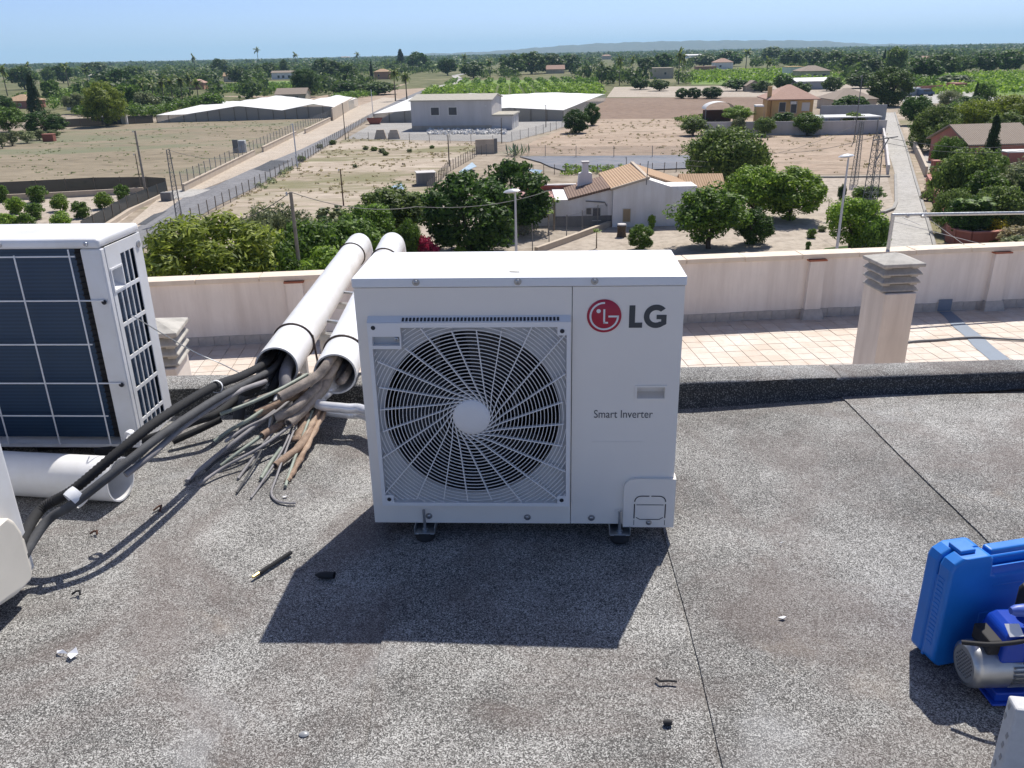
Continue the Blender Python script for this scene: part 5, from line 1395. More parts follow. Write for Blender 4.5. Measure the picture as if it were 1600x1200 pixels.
tree('round', 1387, 107, 166, 66, 'large grey green tree at the end of the lane', leaf='far')
tree('cypress', 1379, 79, 112, 9, 'dark cypress behind the big tree at the lane end', lod='lo')
tree('green', 1398, 75, 118, 34, 'tall rounded tree beside the far cypress', leaf='weep', lod='lo')
tree('green', 1440, 90, 132, 56, 'broad dark tree behind the car park', leaf='dark', lod='hi')
# ---- right garden
tree('green', 1428, 150, 196, 44, 'dark leafy tree at the corner of the lane', leaf='dark', var=1)
tree('weep', 1457, 168, 236, 72, 'weeping feathery tree beside the lane', var=0)
tree('olive', 1483, 140, 172, 34, 'grey olive tree by the car park')
tree('green', 1490, 162, 205, 60, 'dense green tree behind the feathery one', leaf='green')
tree('weep', 1520, 160, 225, 70, 'feathery yellow green tree behind the red house, left', var=1, leaf='pine')
tree('weep', 1568, 152, 215, 80, 'feathery yellow green tree behind the red house, right', var=0, leaf='pine')
tree('cypress', 1520+21, 182, 274, 34, 'dark pointed cypress in front of the red house')
tree('cypress', 1522, 130, 164, 12, 'thin pointed shrub by the car park, left', lod='lo', leaf='dark')
tree('olive', 1538, 128, 164, 30, 'tall bamboo like shrub by the car park, right', lod='lo', leaf='green')
tree('bush', 1432, 205, 232, 28, 'whitish green shrub at the start of the red wall', leaf='olive')
tree('weep', 1500, 238, 336, 98, 'feathery dark green tree in the walled garden', var=1)
tree('green', 1546, 238, 300, 40, 'bright green tree right of the cypress', leaf='green')
tree('olive', 1582, 250, 345, 92, 'grey olive tree in front of the red house', var=1)
tree('green', 1550, 290, 372, 76, 'leafy tree in the middle of the walled garden', leaf='weep', var=1)
tree('papaya', 1515, 300, 400, 86, 'broad leaved fig bush inside the red wall corner', leaf='green', name='fig_tree', D=66)
tree('green', 1512, 312, 392, 70, 'glossy low tree inside the red wall corner', leaf='dark', D=66)
tree('bush', 1562, 338, 372, 44, 'yellow flowering shrub inside the red wall', leaf='yellow', D=66)
tree('bush', 1592, 350, 410, 60, 'dry twiggy shrub at the right edge below the rail', leaf='dry', D=62)
tree('olive', 1600, 300, 372, 70, 'olive shrub at the right edge of the garden', D=72, var=0)
tree('bush', 1462, 262, 288, 30, 'pale pink oleander at the garden gate', leaf='oleander')
tree('bush', 1449, 290, 313, 22, 'heap of dry branches outside the red wall', leaf='dry')
tree('bush', 1590, 368, 396, 50, 'grey dry brush outside the red wall corner', leaf='olive', D=60)

tree('weep', 1478, 216, 262, 46, 'feathery tree at the paved yard of the garden', var=0, leaf='green')
tree('green', 1570, 176, 232, 66, 'dense tree behind the roof of the red bungalow', leaf='weep', var=0)
tree('green', 1600, 200, 250, 60, 'leafy tree at the right edge behind the bungalow', leaf='green', var=1)
tree('olive', 1468, 186, 240, 50, 'silvery tree among the lane side trees', var=0, leaf='weep')
tree('green', 1530, 268, 350, 80, 'broad green tree in the walled garden left of the olive', leaf='green', var=0)
tree('weep', 1485, 300, 365, 60, 'drooping tree just inside the red wall', var=1, leaf='weep')
tree('olive', 1565, 310, 395, 90, 'wide grey shrub in front of the walled garden trees', var=1, D=68)
tree('green', 1600, 268, 350, 60, 'green tree at the right edge above the rail', leaf='weep', var=1)
tree('bush', 1540, 362, 400, 60, 'low leafy bush along the inside of the red wall', leaf='green', D=65)
tree('green', 1440, 178, 222, 40, 'leafy tree leaning over the lane', leaf='green', var=0)
tree('green', 1510, 150, 186, 50, 'dark green tree below the car park', leaf='dark', var=1)
tree('green', 1590, 160, 200, 60, 'pale green tree at the right edge below the grove', leaf='weep', lod='hi')
# ---- tall far palms and single far trees
PX_ = [12,48,107,138,940,936,950,968,988,1060,1066,1198,1200,1165,766,726,1590,1548,404,463,560,306]
for i, (x, yt, yb, w_) in enumerate([(12,98,150,22),(48,95,130,18),(107,96,134,18),(138,104,134,18),(940,92,132,10),(936,103,134,10),(950,100,130,22),(968,84,134,14),(988,85,126,10),(1060,72,132,9),(1066,80,128,10),(1198,86,118,14),(1200,90,128,8),(1165,75,108,20),(766,88,126,18),(726,82,116,10),(1590,80,112,14),(1548,84,112,16),(404,72,100,14),(463,80,104,14),(560,80,104,12),(306,82,118,7)]):
    tree('palm', x, yt, yb, w_, 'tall slender palm above the far trees, ' + ORD[sorted(PX_).index(x)] + ' of these from the left', lod='lo', var=i % 2, group='tall far palms')
far_list = []
fr = np.random.default_rng(5)
BELT = [(100,100,130,30,'green'),(78,104,132,24,'olive'),(150,98,120,40,'round'),(345,92,118,26,'round'),(445,94,118,26,'cypress'),(520,96,126,40,'green'),(545,100,132,30,'green'),(590,128,148,60,'green'),(540,128,150,36,'green'),(700,92,118,30,'green'),(740,96,122,40,'green'),(800,84,118,40,'green'),(830,82,116,44,'round'),(858,84,114,50,'green'),(890,86,112,40,'round'),(1010,90,116,34,'green'),(1035,84,112,30,'green'),(1100,84,104,40,'green'),(1140,80,104,40,'round'),(1205,74,98,34,'round'),(1235,78,104,36,'green'),(1270,78,104,36,'green'),(1303,80,110,40,'round'),(1335,84,116,50,'green'),(1360,92,122,40,'green'),(1345,112,138,50,'green'),(1300,120,142,30,'round'),(1222,116,140,30,'green'),(1250,128,150,30,'green'),(1150,124,142,40,'green'),(1190,126,144,34,'olive'),(1030,124,142,30,'green'),(1000,122,140,30,'green'),(1470,84,120,50,'green'),(1500,88,116,40,'olive'),(1540,82,114,40,'green'),(1575,80,112,40,'round'),(40,104,140,40,'green'),(165,112,140,36,'green'),(212,104,128,34,'green'),(372,104,130,30,'green'),(418,98,124,36,'green'),(505,92,122,30,'green'),(1490,118,134,60,'round'),(1440,112,130,40,'green')]
BX_ = sorted(t_[0] for t_ in BELT)
for (x, yt, yb, w_, kd) in BELT:
    tree(kd, x, yt, yb, w_, {'green':'leafy','round':'round crowned','olive':'greyish','cypress':'pointed'}[kd] + ' tree standing out of the far belt, ' + ORD[BX_.index(x)] + ' from the left', lod='lo', var=int(fr.integers(2)), leaf='far' if fr.random() < .7 else 'dark', group='single trees of the far belt')

# ---- the belt of trees that reads as one mass out to the horizon
def mass(name, pts, hts, wds, m, per, leaf_rel, seed, label, asp=.7):
    rng = np.random.default_rng(seed); out = []
    for (x, y), h, w_ in zip(pts, hts, wds):
        d = unit(rng.normal(size=(per,3))); rr = rng.uniform(.5,1,(per,1))
        P = np.array([x,y,GZ+h*.52]) + d*rr*np.array([w_*.5,w_*.5,h*.48]); Nn = unit(d + rng.normal(size=(per,3))*.4 + np.array([0,0,.2]))
        out.append(leaves(P, Nn, leaf_rel*max(h,w_*.6), asp, rng))
    o = bpy.data.objects.new(name, quads_mesh(name, np.concatenate(out), m)); COL.objects.link(o); stuff(o, label, 'trees'); return o
CLEAR = [[(655,152),(690,124),(938,124),(946,152)],[(916,186),(946,134),(1395,131),(1400,190)],[(1452,156),(1460,112),(1640,106),(1640,152)],[(-60,250),(-60,180),(240,165),(545,150),(640,120),(720,110),(745,111),(690,140),(620,200),(400,300)],[(1078,132),(1076,108),(1235,106),(1330,120),(1320,132)],[(560,215),(600,150),(960,140),(960,215)],[(1400,170),(1410,140),(1640,136),(1640,210)]]
def to_px(x, y, z):
    d = Vector((x, y, z - CAM_Z)); zc = d.dot(fw); return 800 + FPX*d.dot(rt)/zc, 600 - FPX*d.dot(upv)/zc
def in_poly(p, poly):
    x, y = p; c = False; j = len(poly)-1
    for i in range(len(poly)):
        (xi, yi), (xj, yj) = poly[i], poly[j]
        if (yi > y) != (yj > y) and x < (xj-xi)*(y-yi)/(yj-yi)+xi: c = not c
        j = i
    return c
CLW = [[(gp(*q).x, gp(*q).y) for q in poly] for poly in CLEAR]
HOUSES = [(455,160,46),(28,170,44),(308,140,22),(360,128,20),(443,124,36),(597,124,24),(868,115,28),(832,108,22),(1013,104,24),(1036,123,32),(1131,108,28),(1104,110,30),(1243,120,26),(1273,124,46),(120,172,30),(90,120,22),(152,124,26),(540,94,14),(735,104,12),(1085,91,26),(1130,92,50),(948,93,14),(1448,96,12),(700,125,60),(380,112,8),(240,112,10),(200,118,16)]
def scatter(nwant, d0, d1, seed, patch):
    rng = np.random.default_rng(seed); out = []
    while len(out) < nwant:
        D_ = d0*(d1/d0)**rng.random(); a = rng.uniform(-.72,.72); x, y = D_*math.tan(a), D_
        if math.sin(x*.011+1.7)*math.sin(D_*.006+x*.004) + .6*math.sin(x*.027+D_*.013) < patch: continue
        if any(in_poly((x, y), p) for p in CLW): continue
        bx, by = to_px(x, y, GZ); ty = to_px(x, y, GZ+8)[1]
        if any(abs(bx-hx) < hw_*.75+4 and by >= hy-1 and ty < hy-1 for hx, hy, hw_ in HOUSES): continue
        out.append((x, y))
    return out
rng = np.random.default_rng(3)
pts = scatter(1100, 330, 900, 1, -.2); mass('tree_belt', pts, rng.uniform(3.5,9.5,len(pts)), rng.uniform(5,12,len(pts)), L['far'], 64, .11, 2, 'dark green belt of trees across the middle distance')
pts = scatter(650, 330, 900, 14, -.9); mass('tree_belt', pts, rng.uniform(2.0,5,len(pts)), rng.uniform(3,9,len(pts)), L['weep'], 54, .12, 15, 'lighter olive coloured trees and bushes mixed into the middle distance')
pts = scatter(1200, 850, 3000, 24, -1.2); mass('tree_belt', pts, rng.uniform(2.5,6,len(pts)), rng.uniform(8,24,len(pts)), L['weep'], 26, .18, 25, 'pale green groves scattered farther out on the plain')
pts = scatter(2000, 850, 3000, 4, -.45); mass('tree_belt', pts, rng.uniform(4,11,len(pts)), rng.uniform(8,20,len(pts)), L['far'], 30, .17, 5, 'hazy mass of trees farther out on the plain')
pts = scatter(2600, 2800, 9000, 6, -.7); pts = [(x_*.72, y_*.72) for x_, y_ in pts]; mass('tree_belt', pts, rng.uniform(5,13,len(pts)), rng.uniform(25,60,len(pts)), L['far'], 22, .16, 7, 'bluish line of trees along the horizon')
pts = scatter(520, 200, 420, 8, -.15); pts = [p for p in pts if to_px(p[0],p[1],GZ)[0] < 240 or to_px(p[0],p[1],GZ)[0] > 1420]
mass('shrubbery', pts, rng.uniform(2,5.5,len(pts)), rng.uniform(3.5,7,len(pts)), L['green'], 90, .09, 9, 'mixed green shrubs and garden trees on both flanks of the fields')
# rows of citrus and green crops
def rows(name, poly, sx, sy, ang, h, w_, m, label, per=40, leaf_rel=.16):
    P = [gp(*q) for q in poly]; W = [(p.x,p.y) for p in P]; x0, x1 = min(p[0] for p in W), max(p[0] for p in W); y0, y1 = min(p[1] for p in W), max(p[1] for p in W)
    rng = np.random.default_rng(len(poly)*7+int(h*10)); cx, cy = (x0+x1)/2, (y0+y1)/2; R_ = math.hypot(x1-x0, y1-y0)/2; out = []
    c, s = math.cos(ang), math.sin(ang); u = -R_
    while u < R_:
        v = -R_
        while v < R_:
            x, y = cx+u*c-v*s + rng.normal()*.2, cy+u*s+v*c + rng.normal()*.2
            if in_poly((x, y), W): out.append((x, y))
            v += sy
        u += sx
    if len(out) > 2400: out = [out[i] for i in sorted(rng.choice(len(out), 2400, replace=False))]
    return mass(name, out, rng.uniform(.8,1.15,len(out))*h, rng.uniform(.85,1.15,len(out))*w_, m, per, leaf_rel, 21, label)
rows('citrus_grove', [(655,151),(690,138),(935,135),(945,151)], 5.0, 3.6, .0, 2.6, 4.2, L['bright'], 'rows of bright green citrus trees behind the net tents')
rows('citrus_grove', [(695,134),(705,127),(932,125),(936,133)], 7, 5, .0, 2.4, 4.5, L['green'], 'darker green grove behind the bright citrus rows', 20, .22)
rows('citrus_grove', [(1455,150),(1465,119),(1640,114),(1640,146)], 5.5, 4.5, .2, 2.4, 4.5, L['bright'], 'light green grove at the right edge', 22, .2)
rows('citrus_grove', [(1080,131),(1080,114),(1225,110),(1320,122),(1315,131)], 8, 6, .1, 2.6, 5.5, L['bright'], 'green grove right of the centre', 18, .22)
rows('citrus_grove', [(330,146),(345,136),(455,134),(455,145)], 5, 4, .1, 2.6, 4.5, L['green'], 'green grove behind the left net tent', 24, .2)
rows('hedge_row', [(120,182),(238,186),(300,170),(340,162),(330,158),(230,172),(120,176)], 3.0, 2.2, .3, 3.0, 3.6, L['green'], 'long green hedge behind the brown field', 60, .12)
rows('hedge_row', [(515,162),(590,150),(590,143),(520,154)], 3.0, 2.6, .3, 2.4, 3.4, L['green'], 'green hedge between the left tent and the road', 40, .14)
rows('weed_patch', [(402,292),(455,262),(470,258),(412,296)], 1.5, 1.2, .3, .45, 1.4, L['olive'], 'grey green weeds along the roadside fence', 20, .2)
rows('weed_patch', [(880,262),(985,262),(985,272),(880,274)], 1.2, 1.2, .0, .6, 1.4, L['bright'], 'green weeds in the plot behind the house', 22, .2)
rows('weed_patch', [(1055,186),(1100,182),(1100,190),(1055,193)], 2.5, 2, .0, .9, 2.4, L['weep'], 'strip of weeds below the ploughed field', 26, .2)
# tufts of dry grass on the stubble and the dry lot
def tufts(poly, n_, h, w_, m, label, seed):
    P = [gp(*q) for q in poly]; W = [(p.x,p.y) for p in P]; rng = np.random.default_rng(seed); x0, x1 = min(p[0] for p in W), max(p[0] for p in W); y0, y1 = min(p[1] for p in W), max(p[1] for p in W); out = []
    while len(out) < n_:
        x, y = rng.uniform(x0,x1), rng.uniform(y0,y1)
        if in_poly((x,y), W) and math.sin(x*.4)*math.sin(y*.25+x*.1) + rng.normal()*.5 > -.1: out.append((x,y))
    return mass('dry_grass', out, rng.uniform(.5,1.3,n_)*h, rng.uniform(.5,1.6,n_)*w_, m, 9, .3, seed, label)
tufts([(800,240),(930,188),(1385,182),(1385,270),(1085,272),(1080,246)], 600, .18, .6, L['dry'], 'dry tufts scattered over the stubble field', 31)
tufts([(300,350),(545,215),(765,226),(700,262),(665,300),(560,330)], 450, .18, .6, L['dry'], 'dry grass tufts on the vacant lot', 32)
tufts([(-40,245),(240,192),(525,188),(290,288),(-40,300)], 500, .10, .6, L['olive'], 'short stubble weeds on the brown field', 33)
# ================================================================== buildings on the plain
M['wall_white'] = weather_mat('white_wall', (.82,.80,.79), (.64,.60,.56), vs_=.25)
M['wall_grey'] = weather_mat('grey_render', (.56,.535,.52), (.44,.415,.395), vs_=.12)
M['wall_yellow'] = weather_mat('yellow_wall', (.58,.39,.17), (.45,.29,.13), vs_=.25)
M['wall_red'] = weather_mat('red_wall', (.42,.17,.13), (.32,.13,.10), vs_=.25)
M['wall_redbrick'] = weather_mat('red_garden_wall', (.30,.10,.07), (.22,.08,.06), vs_=.4)
M['wall_beige'] = weather_mat('beige_wall', (.50,.42,.33), (.38,.31,.24), vs_=.2)
M['wall_terra'] = weather_mat('terracotta_wall', (.46,.24,.15), (.36,.19,.12), vs_=.2)
M['wall_stone'] = weather_mat('grey_stone_base', (.20,.195,.19), (.13,.13,.13), vs_=.5)
M['window'] = mat('window_dark', (.05,.055,.065), .25)
M['shutter'] = mat('tan_shutter', (.40,.29,.17), .7, var=.15, scale=4)
M['frame'] = mat('window_frame', (.62,.60,.56), .6)
M['door_dark'] = mat('dark_grille_door', (.07,.07,.075), .5)
M['pink_roof'] = mat('pink_roof_coat', (.52,.30,.27), .85, var=.15, scale=.6)
M['black_net'] = mesh_wire_mat('black_shade_net', (.018,.024,.026), .95)
M['chain'] = mesh_wire_mat('chain_link', (.24,.24,.24), .18)
M['tent_side'] = mesh_wire_mat('tent_side_net', (.60,.58,.52), .48)
M['tent_net'] = mat('white_tent_net', (.70,.70,.69), .8, var=.10, scale=.12)
M['post'] = mat('weathered_post', (.17,.14,.11), .9, var=.3, scale=3)
M['pole_wood'] = mat('grey_wood_pole', (.30,.27,.23), .9, var=.35, scale=3)
M['steel'] = mat('grey_steel', (.22,.22,.22), .6, .4, var=.25, scale=3)
M['lamp_grey'] = mat('painted_lamp_grey', (.55,.57,.60), .4, .2)
M['black_plastic'] = mat('dusty_black_plastic', (.10,.11,.13), .45, var=.4, scale=.5, dark=(.19,.17,.155))
M['white_metal'] = mat('white_sheet_metal', (.66,.66,.64), .5, var=.1, scale=.5)
M['grey_metal'] = mat('grey_sheet_metal', (.33,.35,.38), .5, var=.15, scale=.4)
M['dull_blue'] = mat('dull_blue_paint', (.06,.10,.17), .5)
M['wire'] = mat('power_line', (.10,.10,.10), .6)
def tile_roof(name, a, b):
    m, nt, bs = new_mat(name); co = geo_pos(nt)
    w_ = N(nt, 'ShaderNodeTexWave'); w_.inputs['Scale'].default_value = 1.3; w_.inputs['Distortion'].default_value = .6; w_.bands_direction = 'X'; nt.links.new(co, w_.inputs['Vector'])
    c = ramp(nt, noise(nt, co, 1.1, 6, .7), [(.3, a), (.7, b)]); c = mix(nt, mix(nt, .25, w_.outputs['Color'], (.5,.5,.5)), tuple(q*.72 for q in a), c)
    nt.links.new(c, bs.inputs['Base Color']); bs.inputs['Roughness'].default_value = .9; bump(nt, bs, w_.outputs['Fac'], .6, .08); return m
M['tile_orange'] = tile_roof('orange_roof_tiles', (.46,.30,.18), (.57,.40,.26))
M['tile_brown'] = tile_roof('brown_roof_tiles', (.21,.135,.10), (.29,.20,.15))
M['tile_pink'] = tile_roof('pink_roof_tiles', (.44,.27,.21), (.55,.37,.29))
M['tile_grey'] = tile_roof('grey_roof_tiles', (.30,.24,.19), (.38,.31,.25))
M['fibre'] = tile_roof('fibre_cement_roof', (.44,.41,.34), (.56,.53,.46))

def window_part(parent, x, z, w_, h, y=-.02, m='window', depth_=.12, frame=.07, name='window'):
    f_ = MB(); f_.box(x-w_/2-frame, x+w_/2+frame, y-.03, y+.02, z+h, z+h+frame).box(x-w_/2-frame, x+w_/2+frame, y-.06, y+.02, z-frame, z).box(x-w_/2-frame, x-w_/2, y-.03, y+.02, z, z+h).box(x+w_/2, x+w_/2+frame, y-.03, y+.02, z, z+h)
    o = f_.build(name, M['frame'], parent, smooth=0)
    MB().box(x-w_/2, x+w_/2, y-.005, y+.018, z, z+h).build('pane', M[m], o, smooth=0)
    return o
def house(name, label, cx, ybase, wpx, hpx, depth_m, wall, roof_kind, roof_m, roof_h=1.6, rz=0.0, wins=(), group=None, over=.4, cat='house', chim=None):
    b = gp(cx, ybase); w_ = px_size(wpx, b); h = px_size(hpx, b)/math.cos(PITCH)
    t = thing(name, label, cat, (b.x, b.y, GZ), rz, group)
    x0, x1 = -w_/2, w_/2
    q = MB()
    if roof_kind == 'gable_front': q.prism([[(x0,0),(x1,0),(x1,h),(0,h+roof_h),(x0,h)]], lambda u, v, d: (u, d, v), 0, depth_m)
    elif roof_kind == 'gable_side': 
        q.prism([[(0,0),(depth_m,0),(depth_m,h),(depth_m/2,h+roof_h),(0,h)]], lambda u, v, d: (d, u, v), x0, x1)
    else: q.box(x0, x1, 0, depth_m, 0, h)
    q.build('wall', M[wall], t, smooth=0)
    q = MB(); e = over; th = .18
    if roof_kind == 'gable_front':
        k = roof_h/(w_/2)
        for s in (-1, 1):
            a = Vector((0, -e, h+roof_h+.03)); c = Vector((s*(w_/2+e), -e, h-k*e+.03))
            q.add([a, c, c+Vector((0,depth_m+2*e,0)), a+Vector((0,depth_m+2*e,0))] + [p+Vector((0,0,th)) for p in (a, c, c+Vector((0,depth_m+2*e,0)), a+Vector((0,depth_m+2*e,0)))], [(0,1,2,3),(7,6,5,4),(0,4,5,1),(1,5,6,2),(2,6,7,3)])
    elif roof_kind == 'gable_side':
        k = roof_h/(depth_m/2)
        for s in (0, 1):
            a = Vector((x0-e, depth_m/2, h+roof_h+.03)); yy = -e if s == 0 else depth_m+e; c = Vector((x0-e, yy, h-k*e+.03)); W = Vector((w_+2*e,0,0))
            q.add([a, c, c+W, a+W] + [p+Vector((0,0,th)) for p in (a, c, c+W, a+W)], [(0,1,2,3),(7,6,5,4),(0,4,5,1),(1,5,6,2),(2,6,7,3)])
    elif roof_kind == 'hip':
        i_ = min(depth_m, w_)/2*.92; X0, X1, Y0, Y1 = x0-e, x1+e, -e, depth_m+e
        q.v = [(X0,Y0,h),(X1,Y0,h),(X1,Y1,h),(X0,Y1,h),(X0,Y0,h+.18),(X1,Y0,h+.18),(X1,Y1,h+.18),(X0,Y1,h+.18),(X0+e+i_,depth_m/2,h+roof_h),(X1-e-i_,depth_m/2,h+roof_h)]
        q.f = [(0,3,2,1),(0,1,5,4),(1,2,6,5),(2,3,7,6),(3,0,4,7),(4,5,9,8),(5,6,9),(6,7,8,9),(7,4,8)]; q.m = [0]*9
    else: q.box(x0-.1, x1+.1, -.1, depth_m+.1, h, h+.35)
    rf = q.build('roof', M[roof_m], t, smooth=0)
    if chim: MB().box(chim*w_-.3, chim*w_+.3, depth_m*.4, depth_m*.4+.6, h*.7, h+roof_h+1.0).build('chimney', M[wall], rf, smooth=0)
    for (xf, zf, ww, hh, *mm) in wins: window_part(t, xf*w_, zf*h, ww, hh, m=mm[0] if mm else 'window')
    return t
# ---- the white farmhouse
YH = 76.0
front = [(868,348),(868,312),(893,312),(957,296),(1011,279),(1092,305),(1092,362)]
F3 = [on_y(x, y, YH) for x, y in front]
ox = F3[0].x
wh = thing('farmhouse', 'white farmhouse with orange and brown tiled roofs among the trees', 'house', (ox, YH, GZ))
prof = [(p.x-ox, max(0, p.z-GZ)) for p in F3]; prof[0] = (0, 0); prof[-1] = (prof[-1][0], 0)
xC, zC = prof[3]; xD, zD = prof[4]; xE, zE = prof[5]; xB, zB = prof[2]
DEP = 9.5
q = MB(); q.prism([[(xC,0),(xE,0),(xE,zE),(xD,zD),(xC,zC)]], lambda u, v, d: (u, d, v), -.5, DEP); q.build('gable_wall', M['wall_white'], wh, smooth=0)
q = MB(); q.prism([[(0,0),(xC-.01,0),(xC-.01,zC),(xB,zB),(0,zB)]], lambda u, v, d: (u, d, v), 0, DEP-2.5); q.build('wing_wall', M['wall_white'], wh, smooth=0)
MB().box(-.02, xC-.02, -.06, -.002, 0, 1.0).build('stone_base', M['wall_stone'], wh, smooth=0)
def roof_plane(a, b, y0, y1, m, nm, th=.2):
    q = MB(); A, B = Vector((a[0],0,a[1]+.03)), Vector((b[0],0,b[1]+.03)); T = Vector((0,0,th))
    P = [A+Vector((0,y0,0)), B+Vector((0,y0,0)), B+Vector((0,y1,0)), A+Vector((0,y1,0))]
    q.add(P + [p+T for p in P], [(3,2,1,0),(4,5,6,7),(0,1,5,4),(1,2,6,5),(2,3,7,6),(3,0,4,7)]); return q.build(nm, m, wh, smooth=0)
roof_plane((xB-.3, zB-.08), (xC-.2, zC), -.2, DEP-2.3, M['tile_brown'], 'wing_roof')
roof_plane((xC-.25, zC-.05), (xD, zD), -.55, DEP+.2, M['tile_orange'], 'main_roof')
roof_plane((xD+.01, zD), (xE+.3, zE-.1), 2.2, DEP+.2, M['tile_orange'], 'main_roof')
MB().box(xD+.05, xE-.3, -.45, 2.15, zE-.2, zE+.9).build('roof_terrace', M['wall_white'], wh, smooth=0)
q = MB(); A, B = Vector((xC-.2,-.62,zC+.1)), Vector((xD,-.62,zD+.12)); q.bar(A, B, .22, .2); q.bar(Vector((xD,-.62,zD+.12)), Vector((xD,DEP+.2,zD+.25)), .3, .2); q.build('ridge_trim', M['wall_beige'], wh, smooth=0)
q = MB(); px_, pz_ = prof[1]
q.box(-3.2, xB-.35, .8, 6.5, zB-.35, zB-.15); q.build('flat_pink_roof', M['pink_roof'], wh, smooth=0)
MB().box(-3.2, xB+1.2, 6.5, 6.8, zB-.4, zB+.35).build('roof_parapet', M['wall_redbrick'], wh, smooth=0)
MB().box(-3.25, xB+1.2, 6.45, 6.85, zB+.35, zB+.45).build('parapet_cap', M['wall_white'], wh, smooth=0)
MB().box(-3.2, -.01, .8, 6.4, 0, zB-.36).build('rear_wing', M['wall_white'], wh, smooth=0)
c = on_y(914, 293, YH+5.0); ctop = on_y(914, 252, YH+5.0); cx_ = c.x-ox
q = MB(); q.v = []; 
for z, hw in ((c.z-GZ-1.5,.75),(c.z-GZ+.25,.72),(c.z-GZ+1.35,.62),(c.z-GZ+1.45,.30),(ctop.z-GZ-.15,.27)): q.v += [(cx_-hw,4.7,z),(cx_+hw,4.7,z),(cx_+hw,5.4,z),(cx_-hw,5.4,z)]
q.f = [(4*i+j,4*i+(j+1)%4,4*i+4+(j+1)%4,4*i+4+j) for i in range(4) for j in range(4)] + [(16,17,18,19)]; q.m = [0]*len(q.f)
ch = q.build('chimney', M['wall_white'], wh, smooth=0)
MB().box(cx_-.36, cx_+.36, 4.65, 5.45, ctop.z-GZ-.15, ctop.z-GZ).build('chimney_cap', M['wall_grey'], ch, smooth=0)
wx = lambda px, py: (on_y(px, py, YH).x-ox, on_y(px, py, YH).z-GZ)
a, b = wx(916,335), wx(924,325); window_part(wh, (a[0]+b[0])/2, a[1], b[0]-a[0], b[1]-a[1], y=-.02)
a, b = wx(926,344), wx(938,325); window_part(wh, (a[0]+b[0])/2, a[1], b[0]-a[0], b[1]-a[1], y=-.02, m='door_dark', name='door')
a, b = wx(972,345), wx(984,325); window_part(wh, (a[0]+b[0])/2, a[1], b[0]-a[0], b[1]-a[1], y=-.52, m='shutter')
MB().tube([Vector((*wx(915,314),0)).xzy + Vector((0,-.08,0)), Vector((*wx(945,316),0)).xzy + Vector((0,-.08,0)), Vector((*wx(948,322),0)).xzy + Vector((0,-.08,0))], .05, 6).build('wall_pipe', M['steel'], wh)
MB().tube([Vector((*wx(1008,287),0)).xzy + Vector((0,-.7,0)), Vector((*wx(1011,250),0)).xzy + Vector((0,-.7,0))], .04, 6).build('antenna_pole', M['steel'], wh)
# ---- second roof right of the farmhouse, mostly behind trees
house('outbuilding', 'low tiled outbuilding behind the olive green tree', 1098, 330, 56, 27, 6, 'wall_white', 'gable_side', 'tile_orange', 1.2, R(-4), [(.2,.4,.9,1.0)])
# ---- warehouse
b = gp(644, 204); b2 = gp(769, 203); wlen = (Vector((b2.x,b2.y,0)) - Vector((b.x,b.y,0))).length; ang = math.atan2(b2.y-b.y, b2.x-b.x)
wr = thing('warehouse', 'grey rendered warehouse with a pale corrugated roof', 'warehouse', (b.x, b.y, GZ), ang)
hw = on_y(644, 158, b.y).z - GZ; rw = on_y(730, 147.5, b.y+7).z - GZ; dw = 14
q = MB(); q.prism([[(0,0),(dw,0),(dw,hw),(dw/2,max(rw,hw+.5)),(0,hw)]], lambda u, v, d: (d, u, v), 0, wlen); q.build('wall', M['wall_grey'], wr, smooth=0)
q = MB(); rz_ = max(rw, hw+.5)
for s in (0, 1):
    A = Vector((-.3, dw/2, rz_+.05)); C = Vector((-.3, -.5 if s == 0 else dw+.5, hw-.05)); W = Vector((wlen+.6,0,0)); T = Vector((0,0,.2))
    P = [A, C, C+W, A+W]; q.add(P + [p+T for p in P], [(3,2,1,0),(4,5,6,7),(0,1,5,4),(1,2,6,5),(2,3,7,6),(3,0,4,7)])
q.build('roof', M['fibre'], wr, smooth=0)
al = px_size(32, b2)
q = MB(); q.box(wlen+.01, wlen+al, 0, 10, 0, hw*.47); ann = q.build('annex_wall', M['wall_grey'], wr, smooth=0)
MB().box(wlen+.02, wlen+al+.3, -.3, 10.3, hw*.47+.01, hw*.47+.3).build('annex_roof', M['fibre'], wr, smooth=0)
for xf in (.30, .52): window_part(wr, xf*wlen, hw*.52, 1.7, 1.5, frame=.16)
for yy in (2.5, 6.0):
    q = MB(); q.box(wlen+al+.005, wlen+al+.05, yy, yy+1.6, 0, 2.2); q.build('door', M['white_metal'], ann, smooth=0)
MB().box(.05, wlen-.05, -.04, -.003, hw*.0, hw*.16).build('base_band', M['wall_beige'], wr, smooth=0)
MB().box(wlen*.92, wlen*.92+.3, -.2, -.005, hw*.8, hw*.8+.15).build('wall_lamp', M['white_metal'], wr, smooth=0)
# rubble in front of it
q = MB(); rg = np.random.default_rng(8)
for k in range(520):
    p = gp(rg.uniform(668,790), rg.uniform(202.5,210.5)); s_ = rg.uniform(.15,.55); a_ = Vector(rg.normal(size=3)).normalized(); b_ = a_.orthogonal().normalized(); c_ = a_.cross(b_)
    q.obox((p.x,p.y,GZ+s_*.4), a_*s_*.7, b_*s_*.5, c_*s_*.35)
stuff(q.build('rubble', mat('white_rubble', (.60,.59,.57), .9, var=.3, scale=1), None, smooth=0), 'heap of broken white rubble in front of the warehouse', 'rubble')
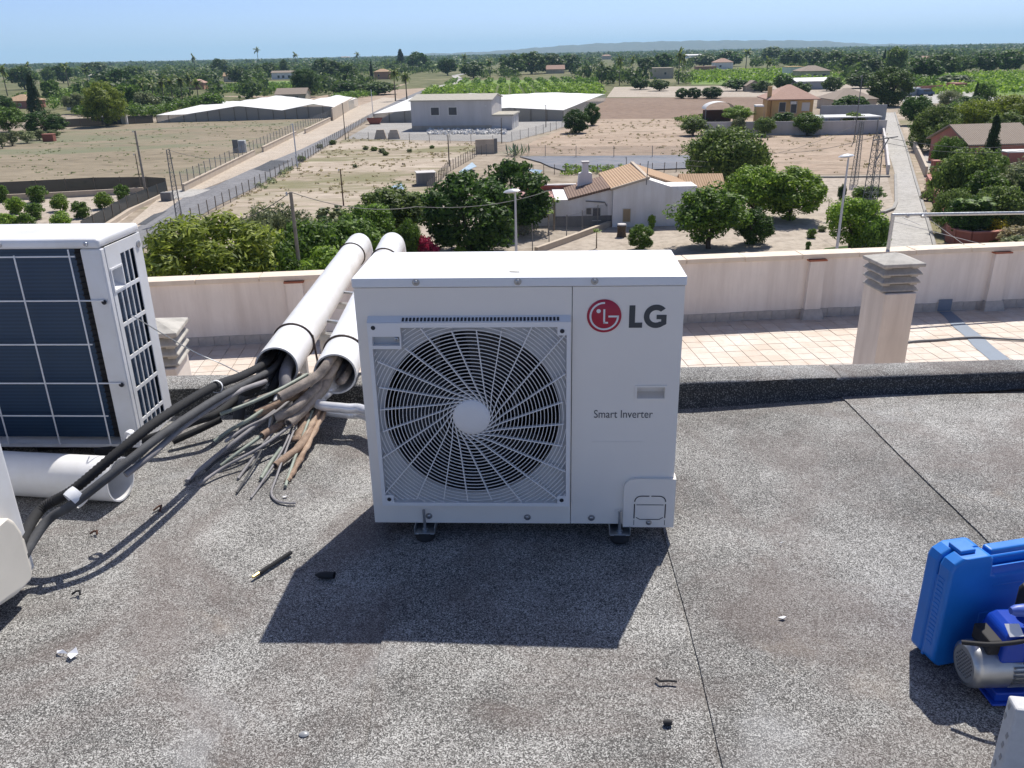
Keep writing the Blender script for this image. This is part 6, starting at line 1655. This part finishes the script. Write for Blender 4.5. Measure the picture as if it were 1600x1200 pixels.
# ---- net tents
def tent(label, fl, fr_, br, bl, he, ridges, hr, posts=10):
    A, B, C, D_ = (gp(*p) for p in (fl, fr_, br, bl)); t = thing('net_tent', label, 'net tent', (A.x, A.y, GZ)); O = Vector((A.x, A.y, GZ))
    nx, ny = 60, 10; q = MB(); P = {}
    for j in range(ny+1):
        for i in range(nx+1):
            u, v = i/nx, j/ny; p = (A*(1-u)+B*u)*(1-v) + (D_*(1-u)+C*u)*v - O
            h = he + hr*max([0] + [max(0, 1-abs(u-r_)/w_) for r_, w_ in ridges]) + .10*math.sin(u*60)*math.sin(v*9) - .3*(v > .95)
            P[i,j] = len(q.v); q.v.append((p.x, p.y, h))
    for j in range(ny):
        for i in range(nx): q.f.append((P[i,j],P[i+1,j],P[i+1,j+1],P[i,j+1])); q.m.append(0)
    q.build('net_roof', M['tent_net'], t, smooth=80)
    q2 = MB()
    for seq in ([P[i,0] for i in range(nx+1)], [P[nx,j] for j in range(ny+1)], [P[0,j] for j in range(ny+1)]):
        for a, b in zip(seq, seq[1:]):
            va, vb = q.v[a], q.v[b]; q2.add([(va[0],va[1],0),(vb[0],vb[1],0),(vb[0],vb[1],vb[2]-.02),(va[0],va[1],va[2]-.02)], [(0,1,2,3)])
    q2.build('side_net', M['tent_side'], t, smooth=0)
    for k in range(posts+1):
        i = round(k*nx/posts); v_ = q.v[P[i,0]]; MB().box(v_[0]-.06, v_[0]+.06, v_[1]-.16, v_[1]-.04, 0, v_[2]-.05).build('post', M['post'], t, smooth=0)
    return t
tent('white net tent with two peaks beyond the brown field', (246,192), (524,184), (560,166), (345,166), 1.9, [(.46,.30),(.88,.22)], 1.7, 14)
tent('white net tent stretching behind the warehouse to the right', (585,192), (880,189), (946,158), (650,160), 2.1, [(.30,.3),(.72,.4)], 1.0, 12)
# ---- other houses
yh = house('villa', 'yellow villa with a pale hipped tile roof beside the ploughed field', 1236, 190, 62, 30, 11, 'wall_yellow', 'hip', 'tile_pink', 2.9, R(-6), [(-.25,.46,1.3,1.9),(.03,.40,1.2,2.3),(.32,.50,1.5,1.6,'frame')], over=1.2, cat='house')
MB().box(-px_size(62,gp(1236,190))/2-.9, -px_size(62,gp(1236,190))/2-.1, 1, 1.9, 0, 7.2).build('chimney', M['wall_yellow'], yh, smooth=0)
MB().box(-.6, .6, -.7, -.1, 3.6, 4.2).build('air_conditioner_box', M['white_metal'], yh, smooth=0)
house('shed', 'small orange rendered shed left of the yellow villa', 1185, 192, 11, 22, 2.2, 'wall_yellow', 'flat', 'wall_white', 0, R(-6), cat='shed')
house('bungalow', 'red rendered bungalow with a grey tile roof in the right garden', 1560, 262, 106, 34, 9, 'wall_red', 'gable_side', 'tile_grey', 1.9, R(4), [(-.12,.2,1.9,1.7,'frame')], over=.5)
q = house('garage', 'small pink gabled annex beside the red bungalow', 1510, 252, 26, 26, 5, 'wall_red', 'gable_front', 'tile_pink', 1.0, R(18), over=.15, cat='outbuilding')
aw = gp(1592, 268); o = MB(); 
pb = Vector((aw.x, aw.y-2.2, GZ)); sh = thing('awning', 'white metal awning on the front of the red bungalow', 'awning', pb); MB().box(-3.2, 4, 0, 2.6, 2.55, 2.68).build('sheet', M['white_metal'], sh, smooth=0)
for x in (-3, 0, 3.6): MB().box(x-.05, x+.05, .05, .15, 0, 2.55).build('post', M['steel'], sh, smooth=0)
for i, a in enumerate([
 ('house','low stone house with tiled roof right of the net tent',455,160,46,11,9,'wall_beige','gable_side','tile_grey',1.8,.1,[(.2,.3,1.2,1.2)]),
 ('house','red roofed house at the far left behind the trees',28,170,44,10,10,'wall_red','hip','tile_orange',2.2,.1,[(.1,.3,1,1)]),
 ('house','small tiled house behind the palm clump',308,140,22,9,8,'wall_terra','gable_front','tile_pink',1.5,.3,[]),
 ('house','brown tiled house in the trees left of the road',360,128,20,8,8,'wall_beige','gable_side','tile_orange',2,.3,[]),
 ('house','long white arched house behind the dark pine',443,124,36,9,8,'wall_white','gable_side','tile_grey',1.2,.1,[(-.2,.2,1.6,1.8),(.0,.2,1.6,1.8),(.25,.2,1.6,1.8)]),
 ('house','terracotta house with a tower left of the fan palms',597,124,24,10,9,'wall_terra','hip','tile_orange',2,.0,[(-.2,.4,1,1.2)]),
 ('house','pale long house in the groves at the centre',868,115,28,6,9,'wall_beige','gable_side','tile_pink',2.6,.0,[]),
 ('house','grey roofed house left of centre in the far belt',832,108,22,6,9,'wall_terra','gable_side','tile_orange',2.2,.0,[]),
 ('house','orange brick house on the green fields right of centre',1013,104,24,9,10,'wall_terra','flat','wall_terra',1,.0,[(-.2,.4,1.3,1.3),(.2,.4,1.3,1.3)]),
 ('house','beige block house at the end of the fallow strip',1036,123,32,14,10,'wall_beige','flat','wall_beige',1,.0,[(.1,.4,1.2,1.2)]),
 ('house','pale pink house with stepped roofs on the far green field',1131,108,28,9,12,'wall_white','hip','tile_pink',3,.0,[(-.2,.3,1.5,1.5)]),
 ('house','low pink annex beside the stepped house',1104,110,30,5,10,'wall_terra','flat','tile_pink',1,.0,[]),
 ('house','white house with ochre side behind the groves',1243,120,26,13,10,'wall_white','flat','wall_yellow',1,.0,[(-.1,.4,1.6,1.4)]),
 ('house','large beige house with tiled roof behind the villa',1273,124,46,11,12,'wall_beige','hip','tile_grey',2.6,.0,[(.0,.3,1.8,1.2),(.3,.3,1.8,1.2)]),
 ('hut','small open fronted stone hut on the fallow strip',1178,143,24,8,5,'wall_beige','gable_front','tile_grey',1.6,.0,[(.15,.05,2.0,2.2)]),
 ('barn','grey blue metal barn behind the villa',1271,140,54,11,14,'grey_metal','gable_side','white_metal',1.0,.0,[]),
 ('house','beige tiled farmhouse behind the carport',1335,172,66,14,12,'wall_beige','hip','tile_grey',2.6,.0,[(-.35,.3,1.2,1.2),(-.2,.3,1.2,1.2)]),
 ('house','grey roofed house in the trees at the left',120,172,30,8,10,'wall_grey','hip','tile_grey',1.6,.0,[]),
 ('house','pale terraced houses on the far left plain',90,120,22,8,20,'wall_beige','gable_side','tile_pink',1.8,.0,[(-.3,.3,1.2,1.2),(0,.3,1.2,1.2),(.3,.3,1.2,1.2)]),
 ('shed','long pale shed roofs on the left plain',152,124,26,5,14,'wall_grey','gable_side','fibre',1.2,.0,[]),
 ('house','white low house far out left of the road',540,94,14,4,12,'wall_white','gable_side','tile_pink',2,.0,[]),
 ('house','white house on the road bend on the plain',735,104,12,5,9,'wall_white','flat','wall_white',1,.0,[]),
 ('house','pale house on the far plain right of the palms',1085,91,26,4,16,'wall_white','gable_side','wall_white',1.5,.0,[]),
 ('shed','row of white sheds far out right of centre',1130,92,50,3,20,'wall_white','flat','wall_white',1,.0,[]),
 ('house','cream house far out above the groves',948,93,14,5,10,'wall_beige','hip','tile_pink',2,.0,[]),
 ('house','small white house far out at the right',1388+60,96,12,4,10,'wall_white','gable_side','tile_pink',2,.0,[]),
 ('warehouse','long white halls on the skyline at the right',1490,75,40,2,60,'wall_white','flat','white_metal',1,.0,[]),
 ('garage','low garage in the walled car park',1428,150,16,9,6,'grey_metal','flat','grey_metal',1,.0,[]),
 ('garage','red walled storage by the car park',1500,142,18,9,6,'wall_redbrick','flat','wall_red',1,.0,[]),
]):
    nm, lab, cx, yb, wp, hp2, dm, wl_, rk, rm, rh, rz2, wins = a
    house(nm, lab, cx, yb, wp, hp2, dm, wl_, rk, rm, rh, R(rz2*10), wins, cat={'barn':'barn','shed':'shed','hut':'hut','garage':'garage','warehouse':'warehouse'}.get(nm,'house'))
# ---- small yard objects
sc_ = gp(157, 196); st = thing('gate_screen', 'white gate panel between two posts under the lone pine', 'gate', (sc_.x+4, sc_.y+2, GZ))
for x in (-4.2, 1.9): MB().box(x-.25, x+.25, -.2, .2, 0, 2.6).build('post', M['wall_white'], st, smooth=0)
MB().box(-2.4, 1.6, -.04, .04, .1, 2.0).build('panel', M['grey_metal'], st, smooth=0)
p = gp(78, 221); o = thing('crate', 'red crate beside the olive row', 'crate', (p.x,p.y,GZ)); MB().box(-1.1, 1.1, -.6, .6, .04, 1.4).build('body', M['wall_redbrick'], o, smooth=0); MB().box(-1.15, 1.15, -.65, .65, 1.4, 1.5).build('rim', M['wall_red'], o, smooth=0)
p = gp(380, 238); o = thing('meter_cabinet', 'pale grey meter cabinet behind the roadside wall', 'cabinet', (p.x,p.y,GZ)); MB().box(-.6, .6, -.4, .4, 0, 2.0).build('body', M['white_metal'], o, smooth=0, bevel=.05); MB().box(-.5, .5, -.42, -.401, .2, 1.8).build('door', M['grey_metal'], o, smooth=0); MB().box(-1.6, -.7, -.2, .2, 0, 2.1).build('side_box', M['wall_stone'], o, smooth=0)
p = gp(586, 194); o = thing('skip', 'red skip in the gravel yard left of the warehouse', 'skip', (p.x,p.y,GZ)); q = MB(); q.v = [(-1.1,-.8,.1),(1.1,-.8,.1),(1.1,.8,.1),(-1.1,.8,.1),(-1.8,-.9,1.4),(1.8,-.9,1.4),(1.8,.9,1.4),(-1.8,.9,1.4)]; q.f = [(0,3,2,1),(0,1,5,4),(1,2,6,5),(2,3,7,6),(3,0,4,7)]; q.m = [0]*5; q.build('tub', M['wall_redbrick'], o, smooth=0); MB().box(-1.7, 1.7, -.85, .85, 1.1, 1.2).build('load', M['dark'], o, smooth=0)
for x, lab in ((595,'concrete barrier block in the yard, left'), (616,'concrete barrier block in the yard, right')):
    p = gp(x, 217); o = MB(); o.v = [(-1.2,-.6,0),(1.2,-.6,0),(1.2,.6,0),(-1.2,.6,0),(-.7,-.2,1.7),(.7,-.2,1.7),(.7,.4,1.7),(-.7,.4,1.7)]; o.f = [(0,1,5,4),(1,2,6,5),(2,3,7,6),(3,0,4,7),(4,5,6,7)]; o.m = [0]*5
    ob = o.build('concrete_block', M['wall_beige'], None, smooth=0); ob.location = (p.x,p.y,GZ); tag(ob, lab, 'block')
p = gp(971, 370); o = thing('wooden_stump', 'dark stump block in the yard of the white farmhouse', 'stump', (p.x,p.y,GZ)); MB().lathe([(0,0),(.45,0),(.38,.3),(.36,.8),(.42,.95),(0,1.0)], 12).build('trunk_piece', M['bark'], o); MB().lathe([(0,1.001),(.4,1.001),(.38,1.12),(0,1.15)], 12).build('top', M['wall_grey'], o)
p = gp(1124, 190); o = thing('shade_dome', 'white arched shade roof behind the grey wall', 'shade roof', (p.x,p.y,GZ)); q = MB()
for i in range(13):
    a_ = math.pi*i/12
    q.v += [(math.cos(a_)*3.2, 0, 2.6+math.sin(a_)*1.5), (math.cos(a_)*3.2, 4, 2.6+math.sin(a_)*1.5)]
q.f = [(2*i,2*i+2,2*i+3,2*i+1) for i in range(12)]; q.m = [0]*12; q.build('cover', M['white_metal'], o, smooth=80)
for x in (-3.1, 3.1): MB().box(x-.1, x+.1, .1, .3, 0, 2.6).build('post', M['steel'], o, smooth=0)
MB().box(-2.9, 2.9, 1.5, 3.9, 0, 2.3).build('stacked_goods', M['rust'], o, smooth=0)
# carport with a long white roof
a, b = gp(1276, 210), gp(1383, 208); o = thing('carport', 'long white carport roof along the lane side wall', 'carport', (a.x, a.y+1, GZ)); W = b.x-a.x
MB().box(0, W-.4, 0, 6, 2.7, 2.9).build('roof', M['white_metal'], o, smooth=0)
for k in range(6): MB().box(k*(W-.8)/5, k*(W-.8)/5+.2, .1, .3, 0, 2.7).build('post', M['steel'], o, smooth=0)
a, b = gp(1280, 190), gp(1384, 188); o = thing('white_wall', 'long pale metal wall behind the carport', 'wall', (a.x, a.y, GZ)); MB().box(0, b.x-a.x, 0, .3, 0, 3.2).build('panel', M['grey_metal'], o, smooth=0)
p = gp(1430, 147)
for i, (x, y, m_) in enumerate([(1430,147,'white_metal'),(1446,150,'dull_blue')]):
    p = gp(x, y); o = thing('parked_van', ['white van parked in the far car park','blue van parked in the far car park'][i], 'van', (p.x,p.y,GZ)); q = MB(); q.prism([[(-2.4,.4),(2.4,.4),(2.4,1.1),(1.7,1.3),(1.1,2.1),(-2.4,2.1)]], lambda u, v, d: (u, d, v), -.9, .9); q.build('body', M[m_], o, smooth=0, bevel=.1)
    for x_ in (-1.5, 1.5): MB().lathe([(0,-.95),(.38,-.95),(.38,.95),(0,.95)], 14, 'y', (x_,0,.38)).build('wheels', M['rubber'], o)
    MB().box(-1.2, 1.3, -.915, .915, 1.35, 1.9).build('side_window', M['window'], o, smooth=0)
# black plastic in the plot behind the farmhouse
q = MB(); poly = [(812,246),(1082,244),(1082,264),(1000,267),(940,268),(880,268),(860,262),(845,255)]
P = [gp(*p) for p in poly]; tri = tessellate_polygon([[Vector((p.x,p.y,0)) for p in P]]); q.v = [(p.x,p.y,GZ+.12) for p in P]; q.f = [tuple(t) for t in tri]; q.m = [0]*len(q.f)
o = q.build('plastic_sheet', M['black_plastic'], None, smooth=0); s_ = o.modifiers.new('t','SOLIDIFY'); s_.thickness = .05; tag(o, 'dusty black plastic sheet covering the plot behind the farmhouse', 'plastic sheet')
for (poly, lab) in (([(716,276),(738,263),(745,266),(724,280)],'pale blue tarpaulin behind the dark trees, left'), ([(826,270),(848,276),(842,279),(824,276)],'pale blue tarpaulin behind the dark trees, right'), ([(612,299),(628,296),(632,303),(615,306)],'pale blue tarpaulin by the scrap corner')):
    q = MB(); P = [gp(*p) for p in poly]; q.v = [(p.x,p.y,GZ+.5+.3*(i%2)) for i, p in enumerate(P)]; q.f = [(0,1,2,3)]; q.m = [0]; o = q.build('tarpaulin', mat('pale_blue_sheet', (.30,.42,.52), .5, var=.3, scale=1), None, smooth=0); s_ = o.modifiers.new('t','SOLIDIFY'); s_.thickness = .04; tag(o, lab, 'tarpaulin')
p = gp(667, 290); o = thing('block_hut', 'small grey block enclosure at the corner of the dry lot', 'hut', (p.x,p.y,GZ), .2); MB().box(-1.1, 1.1, 0, 2, 0, 1.5).build('wall', M['wall_stone'], o, smooth=0); MB().box(-1.2, 1.2, -.1, 2.1, 1.5, 1.58).build('lid', M['wall_grey'], o, smooth=0)
p = gp(758, 240); o = thing('gate_pillar', 'beige wall piece at the corner of the stubble field', 'wall', (p.x,p.y,GZ), .1); MB().box(-1.5, 1.5, 0, .4, 0, 2.2).build('wall', M['wall_beige'], o, smooth=0); MB().box(1.5, 2.0, -.05, .45, 0, 2.3).build('pillar', M['wall_stone'], o, smooth=0)

# ================================================================== walls and fences
def wall_run(name, label, pts, h, th, m, cat='wall', cap=None):
    P = [gp(*p) for p in pts]; O = P[0]; t = thing(name, label, cat, (O.x, O.y, GZ))
    for a, b in zip(P, P[1:]):
        A, B = a-O, b-O; A.z = B.z = h/2; MB().bar(A, B, th, h).build('section', M[m], t, smooth=0)
        if cap: A2, B2 = A.copy(), B.copy(); A2.z = B2.z = h+.05; MB().bar(A2, B2, th+.12, .1).build('cap', M[cap], t, smooth=0)
    return t
def fence(label, pts, h, step, m='chain', r=.04, name='wire_fence', base=0.0, post_m='post', maxp=60):
    P = [gp(*p) for p in pts]; O = P[0]; t = thing(name, label, 'fence', (O.x, O.y, GZ))
    q = MB()
    for a, b in zip(P, P[1:]):
        A, B = a-O, b-O; q.add([(A.x,A.y,base),(B.x,B.y,base),(B.x,B.y,base+h*.95),(A.x,A.y,base+h*.95)], [(0,1,2,3)])
    q.build('netting', M[m], t, smooth=0)
    me = MB().box(-r, r, -r, r, 0, h).mesh('post', M[post_m], 0); k = 0
    for a, b in zip(P, P[1:]):
        n_ = max(1, round((b-a).length/step))
        for i in range(n_):
            if k > maxp: break
            p = a.lerp(b, i/n_) - O; place(me, 'post', t, (p.x, p.y, base), (random.uniform(-.03,.03), random.uniform(-.03,.03), 0)); k += 1
    return t
wall_run('roadside_wall', 'low beige wall along the left road, nearest length', [(287,300),(398,243)], .85, .3, 'wall_beige', cap='wall_beige')
wall_run('roadside_wall', 'low beige wall along the left road, middle length', [(411,238),(463,212)], .85, .3, 'wall_beige', cap='wall_beige')
wall_run('roadside_wall', 'low beige wall along the left road, far length', [(477,209),(521,187)], .85, .3, 'wall_beige', cap='wall_beige')
wall_run('tent_wall', 'pale wall beside the left net tent at the road', [(520,189),(553,168)], 3.0, .3, 'wall_beige')
fence('grey mesh fence on the roadside wall of the brown field', [(286,300),(398,243),(463,211),(521,186)], 1.6, 2.6, base=.85, post_m='steel')
fence('post and wire fence along the right side of the left road', [(216,396),(300,349),(408,291),(464,260),(540,210),(600,175)], 1.5, 2.4, post_m='post')
fence('black shade net fence between the orchard and the brown field', [(-60,309),(60,303),(150,298),(232,297),(262,299)], 1.7, 4, 'black_net', name='shade_net_fence')
fence('black shade net fence along the road side of the orchard', [(262,300),(200,326),(165,348),(130,368)], 1.4, 3, 'black_net', name='shade_net_fence')
wall_run('orchard_wall', 'low beige wall in front of the shade net', [(-60,317),(100,309),(225,302)], .7, .3, 'wall_beige')
wall_run('orchard_road_wall', 'low sandy wall between the orchard net and the road', [(262,304),(205,332),(150,368)], .4, .3, 'wall_beige')
p = gp(262, 314); o = MB().box(-.6,.6,-.4,.4,0,1.0).build('gate_post', M['wall_stone'], None, smooth=0, bevel=.05); o.name = 'stone_block'; o.location = (p.x,p.y,GZ); tag(o, 'dark stone block at the gate apron by the road', 'block')
fence('dark mesh fence below the hedge behind the brown field', [(98,199),(240,192)], 2.0, 4, 'black_net', name='shade_net_fence')
fence('wire fence between the gravel yard and the dry lot', [(545,219),(640,222),(770,226),(800,222)], 1.6, 4)
fence('wire fence along the right side of the gravel yard', [(800,222),(860,206),(925,187)], 1.8, 4, post_m='steel')
fence('wire fence along the right edge of the dry lot', [(668,305),(700,270),(745,244),(760,241)], 1.5, 1.6)
fence('wire fence in front of the stubble field', [(760,243),(900,247),(1080,247)], 1.8, 5, post_m='steel')
fence('wire fence across the plot behind the farmhouse', [(800,272),(900,273),(1000,271),(1075,268)], 1.3, 1.5, post_m='post')
fence('tall wire fence in the yard in front of the dark trees', [(706,396),(832,392),(858,386),(885,376),(910,368),(933,358),(955,352)], 2.2, 5, post_m='steel')
wall_run('yard_wall', 'low grey kerb wall crossing the farmhouse yard', [(838,396),(880,381),(920,366),(955,353)], .5, .35, 'wall_beige')
wall_run('block_wall', 'long grey block wall in front of the yellow villa', [(1100,212),(1180,211),(1280,211),(1383,209)], 2.4, .25, 'wall_grey')
wall_run('lane_wall', 'narrow grey wall along the left side of the lane', [(1387,272),(1384,240),(1379,208)], 1.1, .3, 'wall_grey')
wall_run('garden_wall', 'red garden wall along the right side of the lane', [(1448,292),(1466,330),(1480,378),(1492,386),(1515,390),(1545,389),(1590,384)], 1.3, .3, 'wall_redbrick', cap='wall_red')
wall_run('garden_wall', 'pale garden wall farther up the right side of the lane', [(1424,226),(1436,252),(1446,276)], 1.2, .3, 'wall_beige')
for i, (x, y) in enumerate([(1450,284),(1475,318),(1486,362)]):
    p = gp(x, y); o = thing('gate_pillar', 'red pillar of the garden wall, ' + ['farthest','middle','nearest'][i], 'pillar', (p.x+.6,p.y,GZ), 0, 'red garden pillars'); MB().box(-.4,.4,-.4,.4,0,2.3).build('shaft', M['wall_redbrick'], o, smooth=0); MB().box(-.5,.5,-.5,.5,2.3,2.45).build('cap', M['wall_red'], o, smooth=0)
wall_run('screen_wall', 'reddish wall behind the far car park', [(1412,146),(1500,141)], 2.0, .3, 'wall_red')

# ================================================================== poles, masts, lamps, wires
def pole(label, cx, ytop, D, r, m, name='utility_pole', base_px=None, cat='pole', arm=True):
    b = gp(*base_px) if base_px else None
    if b is None: p = on_y(cx, ytop, D); b = Vector((p.x, D, GZ))
    h = on_y(cx, ytop, b.y).z - GZ; t = thing(name, label, cat, (b.x, b.y, GZ))
    MB().tube([(0,0,-.2),(0,0,h*.5),(0,0,h)], [r, r*.85, r*.7], 10).build('shaft', M[m], t)
    if arm: MB().box(-.35, .35, -.05, .05, h-.35, h-.25).build('cross_arm', M['steel'], t, smooth=0)
    for k in (-.1,) : MB().lathe([(.05,h-.2),(.07,h-.1),(.04,h)], 8, 'z', (k-r,0,0)).build('insulator', M['lamp_grey'], t)
    return t, Vector((b.x, b.y, GZ+h))
_, W1 = pole('leaning grey wooden pole in front of the olive tree', 454, 300, 48, .14, 'pole_wood', arm=False)
_, W2_ = pole('thin pole beside the left road', 458, 193, None, .11, 'lamp_grey', base_px=(465,263), arm=False)
pole('tall grey pole at the corner of the black net', 211, 204, None, .15, 'pole_wood', base_px=(228,300), arm=False)
pole('dark post beside the tall grey pole', 214, 240, None, .07, 'post', base_px=(222,300), arm=False)
pole('rusty post standing in the dry lot', 536, 264, None, .08, 'rust', base_px=(537,322), arm=False)
pole('dark post at the far edge of the dry lot', 699, 211, None, .10, 'post', base_px=(702,260), arm=False)
pole('pole at the corner of the gravel yard', 533, 161, None, .10, 'post', base_px=(540,219), arm=False)
pole('thin pole by the road left of the warehouse', 580, 140, None, .10, 'lamp_grey', base_px=(583,182), arm=False)
pole('pole on the right side of the gravel yard', 852, 164, None, .10, 'post', base_px=(853,199), arm=False)
pole('dark pole at the right end of the warehouse', 783, 184, None, .09, 'post', base_px=(784,224), arm=False)
pole('thin mast in front of the carport', 1336, 118, None, .09, 'steel', base_px=(1334,222), arm=False)
pole('thin post behind the farmhouse roof', 1079, 243, None, .05, 'lamp_grey', base_px=(1079,300), arm=False)
pole('dark pole behind the black plastic', 976, 245, None, .06, 'steel', base_px=(978,276), arm=False)
def mast(label, top, base, w0, w1, block=False):
    b = gp(*base); h = on_y(top[0], top[1], b.y).z - GZ; t = thing('lattice_mast', label, 'mast', (b.x, b.y, GZ), .5); n_ = 16
    f_ = lambda k, sx, sy: Vector((sx*(w0+(w1-w0)*k/n_)/2, sy*(w0+(w1-w0)*k/n_)/2, h*k/n_))
    for sx in (-1,1):
        for sy in (-1,1): MB().bar(f_(0,sx,sy), f_(n_,sx,sy), .05, .05).build('leg', M['steel'], t, smooth=0)
    q = MB()
    for k in range(n_):
        for (a, c) in (((-1,-1),(1,-1)),((1,-1),(1,1)),((1,1),(-1,1)),((-1,1),(-1,-1))):
            q.bar(f_(k,*a), f_(k+1,*c), .022, .022); q.bar(f_(k+1,*a), f_(k+1,*c), .022, .022)
    q.build('lattice_braces', M['steel'], t, smooth=0)['kind'] = 'stuff'
    if block: MB().box(-w0*.62, w0*.62, -w0*.62, w0*.62, 0, 1.7).build('concrete_foot', M['grey_metal'], t, smooth=0)
    return t, Vector((b.x, b.y, GZ+h))
_, T1 = mast('slim lattice mast standing at the left road', (262,234), (281,346), .55, .28)
mt, T2 = mast('lattice mast with a concrete foot beside the lane', (1372,212), (1349,386), .95, .5, True)
MB().bar((-.6,0,T2.z-GZ-.3), (2.2,0,T2.z-GZ-.2), .08, .08).build('cross_arm', M['steel'], mt, smooth=0); MB().bar((0,0,T2.z-GZ-2.0), (1.2,0,T2.z-GZ-.25), .06, .06).build('stay', M['steel'], mt, smooth=0)
MB().bar((-.25,0,T2.z-GZ), (-.35,0,T2.z-GZ+1.2), .06, .06).build('top_spike', M['steel'], mt, smooth=0)
_, T3 = mast('slimmer lattice mast behind the other one', (1344,190), (1334,288), .6, .3)
def lamp(label, head, D, arm):
    p = on_y(head[0], head[1], D); h = p.z - GZ; t = thing('street_lamp', label, 'street lamp', (p.x, D, GZ))
    MB().tube([(0,0,-.1),(0,0,h*.5),(0,0,h)], [.11,.085,.055], 12).build('column', M['lamp_grey'], t)
    q = MB(); q.lathe([(0,-.08),(.2,-.07),(.33,0),(.26,.08),(.1,.14),(0,.15)], 16, 'z', (0,0,0)); hd = q.build('lantern', M['lamp_grey'], t); hd.location = (arm*.2,-.1,h+.05); hd.scale = (1.6,.95,1); hd.rotation_euler = (0,R(6)*arm,0)
    MB().lathe([(0,-.085),(.18,-.075),(.2,-.06)], 14, 'z').build('lens', M['frame'], hd)
    return t
lamp('grey street lamp in front of the dark trees behind the new unit', (805,300), 50, -1)
lamp('grey street lamp left of the lattice mast by the lane', (1326,245), 56, -1)
def cable(label, pts, sag, r=.022, n_=14):
    P = []
    for a, b in zip(pts, pts[1:]):
        for k in range(n_): t = k/n_; p = Vector(a).lerp(Vector(b), t); p.z -= sag*4*t*(1-t); P.append(p)
    P.append(Vector(pts[-1])); return tag(MB().tube(P, r, 5).build('overhead_cable', M['wire'], None), label, 'cable')
far_r = on_y(858, 290, 60)
cable('overhead cable from the wooden pole across the dark trees', [W1, on_y(650, 323, 54), on_y(860, 297, 66)], .5)
cable('overhead cable from the wooden pole to the lower left', [W1, on_y(330, 352, 50), on_y(230, 380, 50)], .4)
cable('thin cable from the left mast towards the meter cabinet', [T1, on_y(372, 243, 118)], .6, .02)
cable('upper thin cable in front of the weeping tree', [on_y(1075, 250, 90), on_y(1190, 238, 92), T2], .5, .018)
cable('lower thin cable in front of the weeping tree', [on_y(1070, 258, 90), on_y(1190, 244, 92), T3], .5, .018)
cable('upper thin cable crossing the right garden', [T2, on_y(1620, 224, 74)], .6, .018); cable('lower thin cable crossing the right garden', [T2 - Vector((0,0,.4)), on_y(1620, 232, 74)], .6, .018)

# ================================================================== haze over the plain
hz = MB().box(-46000, 46000, -3000, 40000, GZ-1.5, 420)
hm = bpy.data.materials.new('haze'); hm.use_nodes = True; ht = hm.node_tree; ht.nodes.remove(ht.nodes['Principled BSDF'])
pv = ht.nodes.new('ShaderNodeVolumePrincipled'); pv.inputs['Color'].default_value = (.50,.76,1.0,1); pv.inputs['Density'].default_value = HAZE_DENSITY; pv.inputs['Anisotropy'].default_value = .1
ht.links.new(pv.outputs[0], ht.nodes['Material Output'].inputs['Volume'])
ho = hz.build('haze', hm, None, smooth=0); ho['kind'] = 'stuff'; ho['label'] = 'thin bluish summer haze over the whole plain'; ho['category'] = 'haze'
